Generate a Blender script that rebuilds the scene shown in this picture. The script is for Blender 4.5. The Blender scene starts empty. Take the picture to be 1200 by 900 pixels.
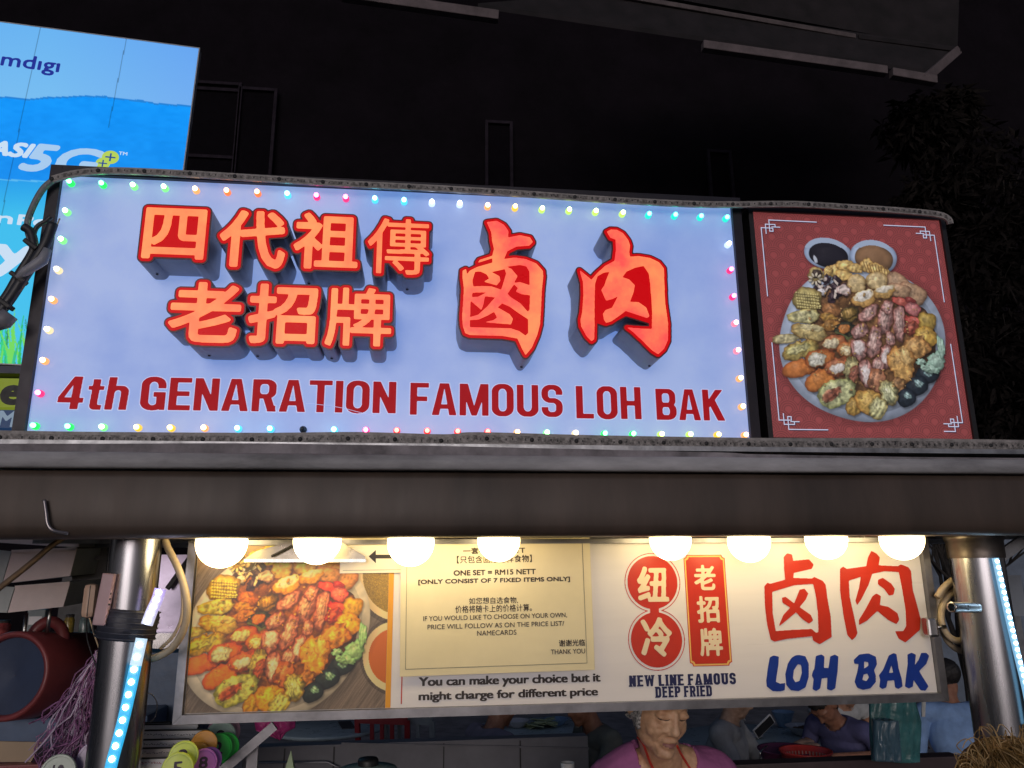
import bpy, bmesh, math, random
import numpy as np
from mathutils import Vector as V, Matrix, Quaternion
from mathutils.geometry import delaunay_2d_cdt
R = math.radians
random.seed(5)
SC = bpy.context.scene
COL = SC.collection

# ---------------------------------------------------------------- camera
CAM = V((0, 0, 1.9)); F_PX = 900.0
PITCH, YAW, ROLL = R(13.787), R(6.745), R(-0.52)
_f = V((math.sin(YAW) * math.cos(PITCH), math.cos(YAW) * math.cos(PITCH), math.sin(PITCH)))
_r0 = V((math.cos(YAW), -math.sin(YAW), 0)); _u0 = _r0.cross(_f)
_r = _r0 * math.cos(ROLL) + _u0 * math.sin(ROLL); _u = _u0 * math.cos(ROLL) - _r0 * math.sin(ROLL)
cd = bpy.data.cameras.new("camera"); cam = bpy.data.objects.new("camera", cd); COL.objects.link(cam)
cd.sensor_width = 36; cd.lens = 36 * F_PX / 1200; cd.clip_start = .05; cd.clip_end = 500
m = Matrix((_r, _u, -_f)).transposed().to_4x4(); m.translation = CAM; cam.matrix_world = m
SC.camera = cam

# ---------------------------------------------------------------- world, street light, exposure
w = bpy.data.worlds.new("World"); SC.world = w; w.use_nodes = True
nt = w.node_tree; nt.nodes.clear()
sky = nt.nodes.new('ShaderNodeTexSky'); sky.sky_type = 'NISHITA'; sky.sun_disc = False
SUN_EL, SUN_AZ = R(3), R(190)          # the sun stands in for the lights of the street behind the viewer
sky.sun_elevation = SUN_EL; sky.sun_rotation = SUN_AZ
hs = nt.nodes.new('ShaderNodeHueSaturation'); hs.inputs['Saturation'].default_value = .55
bg = nt.nodes.new('ShaderNodeBackground'); bg.inputs['Strength'].default_value = 0.078
wo = nt.nodes.new('ShaderNodeOutputWorld')
tn = nt.nodes.new('ShaderNodeMix'); tn.data_type = 'RGBA'; tn.blend_type = 'MULTIPLY'; tn.inputs['Factor'].default_value = 1; tn.inputs['B'].default_value = (.80, .86, 1.26, 1)
nt.links.new(sky.outputs[0], hs.inputs['Color']); nt.links.new(hs.outputs[0], tn.inputs['A']); nt.links.new(tn.outputs['Result'], bg.inputs[0]); nt.links.new(bg.outputs[0], wo.inputs[0])
sl = bpy.data.lights.new("sun", 'SUN'); sl.energy = 0.95; sl.angle = R(35); sl.color = (1, .93, .86)
so = bpy.data.objects.new("sun", sl); COL.objects.link(so)
sd = V((math.sin(SUN_AZ) * math.cos(SUN_EL), math.cos(SUN_AZ) * math.cos(SUN_EL), math.sin(SUN_EL)))
so.rotation_euler = sd.to_track_quat('Z', 'Y').to_euler()
SC.view_settings.view_transform = 'Standard'; SC.view_settings.look = 'None'
SC.view_settings.exposure = 0; SC.view_settings.gamma = 1
SC.render.engine = 'CYCLES'
SC.cycles.max_bounces = 6; SC.cycles.diffuse_bounces = 3; SC.cycles.glossy_bounces = 3; SC.cycles.transmission_bounces = 3
SC.cycles.use_denoising = True; SC.cycles.sample_clamp_indirect = 3; SC.cycles.caustics_reflective = False

# ---------------------------------------------------------------- pixels of the photograph (1200 x 900) to places
def ray(px, py): return (_r * (px - 600) + _u * (450 - py) + _f * F_PX).normalized()
def at(px, py, Y):
    d = ray(px, py); return CAM + d * (Y / d.y)
def atz(px, py, z):
    d = ray(px, py); return CAM + d * ((z - CAM.z) / d.z)

class Plane:
    """a flat board: origin, right, up; n points out of its face"""
    def __init__(s, o, u=V((1, 0, 0)), v=V((0, 0, 1))):
        s.o = o; s.u = u.normalized(); s.n = s.u.cross(v).normalized(); s.v = s.n.cross(s.u).normalized()
    def px(s, p):
        d = ray(*p); t = (s.o - CAM).dot(s.n) / d.dot(s.n); q = CAM + d * t - s.o
        return (q.dot(s.u), q.dot(s.v))
    def w(s, a, b, c=0): return s.o + s.u * a + s.v * b + s.n * c
def vplane(Y): return Plane(V((0, Y, CAM.z)))

# ---------------------------------------------------------------- materials
def srgb(c):
    return tuple((x / 12.92 if x <= .04045 else ((x + .055) / 1.055) ** 2.4) for x in c)
def h(r, g, b): return srgb((r / 255, g / 255, b / 255))
_mats = {}
def mat(name, col, rough=.6, metal=0, var=.18, scale=6, bump=.1, bscale=None, emit=None, es=1, alpha=None, trans=0, stretch=(1, 1, 1), col2=None, coat=0, spec=.5, sss=0, evar=0):
    if name in _mats: return _mats[name]
    M = bpy.data.materials.new(name); M.use_nodes = True; _mats[name] = M
    n = M.node_tree.nodes; L = M.node_tree.links; b = n['Principled BSDF']
    tc = n.new('ShaderNodeTexCoord'); mp = n.new('ShaderNodeMapping'); mp.inputs['Scale'].default_value = stretch
    L.new(tc.outputs['Object'], mp.inputs['Vector'])
    nz = n.new('ShaderNodeTexNoise'); nz.inputs['Scale'].default_value = scale; nz.inputs['Detail'].default_value = 6; nz.inputs['Roughness'].default_value = .65
    L.new(mp.outputs[0], nz.inputs['Vector'])
    rp = n.new('ShaderNodeValToRGB'); c2 = col2 or tuple(x * (1 - var * 1.6) for x in col)
    rp.color_ramp.elements[0].position = .3; rp.color_ramp.elements[1].position = .7
    rp.color_ramp.elements[0].color = (*c2, 1); rp.color_ramp.elements[1].color = (*[min(1, x * (1 + var * .5)) for x in col], 1)
    L.new(nz.outputs['Fac'], rp.inputs[0]); L.new(rp.outputs[0], b.inputs['Base Color'])
    b.inputs['Metallic'].default_value = metal
    b.inputs['Specular IOR Level'].default_value = spec; b.inputs['Coat Weight'].default_value = coat
    b.inputs['Subsurface Weight'].default_value = sss
    if sss: b.inputs['Subsurface Radius'].default_value = (.01, .004, .002)
    nr = n.new('ShaderNodeMapRange'); nr.inputs['To Min'].default_value = max(0, rough - .12); nr.inputs['To Max'].default_value = min(1, rough + .12)
    n2 = n.new('ShaderNodeTexNoise'); n2.inputs['Scale'].default_value = bscale or scale * 5; n2.inputs['Detail'].default_value = 5
    L.new(mp.outputs[0], n2.inputs['Vector'])
    L.new(n2.outputs['Fac'], nr.inputs['Value']); L.new(nr.outputs[0], b.inputs['Roughness'])
    if bump:
        bp = n.new('ShaderNodeBump'); bp.inputs['Strength'].default_value = bump; bp.inputs['Distance'].default_value = .01
        L.new(n2.outputs['Fac'], bp.inputs['Height']); L.new(bp.outputs[0], b.inputs['Normal'])
    if emit:
        if evar:
            r2 = n.new('ShaderNodeValToRGB'); r2.color_ramp.elements[0].position = .38; r2.color_ramp.elements[1].position = .6
            r2.color_ramp.elements[0].color = (*evar, 1); r2.color_ramp.elements[1].color = (*emit, 1)
            L.new(nz.outputs['Fac'], r2.inputs[0]); L.new(r2.outputs[0], b.inputs['Emission Color'])
        else: b.inputs['Emission Color'].default_value = (*emit, 1)
        b.inputs['Emission Strength'].default_value = es
    if trans: b.inputs['Transmission Weight'].default_value = trans
    if alpha is not None: b.inputs['Alpha'].default_value = alpha
    return M
def attr_mat(name, emis, base=0.0, rough=.4):
    M = bpy.data.materials.new(name); M.use_nodes = True
    n = M.node_tree.nodes; L = M.node_tree.links; b = n['Principled BSDF']
    a = n.new('ShaderNodeVertexColor'); a.layer_name = 'print'
    b.inputs['Roughness'].default_value = rough
    mx = n.new('ShaderNodeMix'); mx.data_type = 'RGBA'; mx.blend_type = 'MULTIPLY'; mx.inputs['Factor'].default_value = 1
    L.new(a.outputs['Color'], mx.inputs['A']); mx.inputs['B'].default_value = (base, base, base, 1)
    L.new(mx.outputs['Result'], b.inputs['Base Color'])
    if emis:
        L.new(a.outputs['Color'], b.inputs['Emission Color']); b.inputs['Emission Strength'].default_value = emis
    return M

# ---------------------------------------------------------------- objects
def children(o): return [c for c in COL.objects if c.parent == o]
def tag(o, label, cat, group=None, kind=None):
    if label: o['label'] = label
    if cat: o['category'] = cat
    if group: o['group'] = group
    if kind: o['kind'] = kind
    return o
def thing(name, loc, label, cat, group=None):
    o = bpy.data.objects.new(name, None); COL.objects.link(o); o.location = loc; o.empty_display_size = .1
    WL[o.name] = V(loc)
    return tag(o, label, cat, group)
WL = {}
def link(name, me, parent=None, org=None):
    o = bpy.data.objects.new(name, me); COL.objects.link(o)
    p = WL.get(parent.name, V((0, 0, 0))) if parent else V((0, 0, 0))
    if parent: o.parent = parent
    wl = V(org) if org is not None else p
    o.location = wl - p; WL[o.name] = wl
    return o

class MB:
    def __init__(s): s.v = []; s.f = []; s.sm = []
    def add(s, vs, fs, smooth=False):
        k = len(s.v); s.v += [V(p) for p in vs]; s.f += [tuple(i + k for i in f) for f in fs]; s.sm += [smooth] * len(fs); return s
    def box(s, c, d, rot=None, bev=0):
        c = V(c); hx, hy, hz = d[0] / 2, d[1] / 2, d[2] / 2
        bm = bmesh.new(); bmesh.ops.create_cube(bm, size=1)
        for v in bm.verts: v.co = V((v.co.x * d[0], v.co.y * d[1], v.co.z * d[2]))
        if bev: bmesh.ops.bevel(bm, geom=list(bm.edges), offset=bev, segments=2, affect='EDGES', profile=.6)
        M = rot.to_matrix() if rot is not None and hasattr(rot, 'to_matrix') else (rot or Matrix.Identity(3))
        bm.verts.index_update()
        s.add([M @ v.co + c for v in bm.verts], [[v.index for v in f.verts] for f in bm.faces], False); bm.free(); return s
    def bar(s, a, b, w, d, up=V((0, 0, 1)), bev=0):
        a = V(a); b = V(b); x = (b - a); L = x.length; x.normalize(); y = up.cross(x)
        if y.length < 1e-4: y = V((0, 1, 0))
        y.normalize(); z = x.cross(y)
        return s.box((a + b) / 2, (L, w, d), Matrix((x, y, z)).transposed(), bev)
    def tube(s, pts, r, n=12, cap=True, smooth=True):
        pts = [V(p) for p in pts]; N = len(pts); rr = r if isinstance(r, (list, tuple)) else [r] * N
        vs = []; prev = None
        for i, p in enumerate(pts):
            t = (pts[min(i + 1, N - 1)] - pts[max(i - 1, 0)]).normalized()
            if prev is None:
                a = t.orthogonal().normalized()
            else:
                a = (prev - t * prev.dot(t)).normalized()
            prev = a; b = t.cross(a)
            for k in range(n):
                q = 2 * math.pi * k / n; vs.append(p + (a * math.cos(q) + b * math.sin(q)) * rr[i])
        fs = [(i * n + k, i * n + (k + 1) % n, (i + 1) * n + (k + 1) % n, (i + 1) * n + k) for i in range(N - 1) for k in range(n)]
        s.add(vs, fs, smooth)
        if cap:
            k0 = len(s.v) - len(vs); s.f.append(tuple(k0 + k for k in range(n))[::-1]); s.f.append(tuple(k0 + (N - 1) * n + k for k in range(n))); s.sm += [False, False]
        return s
    def lathe(s, c, prof, n=32, axis=V((0, 0, 1)), smooth=True):
        """prof: (radius, height) along axis"""
        c = V(c); ax = V(axis).normalized(); a = ax.orthogonal().normalized(); b = ax.cross(a); vs = []
        for r_, z_ in prof:
            for k in range(n):
                q = 2 * math.pi * k / n; vs.append(c + ax * z_ + (a * math.cos(q) + b * math.sin(q)) * max(r_, 1e-5))
        N = len(prof)
        fs = [(i * n + k, i * n + (k + 1) % n, (i + 1) * n + (k + 1) % n, (i + 1) * n + k) for i in range(N - 1) for k in range(n)]
        return s.add(vs, fs, smooth)
    def ball(s, c, r, n=20, sq=(1, 1, 1)):
        c = V(c); vs = []; m = n // 2
        for i in range(m + 1):
            t = math.pi * i / m
            for k in range(n):
                q = 2 * math.pi * k / n
                vs.append(c + V((r * sq[0] * max(math.sin(t), 1e-4) * math.cos(q), r * sq[1] * max(math.sin(t), 1e-4) * math.sin(q), r * sq[2] * math.cos(t))))
        fs = [(i * n + k, (i + 1) * n + k, (i + 1) * n + (k + 1) % n, i * n + (k + 1) % n) for i in range(m) for k in range(n)]
        return s.add(vs, fs, True)
    def plate(s, loops, pl, c0, c1, back=True, sides=True):
        """flat shape with holes on a Plane, from height c0 to c1 above it"""
        P = []; F = []
        for lp in loops:
            F.append(list(range(len(P), len(P) + len(lp)))); P += [V(p) for p in lp]
        vv, _, ff, *_r_ = delaunay_2d_cdt(P, [], F, 2, 1e-7)
        if not ff: return s
        tri = []
        for f in ff:
            a, b, c = [vv[i] for i in f[:3]]
            ar = (b.x - a.x) * (c.y - a.y) - (b.y - a.y) * (c.x - a.x)
            tri.append(tuple(f) if ar > 0 else tuple(f)[::-1])
        s.add([pl.w(p.x, p.y, c1) for p in vv], tri)
        if back: s.add([pl.w(p.x, p.y, c0) for p in vv], [t[::-1] for t in tri])
        if sides:
            for lp in loops:
                n = len(lp)
                s.add([pl.w(p[0], p[1], c0) for p in lp] + [pl.w(p[0], p[1], c1) for p in lp], [(i, (i + 1) % n, n + (i + 1) % n, n + i) for i in range(n)])
        return s
    def build(s, name, m, parent=None, org=None, kind=None, label=None):
        wl = V(org) if org is not None else (WL.get(parent.name, V((0, 0, 0))) if parent else (sum(s.v, V((0, 0, 0))) / max(1, len(s.v))))
        me = bpy.data.meshes.new(name); me.from_pydata([tuple(p - wl) for p in s.v], [], s.f)
        me.polygons.foreach_set('use_smooth', s.sm[:len(me.polygons)] if len(s.sm) == len(me.polygons) else [False] * len(me.polygons))
        me.materials.append(m); me.validate(); me.update()
        o = link(name, me, parent, wl)
        if kind: o['kind'] = kind
        if label: o['label'] = label
        return o
def outward(mb):
    return mb
def tagged(o, label, cat, group=None, kind=None): return tag(o, label, cat, group, kind)

def curve(pts, n=8):
    """smooth line through points"""
    P = [V(p) for p in pts]; P = [P[0] * 2 - P[1]] + P + [P[-1] * 2 - P[-2]]; out = []
    for i in range(1, len(P) - 2):
        a, b, c, d = P[i - 1:i + 3]
        for k in range(n):
            t = k / n; out.append(.5 * ((2 * b) + (c - a) * t + (2 * a - 5 * b + 4 * c - d) * t * t + (3 * b - a - 3 * c + d) * t ** 3))
    out.append(P[-2]); return out

# ---------------------------------------------------------------- flat shapes: raster, grow, outline
def edt(mask, RR):
    H, W = mask.shape; ix = np.arange(W)[None].repeat(H, 0).astype(np.float32)
    l = np.maximum.accumulate(np.where(mask, ix, -1e4), axis=1); r_ = np.minimum.accumulate(np.where(mask, ix, 1e4)[:, ::-1], axis=1)[:, ::-1]
    g = np.minimum(ix - l, r_ - ix); g = np.minimum(g, RR + 5) ** 2
    d = g.copy()
    for k in range(1, RR + 1):
        d[k:] = np.minimum(d[k:], g[:-k] + k * k); d[:-k] = np.minimum(d[:-k], g[k:] + k * k)
    return np.sqrt(np.minimum(d, (RR + 2) ** 2))
def outline(Fd):
    Fd = np.pad(Fd, 1, constant_values=-1.0); Fd = np.where(Fd == 0, 1e-4, Fd)
    I = Fd > 0; H, W = I.shape
    code = I[:-1, :-1] * 1 + I[:-1, 1:] * 2 + I[1:, 1:] * 4 + I[1:, :-1] * 8
    ys, xs = np.nonzero((code > 0) & (code < 15)); adj = {}
    T = {1: [(3, 0)], 2: [(0, 1)], 3: [(3, 1)], 4: [(1, 2)], 5: [(3, 2), (0, 1)], 6: [(0, 2)], 7: [(3, 2)], 8: [(2, 3)], 9: [(2, 0)], 10: [(3, 0), (1, 2)], 11: [(2, 1)], 12: [(1, 3)], 13: [(1, 0)], 14: [(0, 3)]}
    for y, x, c in zip(ys.tolist(), xs.tolist(), code[ys, xs].tolist()):
        E = ((0, y, x), (1, y, x + 1), (0, y + 1, x), (1, y, x))
        for a, b in T[c]:
            adj.setdefault(E[a], []).append(E[b]); adj.setdefault(E[b], []).append(E[a])
    def pos(e):
        k, y, x = e
        if k == 0:
            a, b = Fd[y, x], Fd[y, x + 1]; return (x + a / (a - b) - 1, y - 1)
        a, b = Fd[y, x], Fd[y + 1, x]; return (x - 1, y + a / (a - b) - 1)
    loops = []; seen = set()
    for st in adj:
        if st in seen: continue
        lp = [st]; seen.add(st); cur = st; prev = None
        while True:
            nx = [e for e in adj[cur] if e not in seen]
            if not nx: break
            cur = nx[0]; seen.add(cur); lp.append(cur)
        if len(lp) > 5: loops.append([pos(e) for e in lp])
    return loops
def rdp(P, eps):
    P = np.array(P); n = len(P)
    if n < 8: return P
    k = int(np.argmax(((P - P[0]) ** 2).sum(1)))
    keep = np.zeros(n + 1, bool); Q = np.vstack([P, P[:1]]); keep[[0, k, n]] = True; st = [(0, k), (k, n)]
    while st:
        a, b = st.pop()
        if b - a < 2: continue
        d = Q[b] - Q[a]; L = np.hypot(*d) + 1e-9; q = Q[a + 1:b] - Q[a]; e = np.abs(q[:, 0] * d[1] - q[:, 1] * d[0]) / L
        i = int(np.argmax(e))
        if e[i] > eps: keep[a + 1 + i] = True; st += [(a, a + 1 + i), (a + 1 + i, b)]
    return Q[:-1][keep[:-1]]
def area(P):
    P = np.array(P); return .5 * float(np.sum(P[:, 0] * np.roll(P[:, 1], -1) - np.roll(P[:, 0], -1) * P[:, 1]))

class Canvas:
    def __init__(s, a0, b0, a1, b1, cell):
        s.a0, s.b1, s.cell = a0, b1, cell; s.W = int((a1 - a0) / cell) + 1; s.H = int((b1 - b0) / cell) + 1
        s.m = np.zeros((s.H, s.W), bool)
    def _fill(s, segs):
        cnt = np.zeros((s.H, s.W + 1), np.int32)
        for x0, y0, x1, y1 in segs:
            x0 = (x0 - s.a0) / s.cell; x1 = (x1 - s.a0) / s.cell; y0 = (s.b1 - y0) / s.cell; y1 = (s.b1 - y1) / s.cell
            lo, hi = min(y0, y1), max(y0, y1); r0 = max(0, math.ceil(lo - .5)); r1 = min(s.H - 1, math.ceil(hi - .5) - 1)
            for rr in range(r0, r1 + 1):
                xx = x0 + (rr + .5 - y0) * (x1 - x0) / (y1 - y0); c = min(s.W, max(0, math.ceil(xx - .5))); cnt[rr, c] += 1
        return (np.cumsum(cnt, 1)[:, :s.W] % 2) == 1
    def poly(s, P, on=True):
        segs = [(P[i][0], P[i][1], P[(i + 1) % len(P)][0], P[(i + 1) % len(P)][1]) for i in range(len(P))]
        f = s._fill(segs); s.m = (s.m | f) if on else (s.m & ~f); return s
    def thicken(s, gx, gy):
        """square-cornered growth, in world units"""
        nx, ny = int(round(gx / s.cell)), int(round(gy / s.cell)); m_ = s.m.copy()
        for k in range(1, nx + 1): m_[:, k:] |= s.m[:, :-k]; m_[:, :-k] |= s.m[:, k:]
        o = m_.copy()
        for k in range(1, ny + 1): o[k:] |= m_[:-k]; o[:-k] |= m_[k:]
        s.m = o; return s
    def segs(s, S): s.m |= s._fill(S); return s
    def sdf(s, RR):
        d = np.where(s.m, -(edt(~s.m, RR) - .5), edt(s.m, RR) - .5)
        k = d.copy()
        for _ in range(2):
            p = np.pad(k, 1, mode='edge'); k = (p[1:-1, 1:-1] * 4 + (p[:-2, 1:-1] + p[2:, 1:-1] + p[1:-1, :-2] + p[1:-1, 2:]) * 2 + p[:-2, :-2] + p[2:, 2:] + p[:-2, 2:] + p[2:, :-2]) / 16
        return k
    def loops(s, grow=0, fill=False, eps=.3, minarea=3, sd=None):
        """grow in world units"""
        g = grow / s.cell; d = sd if sd is not None else s.sdf(int(abs(g)) + 4)
        out = []
        for lp in outline(g - d):
            q = rdp(lp, eps)
            if len(q) < 3 or abs(area(q)) < minarea: continue
            out.append([(s.a0 + (x + .5) * s.cell, s.b1 - (y + .5) * s.cell) for x, y in q])
        if fill:                               # only outer outlines
            big = sorted(out, key=lambda l: -abs(area(l))); keep = []
            def inside(p, l):
                c = False
                for i in range(len(l)):
                    (x0, y0), (x1, y1) = l[i], l[i - 1]
                    if (y0 > p[1]) != (y1 > p[1]) and p[0] < (x1 - x0) * (p[1] - y0) / (y1 - y0) + x0: c = not c
                return c
            for l in big:
                if not any(inside(l[0], k) for k in keep): keep.append(l)
            out = keep
        return out
_gl = {}
def glyph_segs(text, space=1.0, wspace=1.0):
    """outline edges of a line of text in em units, and its bounds"""
    k = (text, space, wspace)
    if k in _gl: return _gl[k]
    c = bpy.data.curves.new('t', 'FONT'); c.body = text; c.resolution_u = 4; c.space_character = space; c.space_word = wspace
    o = bpy.data.objects.new('t', c); me = o.to_mesh()
    cnt = {}
    for p in me.polygons:
        for e in p.edge_keys: cnt[e] = cnt.get(e, 0) + 1
    co = [v.co.copy() for v in me.vertices]
    S = [(co[a].x, co[a].y, co[b].x, co[b].y) for (a, b), n in cnt.items() if n == 1]
    o.to_mesh_clear(); bpy.data.objects.remove(o); bpy.data.curves.remove(c)
    xs = [t for q in S for t in (q[0], q[2])]; ys = [t for q in S for t in (q[1], q[3])]
    _gl[k] = (S, (min(xs), min(ys), max(xs), max(ys))); return _gl[k]
def text_canvas(text, pl, tl, br, weight=0, res=60, shear=0, pad=.0, space=1.0, wspace=1.0, box=None):
    """fit text into the box between two photo pixels on the plane; weight = extra stroke as a share of the height"""
    if box: a0, b1, a1, b0 = box
    else:
        (a0, b1), (a1, b0) = pl.px(tl), pl.px(br)
    hgt = b1 - b0; g = weight * hgt; S, (x0, y0, x1, y1) = glyph_segs(text, space, wspace)
    if shear:
        S = [(p + (q - y0) * shear, q, r_ + (t - y0) * shear, t) for p, q, r_, t in S]
        xs = [t for q in S for t in (q[0], q[2])]; x0, x1 = min(xs), max(xs)
    sx = (a1 - a0 - 2 * g) / (x1 - x0); sy = (hgt - 2 * g) / (y1 - y0)
    T = [(a0 + g + (p - x0) * sx, b0 + g + (q - y0) * sy, a0 + g + (r_ - x0) * sx, b0 + g + (t - y0) * sy) for p, q, r_, t in S]
    cell = hgt / res; pd = pad + g + 4 * cell
    cv = Canvas(a0 - pd, b0 - pd, a1 + pd, b1 + pd, cell); cv.segs(T); cv.g = g; cv.h = hgt
    return cv
def lettering(name, text, pl, tl, br, m, parent, weight=0, c=.001, th=.0006, res=46, shear=0, space=1.0, wspace=1.0, mb=None, box=None, sq=0):
    cv = text_canvas(text, pl, tl, br, weight, res, shear, space=space, wspace=wspace, box=box)
    if sq: cv.thicken(cv.g, cv.g * sq); cv.g = 0
    b = mb or MB()
    b.plate(cv.loops(cv.g), pl, c, c + th, back=False)
    return b if mb is not None else b.build(name, m, parent)
def px_loops(pl, poly): return [pl.px(p) for p in poly]
def quad(mb, pl, pts, c0, c1):           # photo-pixel polygon as a plate on a plane
    return mb.plate([px_loops(pl, pts)], pl, c0, c1)
def slab(name, pts, Y, th, m, parent=None, kind=None):
    pl = vplane(Y); return quad(MB(), pl, pts, -th, 0).build(name, m, parent, kind=kind)
def printed_sheet(name, pl, corners, nx, ny, fn, m, parent, c=.001):
    """fine grid on the plane whose vertices take the printed colour; fn(px, py arrays) -> sRGB"""
    A = [pl.px(p) for p in corners]; a0, a1 = A[0][0], A[1][0]; b1, b0 = A[0][1], A[2][1]
    aa = np.linspace(a0, a1, nx); bb = np.linspace(b1, b0, ny); g = np.array([[a, b] for b in bb for a in aa])
    wp = np.array(pl.o)[None] + g[:, :1] * np.array(pl.u)[None] + g[:, 1:] * np.array(pl.v)[None] + c * np.array(pl.n)[None]
    d = wp - np.array(CAM); zf = d @ np.array(_f); px = 600 + F_PX * (d @ np.array(_r)) / zf; py = 450 - F_PX * (d @ np.array(_u)) / zf
    colr = np.clip(fn(px, py, g), 0, 1); lin = np.where(colr <= .04045, colr / 12.92, ((colr + .055) / 1.055) ** 2.4)
    org = np.array(WL[parent.name]) if parent else wp.mean(0)
    me = bpy.data.meshes.new(name); n = nx * ny
    me.vertices.add(n); me.vertices.foreach_set('co', (wp - org).astype(np.float32).ravel())
    i = (np.arange(ny - 1)[:, None] * nx + np.arange(nx - 1)[None]).ravel(); q = np.stack([i, i + nx, i + nx + 1, i + 1], 1)
    me.loops.add(q.size); me.loops.foreach_set('vertex_index', q.ravel().astype(np.int32))
    me.polygons.add(len(q)); me.polygons.foreach_set('loop_start', (np.arange(len(q)) * 4).astype(np.int32)); me.polygons.foreach_set('loop_total', np.full(len(q), 4, np.int32))
    me.update(calc_edges=True); me.validate()
    at_ = me.color_attributes.new('print', 'FLOAT_COLOR', 'POINT'); buf = np.ones((n, 4), np.float32); buf[:, :3] = lin
    at_.data.foreach_set('color', buf.ravel()); me.materials.append(m)
    return link(name, me, parent, V(org.tolist()))
def bilerp(img, x, y):
    H, W = img.shape[:2]; x = np.clip(x, 0, W - 1.01); y = np.clip(y, 0, H - 1.01); xi = x.astype(int); yi = y.astype(int); fx = (x - xi)[:, None]; fy = (y - yi)[:, None]
    return (img[yi, xi] * (1 - fx) + img[yi, xi + 1] * fx) * (1 - fy) + (img[yi + 1, xi] * (1 - fx) + img[yi + 1, xi + 1] * fx) * fy
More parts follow.
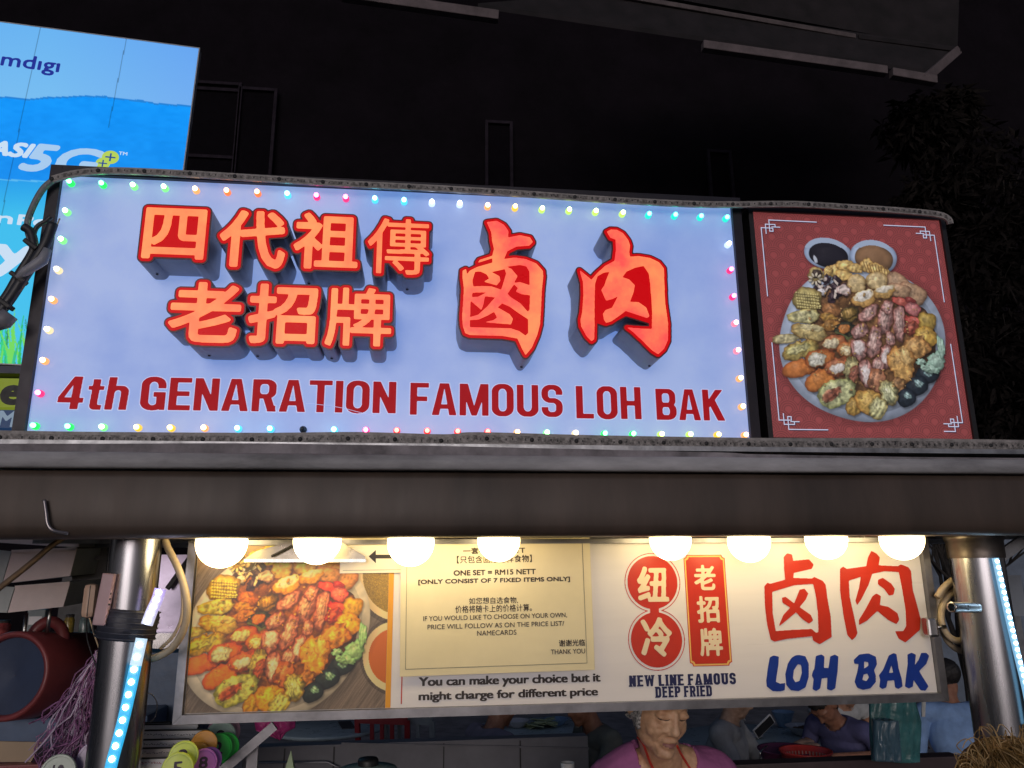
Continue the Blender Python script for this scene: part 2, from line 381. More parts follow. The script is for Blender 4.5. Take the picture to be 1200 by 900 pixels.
# condensed bold capitals drawn as polygons; width w, upright s, bar b
def _rr(x0, y0, x1, y1, r, ry=None):
    ry = ry or r; out = []
    for cx, cy, a in ((x1 - r, y1 - ry, 0), (x0 + r, y1 - ry, 90), (x0 + r, y0 + ry, 180), (x1 - r, y0 + ry, 270)):
        for k in range(9): t = math.radians(a + 90 * k / 8); out.append((cx + r * math.cos(t), cy + ry * math.sin(t)))
    return out
def _re(x0, y0, x1, y1): return [(x0, y0), (x1, y0), (x1, y1), (x0, y1)]
def glyph(ch, s=.20, b=.165, slab=0):
    w = .60; A = []
    P = lambda p: A.append((1, p)); M_ = lambda p: A.append((-1, p))
    S = lambda x: P(_re(x, 0, x + s, 1))
    feet = []
    if ch in 'OGQ':
        P(_rr(0, -.015, w, 1.015, .27, .25)); M_(_rr(s, b - .01, w - s, 1.01 - b, .10, .14))
        if ch == 'G': M_(_re(w * .5, .42, w + .1, .665)); P(_re(w * .52, .40, w, .545)); P(_re(w - .13, 0, w, .5)); M_(_re(w - s, .20, w - .13, .40)); P(_rr(w - s - .02, .14, w, .45, .05))
    elif ch == 'E': w = .53; S(0); [P(_re(0, y, w, y + b)) for y in (0, 1 - b)]; P(_re(0, .435, w * .93, .435 + b)); feet = [(0, 0), (0, 1 - .1)]
    elif ch == 'F': w = .50; S(0); P(_re(0, 1 - b, w, 1)); P(_re(0, .42, w * .92, .42 + b)); feet = [(0, 0)]
    elif ch == 'L': w = .50; S(0); P(_re(0, 0, w, b)); feet = [(0, .9)]
    elif ch == 'I': w = s; S(0); feet = [(0, 0), (0, .9)]
    elif ch == 'H': S(0); S(w - s); P(_re(0, .42, w, .42 + b)); feet = [(0, 0), (0, .9), (w - s, 0), (w - s, .9)]
    elif ch == 'T': w = .58; P(_re(w / 2 - s / 2, 0, w / 2 + s / 2, 1)); P(_re(0, 1 - b, w, 1)); feet = [(w / 2 - s / 2, 0)]
    elif ch == 'N': S(0); S(w - s); P([(0, 1), (s * 1.02, 1), (w, 0), (w - s * 1.02, 0)]); feet = [(0, 0), (w - s, .9)]
    elif ch == 'M': w = .78; P(_re(0, 0, s * .9, 1)); P(_re(w - s * .9, 0, w, 1)); P([(0, 1), (s * 1.15, 1), (w / 2 + .07, 0), (w / 2 - .07, 0)]); P([(w, 1), (w - s * 1.15, 1), (w / 2 - .07, 0), (w / 2 + .07, 0)]); feet = [(0, 0), (w - s, 0)]
    elif ch == 'A': w = .66; P([(0, 0), (s * 1.02, 0), (w / 2, .86), (w - s * 1.02, 0), (w, 0), (w / 2 + .125, 1), (w / 2 - .125, 1)]); P(_re(.14, .20, w - .14, .20 + b * .9)); feet = [(.03, 0), (w - s - .03, 0)]
    elif ch == 'U': P(_rr(0, -.015, w, .6, .27, .25)); P(_re(0, .3, w, 1)); M_(_rr(s, b, w - s, 1.4, .10, .14)); feet = [(0, .9), (w - s, .9)]
    elif ch in 'RPBD':
        w = .60; S(0)
        if ch == 'D': P(_rr(-.1, 0, w, 1, .26, .26)); M_(_re(-.2, -.1, 0, 1.1)); M_(_rr(s, b, w - s, 1 - b, .09, .12))
        else:
            y0 = .40 if ch != 'P' else .38
            P(_rr(-.1, y0, w, 1, .24, .22)); M_(_re(-.2, -.1, 0, 1.1)); M_(_rr(s, y0 + b * .92, w - s, 1 - b, .06, .1))
            if ch == 'R': P([(.26, .48), (.46, .50), (w + .015, 0), (w - s - .005, 0)]); P(_re(w - s - .02, 0, w - .0, .18))
            if ch == 'B': P(_rr(-.1, 0, w + .015, .40 + b, .25, .22)); M_(_re(-.2, -.1, 0, 1.1)); M_(_rr(s, b, w - s, .41, .06, .1)); M_(_rr(s, .57, w - s - .01, 1 - b, .06, .1))
        feet = [(0, 0), (0, .9)]
    elif ch == 'K': w = .64; S(0); P([(s * .8, .36), (s * .8, .62), (w - s * 1.2, 1), (w, 1)]); P([(s + .02, .50), (s + .19, .66), (w + .02, 0), (w - s * 1.1, 0)]); feet = [(0, 0), (0, .9), (w - s, 0), (w - s, .9)]
    elif ch == 'S':
        w = .58; m_ = .435; P(_rr(0, m_, w, 1.015, .25, .24)); M_(_rr(s * .95, m_ + b * .95, w - s * .95, 1.01 - b, .09, .1)); M_(_re(w - s * 1.0, m_ + .05, w + .1, .70)); M_(_re(w * .5, m_ + b, w, .70))
        A2 = [(1, _rr(0, -.015, w, m_ + b, .25, .24)), (-1, _rr(s * .95, b - .01, w - s * .95, m_, .09, .1)), (-1, _re(-.1, .30, s, m_ + .12)), (-1, _re(-.1, .30, w * .45, m_))]
        return w, A, A2
    elif ch == 'W': w = .86; t = s * .95; P([(0, 1), (t, 1), (.30, .0), (.15, 0)]); P([(.15, 0), (.33, 0), (w / 2 + .06, 1), (w / 2 - .06, 1)]); P([(w / 2 - .06, 1), (w / 2 + .06, 1), (w - .15, 0), (w - .33, 0)]); P([(w, 1), (w - t, 1), (w - .30, 0), (w - .15, 0)]); feet = [(0, .9), (w - s, .9)]
    elif ch == '4': w = .60; P([(0, .20), (0, .36), (.30, 1), (.50, 1), (.50, 0), (.31, 0), (.31, .20)]); P(_re(0, .20, w, .35)); M_([(.14, .355), (.31, .355), (.31, .76)])
    elif ch == 't': w = .36; P(_re(.08, .12, .08 + s * .92, .93)); P(_re(-.01, .60, w, .72)); P(_rr(.08, -.01, w + .12, .4, .13)); M_(_re(w, -.1, w + .3, .6)); M_(_rr(.08 + s * .92, .135, w + .4, .59, .05))
    elif ch == 'h': w = .52; S(0); P(_rr(.0, .1, w, .74, .19)); M_(_rr(s * .95, -.3, w - s * .95, .60, .08)); M_(_re(s, -.1, w - s, .3)); P(_re(w - s * .95, 0, w, .5)); P(_re(0, 0, s * .95, 1))
    if slab:
        for x, y in feet: P(_re(x - slab, y if y < .5 else 1 - .11, x + s + slab, (y if y < .5 else 1 - .11) + .11))
    return w, A, None
def caps_canvas(text, pl, tl, br, res=90, s=.2, b=.165, gap=.075, shear=0, slab=0, pad=.01):
    (a0, b1), (a1, b0) = pl.px(tl), pl.px(br); x = 0; G = []
    for ch in text:
        if ch == ' ': x += .26; continue
        w, A, A2 = glyph(ch, s, b, slab); G += [(x, A)] + ([(x, A2)] if A2 else []); x += w + gap + slab * 1.2
    tot = x - gap - slab * 1.2 + shear; cell = (b1 - b0) / res; cv = Canvas(a0 - pad, b0 - pad, a1 + pad, b1 + pad, cell)
    for x0, A in G:
        m = np.zeros_like(cv.m)
        for sg, p in A:
            q = [(a0 + (x0 + u + v * shear) / tot * (a1 - a0), b0 + v * (b1 - b0)) for u, v in p]
            f = cv._fill([(q[i][0], q[i][1], q[(i + 1) % len(q)][0], q[(i + 1) % len(q)][1]) for i in range(len(q))]); m = (m | f) if sg > 0 else (m & ~f)
        cv.m |= m
    cv.g = 0; return cv
# printed food picture
def vnoise(H, W, cell, seed):
    r = np.random.RandomState(seed)
    gh, gw = int(H / cell) + 3, int(W / cell) + 3
    g = r.rand(gh, gw)
    y = np.arange(H) / cell; x = np.arange(W) / cell
    yi = y.astype(int); xi = x.astype(int)
    fy = (y - yi)[:, None]; fx = (x - xi)[None]
    fy = fy * fy * (3 - 2 * fy); fx = fx * fx * (3 - 2 * fx)
    a = g[yi][:, xi]; b = g[yi][:, xi + 1]; c = g[yi + 1][:, xi]; d = g[yi + 1][:, xi + 1]
    return (a * (1 - fx) + b * fx) * (1 - fy) + (c * (1 - fx) + d * fx) * fy

def paint_food(plate=(0.60, 0.70, 0.82), bowls=True, bg=None):
    """the fried platter, 943 x 900 cells, sRGB values"""
    H, W = 900, 943
    N1 = vnoise(H, W, 8, 1); N2 = vnoise(H, W, 17, 2); N3 = vnoise(H, W, 26, 3); N4 = vnoise(H, W, 60, 4)
    FR = 0.45 * N1 + 0.35 * N2 + 0.2 * N3
    img = bg.copy()
    YY, XX = np.mgrid[0:H, 0:W].astype(np.float32)
    rs = np.random.RandomState(7)

    def blob(cx, cy, rx, ry, ang=0, col=(.7, .5, .2), rim=None, tex=.5, wob=.11, sh=.38, hi=.25, ex=2.2, seed=None, rimw=.35):
        sd = seed if seed is not None else int(cx * 7 + cy * 13)
        R = int(max(rx, ry) * 1.35 + 16)
        x0, x1 = max(0, int(cx - R)), min(W, int(cx + R)); y0, y1 = max(0, int(cy - R)), min(H, int(cy + R))
        if x0 >= x1 or y0 >= y1: return
        X = XX[y0:y1, x0:x1] - cx; Y = YY[y0:y1, x0:x1] - cy
        a = math.radians(ang); ca, sa = math.cos(a), math.sin(a)

        def rad(X, Y):
            u = (X * ca + Y * sa) / rx; v = (-X * sa + Y * ca) / ry
            th = np.arctan2(v, u)
            r = (np.abs(u) ** ex + np.abs(v) ** ex) ** (1 / ex)
            q = np.random.RandomState(sd).rand(6) * 6.28
            w = 1 + wob * (np.sin(3 * th + q[0]) * .5 + np.sin(5 * th + q[1]) * .35 + np.sin(9 * th + q[2]) * .25 + np.sin(15 * th + q[3]) * .18)
            return r / w, u, v
        f = 2.2 / min(rx, ry)
        # shadow on what lies below
        r, u, v = rad(X - 5, Y - 8)
        s = np.clip((1.12 - r) / (.22), 0, 1) * sh
        reg = img[y0:y1, x0:x1]
        reg *= (1 - s)[..., None]
        r, u, v = rad(X, Y)
        m = np.clip((1 - r) / f + .5, 0, 1)
        c = np.array(col, np.float32)
        rm = np.array(rim if rim is not None else [k * .55 for k in col], np.float32)
        t = np.clip((r - (1 - rimw)) / rimw, 0, 1) ** 1.4
        t = np.clip(t + (FR[y0:y1, x0:x1] - .5) * tex * 1.1, 0, 1)
        cc = c * (1 - t[..., None]) + rm * t[..., None]
        lum = 1 + tex * .8 * (N1[y0:y1, x0:x1] - .5) + tex * .9 * (N2[y0:y1, x0:x1] - .5) + .18 * (N3[y0:y1, x0:x1] - .5)
        if ex < 3 and min(rx, ry) > 12: lum = lum * (1 + tex * .30 * np.sin(u * (9 + sd % 5) + 5 * N3[y0:y1, x0:x1] + v * 2) + tex * .22 * np.sin(v * 7 + u * 3 + 4 * N2[y0:y1, x0:x1]))
        # roundness of the pictured food
        shade = 1 + .26 * (-(u * ca - v * sa) * .35 - (u * sa + v * ca) * .75) * np.clip(r, 0, 1)
        cc = cc * (lum * shade)[..., None]
        h = np.exp(-((X + rx * .2) ** 2 + (Y + ry * .35) ** 2) / (2 * (min(rx, ry) * .33) ** 2)) * hi
        h = h * (0.6 + .8 * N1[y0:y1, x0:x1])
        cc = cc + (h * .55)[..., None] * np.array([1, .95, .85], np.float32)
        edge = np.clip((r - .9) / .1, 0, 1) * .14
        cc = cc * (1 - edge)[..., None]
        img[y0:y1, x0:x1] = reg * (1 - m)[..., None] + cc * m[..., None]

    def line(pts, w, col, soft=1.2):
        for (ax, ay), (bx, by) in zip(pts, pts[1:]):
            x0, x1 = int(max(0, min(ax, bx) - w - 3)), int(min(W, max(ax, bx) + w + 3)); y0, y1 = int(max(0, min(ay, by) - w - 3)), int(min(H, max(ay, by) + w + 3))
            if x0 >= x1 or y0 >= y1: continue
            X = XX[y0:y1, x0:x1]; Y = YY[y0:y1, x0:x1]
            dx, dy = bx - ax, by - ay; L = dx * dx + dy * dy + 1e-6
            t = np.clip(((X - ax) * dx + (Y - ay) * dy) / L, 0, 1)
            d = np.hypot(X - ax - t * dx, Y - ay - t * dy)
            m = np.clip((w - d) / soft + .5, 0, 1)[..., None]
            img[y0:y1, x0:x1] = img[y0:y1, x0:x1] * (1 - m) + np.array(col, np.float32) * m

    if bowls:
        for cx, cy, rx, ry, a, c in ((302, 32, 122, 78, 14, (.10, .09, .12)), (530, 48, 118, 84, 12, (.52, .36, .22))):
            blob(cx, cy, rx, ry, a, (.66, .76, .88), (.5, .6, .75), tex=.02, wob=0, sh=.5, hi=.0)
            blob(cx + 2, cy + 8, rx * .82, ry * .78, a, c, [k * .7 for k in c], tex=.05, wob=0, sh=.15, hi=.05)
        blob(238, 60, 9, 22, -20, (.75, .8, .85), (.4, .4, .45), tex=.02, sh=0, hi=.0)
    # the plate
    pc = np.array(plate)
    blob(474, 482, 414, 386, 18, pc, pc * .86, tex=.03, wob=0, sh=.35, hi=0, rimw=.12)
    blob(478, 478, 374, 348, 18, pc * .93, pc * .86, tex=.03, wob=0, sh=.12, hi=0, rimw=.1)
    blob(500, 470, 325, 315, 18, (.38, .24, .12), (.26, .17, .1), tex=.6, wob=.08, sh=.3, hi=0)
    T = (.80, .62, .34); G = (.74, .66, .34); BR = (.34, .20, .10)
    # wonton strips at the top
    for cx, cy, rx, ry, a in ((340, 112, 46, 30, -30), (392, 92, 52, 28, 10), (300, 118, 20, 26, 30), (500, 92, 40, 34, 40), (545, 110, 46, 30, 30), (590, 128, 36, 20, 25), (438, 104, 40, 24, 10), (380, 140, 44, 26, 5)):
        blob(cx, cy, rx, ry, a, (.82, .66, .32), (.58, .4, .16), tex=.5, wob=.12)
    for k in range(9):
        line([(478 + k * 15, 70 + k * 4), (498 + k * 13, 125 + k * 3)], 2, (.52, .36, .16))
    # flat crackers on the right
    for cx, cy, rx, ry, a in ((650, 175, 62, 42, 35), (720, 232, 76, 50, 20), (655, 215, 60, 34, 10)):
        blob(cx, cy, rx, ry, a, (.68, .52, .36), (.45, .3, .2), tex=.45, wob=.06, ex=3.4)
    # eggs
    blob(443, 180, 48, 46, 0, (.80, .68, .42), (.56, .42, .2), tex=.35, wob=.03)
    blob(545, 166, 55, 44, 0, (.82, .70, .44), (.56, .42, .2), tex=.35, wob=.03)
    blob(582, 222, 54, 32, -8, (.80, .60, .28), (.62, .42, .16), tex=.25, wob=.04)
    blob(582, 208, 48, 18, -10, (.90, .86, .74), (.85, .75, .5), tex=.15, wob=.05, sh=0)
    blob(480, 255, 62, 42, -18, (.80, .58, .26), (.62, .42, .16), tex=.25, wob=.04)
    blob(478, 240, 56, 26, -20, (.93, .90, .80), (.88, .76, .5), tex=.15, wob=.05, sh=0)
    # octopus
    for k in range(26):
        a = rs.rand() * 6.28; q = rs.rand() ** .5
        blob(310 + math.cos(a) * 90 * q, 205 + math.sin(a) * 55 * q, 13 + rs.rand() * 16, 8 + rs.rand() * 9, rs.rand() * 180, (.17, .11, .14), (.10, .07, .09), tex=.6, hi=.5)
    for k in range(13):
        a = rs.rand() * 6.28; q = rs.rand() ** .5
        blob(300 + math.cos(a) * 80 * q, 200 + math.sin(a) * 45 * q, 10 + rs.rand() * 14, 6 + rs.rand() * 6, rs.rand() * 180, (.82, .76, .68), (.5, .4, .38), tex=.4, hi=.3)
    blob(268, 225, 24, 20, 0, (.80, .80, .80), (.6, .55, .5), tex=.3)
    blob(378, 215, 34, 26, 20, (.80, .72, .66), (.5, .36, .34), tex=.5)
    blob(240, 135, 40, 36, 0, (.62, .54, .30), (.5, .38, .15), tex=.3); blob(245, 132, 26, 22, 0, (.16, .12, .1), (.2, .15, .1), tex=.3, sh=0)
    for k in range(9):
        a = k * .7
        blob(238 + math.cos(a) * 26, 158 + math.sin(a) * 22, 12, 6, k * 40, (.84, .80, .66), (.5, .4, .3), tex=.2)
    # corn slab
    blob(198, 260, 72, 58, 8, (.66, .60, .30), (.36, .28, .12), tex=.5, wob=.08, ex=3)
    for r in range(6):
        for c in range(10):
            blob(142 + c * 12 + r * 2, 226 + r * 14 + c * 1.2, 5.5, 5, 0, (.80, .74, .40), (.58, .46, .18), tex=.3, sh=.35, hi=.25)
    # battered sticks and aubergine on the left middle
    blob(180, 345, 82, 34, -4, (.74, .72, .46), (.48, .42, .18), tex=.55, wob=.1)
    blob(320, 312, 54, 30, 22, (.56, .34, .16), BR, tex=.5)
    blob(305, 355, 52, 26, 15, (.60, .42, .14), BR, tex=.5)
    blob(310, 392, 58, 26, -10, (.62, .40, .14), BR, tex=.5)
    blob(410, 335, 44, 38, -15, (.40, .30, .10), (.14, .12, .08), tex=.5, wob=.12); blob(408, 330, 27, 20, -20, (.66, .50, .22), (.4, .3, .1), tex=.4, sh=.4)
    blob(388, 415, 50, 44, 10, (.16, .16, .10), (.08, .09, .07), tex=.4); blob(383, 408, 32, 24, -10, (.74, .42, .16), (.5, .24, .08), tex=.4, sh=.3)
    line([(345, 425), (405, 462), (432, 440)], 5, (.30, .32, .16))
    # spring rolls
    blob(90, 458, 72, 24, -6, (.70, .66, .44), (.42, .34, .16), tex=.5, wob=.1)
    blob(205, 425, 92, 40, 12, (.76, .66, .36), (.46, .32, .12), tex=.5, wob=.07)
    blob(215, 402, 64, 18, 10, (.82, .76, .50), (.66, .56, .30), tex=.4, wob=.08, sh=0)
    blob(160, 515, 95, 44, -18, (.66, .58, .26), (.42, .30, .10), tex=.5, wob=.09)
    blob(150, 512, 66, 22, -16, (.74, .72, .44), (.50, .46, .2), tex=.6, wob=.12, sh=0)
    blob(330, 480, 62, 36, -10, (.70, .38, .20), (.46, .18, .08), tex=.3, wob=.04)
    blob(316, 482, 44, 25, -8, (.80, .74, .56), (.62, .52, .30), tex=.45, wob=.07, sh=.2)
    blob(392, 514, 46, 40, 25, (.74, .44, .20), (.50, .22, .08), tex=.3, wob=.04)
    blob(390, 520, 29, 27, 25, (.82, .72, .50), (.55, .40, .2), tex=.5, wob=.1, sh=.2)
    blob(155, 608, 86, 44, -12, (.78, .40, .14), (.52, .22, .07), tex=.14, wob=.03, hi=.2)
    blob(262, 556, 80, 44, -12, (.74, .38, .14), (.46, .18, .06), tex=.2, wob=.04)
    blob(246, 562, 44, 36, -14, (.80, .80, .70), (.55, .50, .36), tex=.4, wob=.07, sh=.3)
    blob(262, 665, 84, 50, -28, (.78, .42, .14), (.52, .22, .07), tex=.14, wob=.03, hi=.2)
    blob(350, 600, 66, 46, -14, (.66, .34, .18), (.42, .18, .08), tex=.45, wob=.06)
    blob(348, 608, 38, 26, -12, (.82, .80, .74), (.60, .45, .3), tex=.3, wob=.06, sh=.3)
    # meat strips in the middle
    PK = (.66, .46, .42); PR = (.36, .18, .14)
    for cx, cy, rx, ry, a in ((505, 330, 60, 33, -40), (590, 355, 40, 90, 12), (600, 300, 30, 40, 10), (660, 375, 30, 100, 0), (460, 420, 48, 34, -32), (532, 475, 37, 82, 8), (612, 458, 24, 40, 0),
                              (455, 512, 40, 54, -22), (590, 548, 30, 62, 4), (555, 590, 30, 42, 10), (492, 628, 38, 70, -10)):
        blob(cx, cy, rx, ry, a, PK, PR, tex=.6, wob=.08, ex=2.1)
        blob(cx - 3, cy - 4, rx * .6, ry * .62, a, (.76, .60, .54), (.6, .4, .36), tex=.45, wob=.12, sh=.05, hi=.2)
    for cx, cy, rx, ry, a in ((455, 505, 27, 40, -20), (495, 635, 25, 52, -10), (590, 545, 18, 42, 4)):
        blob(cx, cy, rx, ry, a, (.84, .78, .74), (.70, .55, .50), tex=.25, wob=.08, sh=0)
    # chillies and sausage
    blob(670, 272, 48, 19, 14, (.70, .28, .22), (.5, .12, .1), tex=.2, wob=.04, hi=.4)
    blob(728, 308, 42, 34, 30, (.74, .40, .38), (.55, .2, .2), tex=.2, wob=.04)
    blob(712, 262, 30, 14, 20, (.50, .16, .14), (.4, .1, .1), tex=.2)
    blob(742, 366, 58, 18, 14, (.76, .30, .24), (.5, .12, .1), tex=.2, wob=.04, hi=.4)
    blob(720, 405, 42, 36, 0, (.46, .18, .12), (.36, .14, .08), tex=.6)
    # tofu puffs right
    blob(798, 376, 44, 48, 8, (.60, .48, .16), (.42, .30, .08), tex=.4, wob=.05, ex=3.6)
    blob(790, 452, 60, 56, 20, (.74, .56, .18), (.50, .34, .08), tex=.4, wob=.13)
    blob(742, 505, 72, 56, -15, (.74, .52, .24), (.46, .26, .10), tex=.5, wob=.12)
    blob(670, 590, 66, 100, -12, (.80, .58, .26), (.52, .30, .10), tex=.42, wob=.14, ex=2.0)
    blob(690, 545, 30, 50, -20, (.86, .68, .36), (.66, .46, .2), tex=.3, wob=.15, sh=.1)
    blob(650, 690, 36, 42, 10, (.56, .38, .20), (.36, .22, .1), tex=.6)
    # aubergine skins and lettuce
    for cx, cy, rx, ry, a in ((800, 640, 64, 46, -25), (750, 695, 56, 48, -30), (695, 755, 48, 46, -30)):
        blob(cx, cy, rx, ry, a, (.09, .12, .15), (.05, .07, .10), tex=.3, wob=.04, hi=.2)
        blob(cx + 6, cy - 12, rx * .34, ry * .5, a - 30, (.45, .58, .56), (.16, .25, .26), tex=.6, wob=.2, sh=0)
    for cx, cy, rx, ry, a in ((845, 570, 44, 48, 10), (868, 500, 18, 56, -10), (820, 610, 40, 22, 20), (765, 575, 26, 16, 10), (790, 605, 26, 14, 30)):
        blob(cx, cy, rx, ry, a, (.56, .72, .62), (.34, .50, .40), tex=.45, wob=.2)
    # cut rolls at the bottom
    blob(415, 610, 34, 64, 8, (.60, .56, .34), (.38, .34, .16), tex=.6, wob=.12)
    blob(430, 635, 22, 44, 10, (.52, .28, .20), (.4, .2, .12), tex=.6, wob=.1, sh=.1)
    blob(345, 730, 100, 68, -22, (.66, .68, .44), (.42, .44, .22), tex=.65, wob=.07)
    blob(318, 738, 56, 30, -32, (.50, .24, .16), (.52, .40, .26), tex=.65, wob=.12, sh=.1)
    blob(548, 668, 46, 62, -10, (.62, .38, .24), (.40, .2, .1), tex=.6, wob=.1)
    blob(606, 728, 46, 66, -20, (.60, .60, .38), (.42, .32, .14), tex=.6, wob=.08)
    blob(604, 732, 30, 46, -20, (.70, .72, .50), (.5, .5, .3), tex=.7, wob=.1, sh=.1)
    blob(430, 800, 40, 46, -10, (.66, .50, .18), (.44, .28, .08), tex=.5)
    blob(512, 780, 80, 60, 30, (.76, .58, .22), (.50, .32, .1), tex=.45, wob=.05)
    blob(552, 808, 46, 56, 20, (.70, .70, .44), (.5, .42, .18), tex=.7, wob=.08, sh=.15)
    # crumbs
    for k in range(90):
        a = rs.rand() * 6.28; q = rs.rand() ** .5
        blob(480 + math.cos(a) * 330 * q, 470 + math.sin(a) * 310 * q, 3 + rs.rand() * 5, 2 + rs.rand() * 4, rs.rand() * 180, (.72, .55, .28), (.4, .25, .1), tex=.3, sh=.3, hi=.1)
    # ragged, crusty outlines: the food is warped by fine noise, the plate rim is not
    w1 = vnoise(H, W, 21, 41) - .5; w2 = vnoise(H, W, 21, 42) - .5; w3 = vnoise(H, W, 9, 43) - .5; w4 = vnoise(H, W, 9, 44) - .5
    k = np.clip((.93 - np.hypot((XX - 474) / 414, (YY - 482) / 386)) * 6, 0, 1); k[:60] = 0
    sx = np.clip(XX + k * (w1 * 12 + w3 * 5), 0, W - 1).astype(int); sy = np.clip(YY + k * (w2 * 12 + w4 * 5), 0, H - 1).astype(int)
    o = img[sy, sx]
    rg = 1 - np.abs(vnoise(H, W, 13, 45) * 2 - 1); r2 = 1 - np.abs(vnoise(H, W, 7, 46) * 2 - 1)
    q = (1 + k * (.22 * (vnoise(H, W, 10, 47) - .5) - .22 * np.clip(rg - .82, 0, 1) * 5 * .5 + .40 * np.clip(r2 - .86, 0, 1) * 5 * .5))[..., None]
    sat = o.max(2, keepdims=True) > .12
    return np.clip(np.where(sat, o * q, o), 0, 1)
# ================================================================ SETTING
M_black = mat('black paint', (.02, .02, .022), .5, var=.4, scale=9, bump=.05)
M_steel = mat('brushed stainless steel', (.50, .50, .50), .28, 1, var=.2, scale=3, bump=.06, bscale=60, stretch=(1, 1, .12))
M_galv = mat('galvanised sheet', (.42, .43, .45), .42, .85, var=.35, scale=14, bump=.12, bscale=40)
M_alu = mat('dull aluminium frame', (.29, .29, .31), .38, .9, var=.25, scale=8, bump=.05)
M_asph = mat('asphalt', (.05, .05, .052), .85, var=.3, scale=30, bump=.4, bscale=220)
M_floor = mat('dining yard concrete', (.26, .26, .28), .75, var=.3, scale=4, bump=.2, bscale=60)
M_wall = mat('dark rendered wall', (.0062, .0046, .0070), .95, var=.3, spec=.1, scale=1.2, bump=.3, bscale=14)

g = MB(); g.add([(-150, -150, 0), (150, -150, 0), (150, 150, 0), (-150, 150, 0)], [(0, 1, 2, 3)])
g.build('ground', M_asph, kind='structure', org=(0, 0, 0))
g = MB(); g.box((0, 7.0, .02), (22, 9.2, .04)); g.build('dining_floor', M_floor, kind='structure')

# the dark building behind everything
YB = 12.0; BH = 26
bld = thing('building', (0, YB + .3, 0), 'dark unlit building wall rising behind the stall signs, with faint window frames', 'building')
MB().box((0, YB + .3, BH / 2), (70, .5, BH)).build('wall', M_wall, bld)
M_frame = mat('faintly lit window frame paint', (.024, .019, .027), .9, spec=.1, var=.3, scale=8)
M_pane = mat('dark window glass', (.005, .004, .006), .9, spec=.05, var=.2, bump=0)
pb = vplane(YB)
def window(p, lab=None, bars=(), grp=True):
    (x0, y0), (x1, y1) = p
    a0, b1 = pb.px((x0, y0)); a1, b0 = pb.px((x1, y1)); f = MB(); t = .055
    for c, d in (((a0 + t / 2, (b0 + b1) / 2), (t, b1 - b0)), ((a1 - t / 2, (b0 + b1) / 2), (t, b1 - b0)), (((a0 + a1) / 2, b1 - t / 2), (a1 - a0 - 2 * t, t)), (((a0 + a1) / 2, b0 + t / 2), (a1 - a0 - 2 * t, t))):
        q = pb.w(*c, .06); f.box(q, (d[0], .09, d[1]), bev=.008)
    for bz in bars:
        z = b1 + (b0 - b1) * bz; f.box(pb.w((a0 + a1) / 2, z, .06), (a1 - a0 - 2 * t, .06, t))
    fr = f.build('window', M_frame, bld)
    q = pb.w((a0 + a1) / 2, (b0 + b1) / 2, .03); MB().box(q, (a1 - a0 - 2 * t, .02, b1 - b0 - 2 * t)).build('pane', M_pane, fr)
window(((218, 97), (276, 210)), bars=(.08, .8)); window(((282, 105), (319, 215))); window(((568, 144), (601, 225))); window(((826, 178), (860, 240)))

# balcony slab overhead, top right
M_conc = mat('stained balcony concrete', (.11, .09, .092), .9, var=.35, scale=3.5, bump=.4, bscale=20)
M_dconc = mat('shade toned balcony concrete', (.013, .010, .012), .95, var=.5, scale=4, bump=.3, bscale=16)  # same concrete, with the shade under the balcony put into its colour
M_conc2 = mat('lightened beam concrete', (.13, .105, .11), .8, var=.3, scale=4, bump=.3, bscale=20)  # concrete made slightly lighter in colour for street light on the lower beams
can = thing('balcony', at(930, 60, 8.2), 'concrete balcony slab with stained edge beams hanging over the upper right', 'balcony')
def beam(name, a, b, Ya, Yb, w_, d_, m, par):
    return MB().bar(at(*a, Ya), at(*b, Yb), d_, w_, bev=.01).build(name, m, par)
s = MB(); P = [at(720, -14, 8.4), at(1122, 58, 8.4), at(1126, -60, 8.4), at(720, -60, 8.4)]
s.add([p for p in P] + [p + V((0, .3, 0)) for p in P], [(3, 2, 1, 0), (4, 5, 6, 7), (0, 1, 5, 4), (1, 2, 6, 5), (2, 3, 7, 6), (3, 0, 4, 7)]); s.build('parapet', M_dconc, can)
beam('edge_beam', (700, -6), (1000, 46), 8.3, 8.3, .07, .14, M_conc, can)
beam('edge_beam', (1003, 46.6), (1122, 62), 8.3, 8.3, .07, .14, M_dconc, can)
beam('lower_beam', (823, 54), (1038, 84), 8.0, 8.0, .115, .10, M_conc2, can)
beam('lower_beam', (1044, 86), (1096, 95), 8.0, 8.0, .115, .10, M_conc2, can)
beam('side_beam', (1082, 94), (1121, 60), 8.0, 8.28, .115, .10, M_conc2, can)
beam('lower_beam', (400, -6), (584, 20), 8.0, 8.0, .13, .10, M_conc2, can)
s = MB(); P = [at(700, 0, 8.3), at(1118, 62, 8.3), at(1092, 90, 8.08), at(560, 12, 8.08)]
s.add([p + V((0, 0, .03)) for p in P] + [p + V((0, 0, .1)) for p in P], [(0, 1, 2, 3), (7, 6, 5, 4), (0, 4, 5, 1), (1, 5, 6, 2), (2, 6, 7, 3), (3, 7, 4, 0)]); s.build('soffit', M_dconc, can)

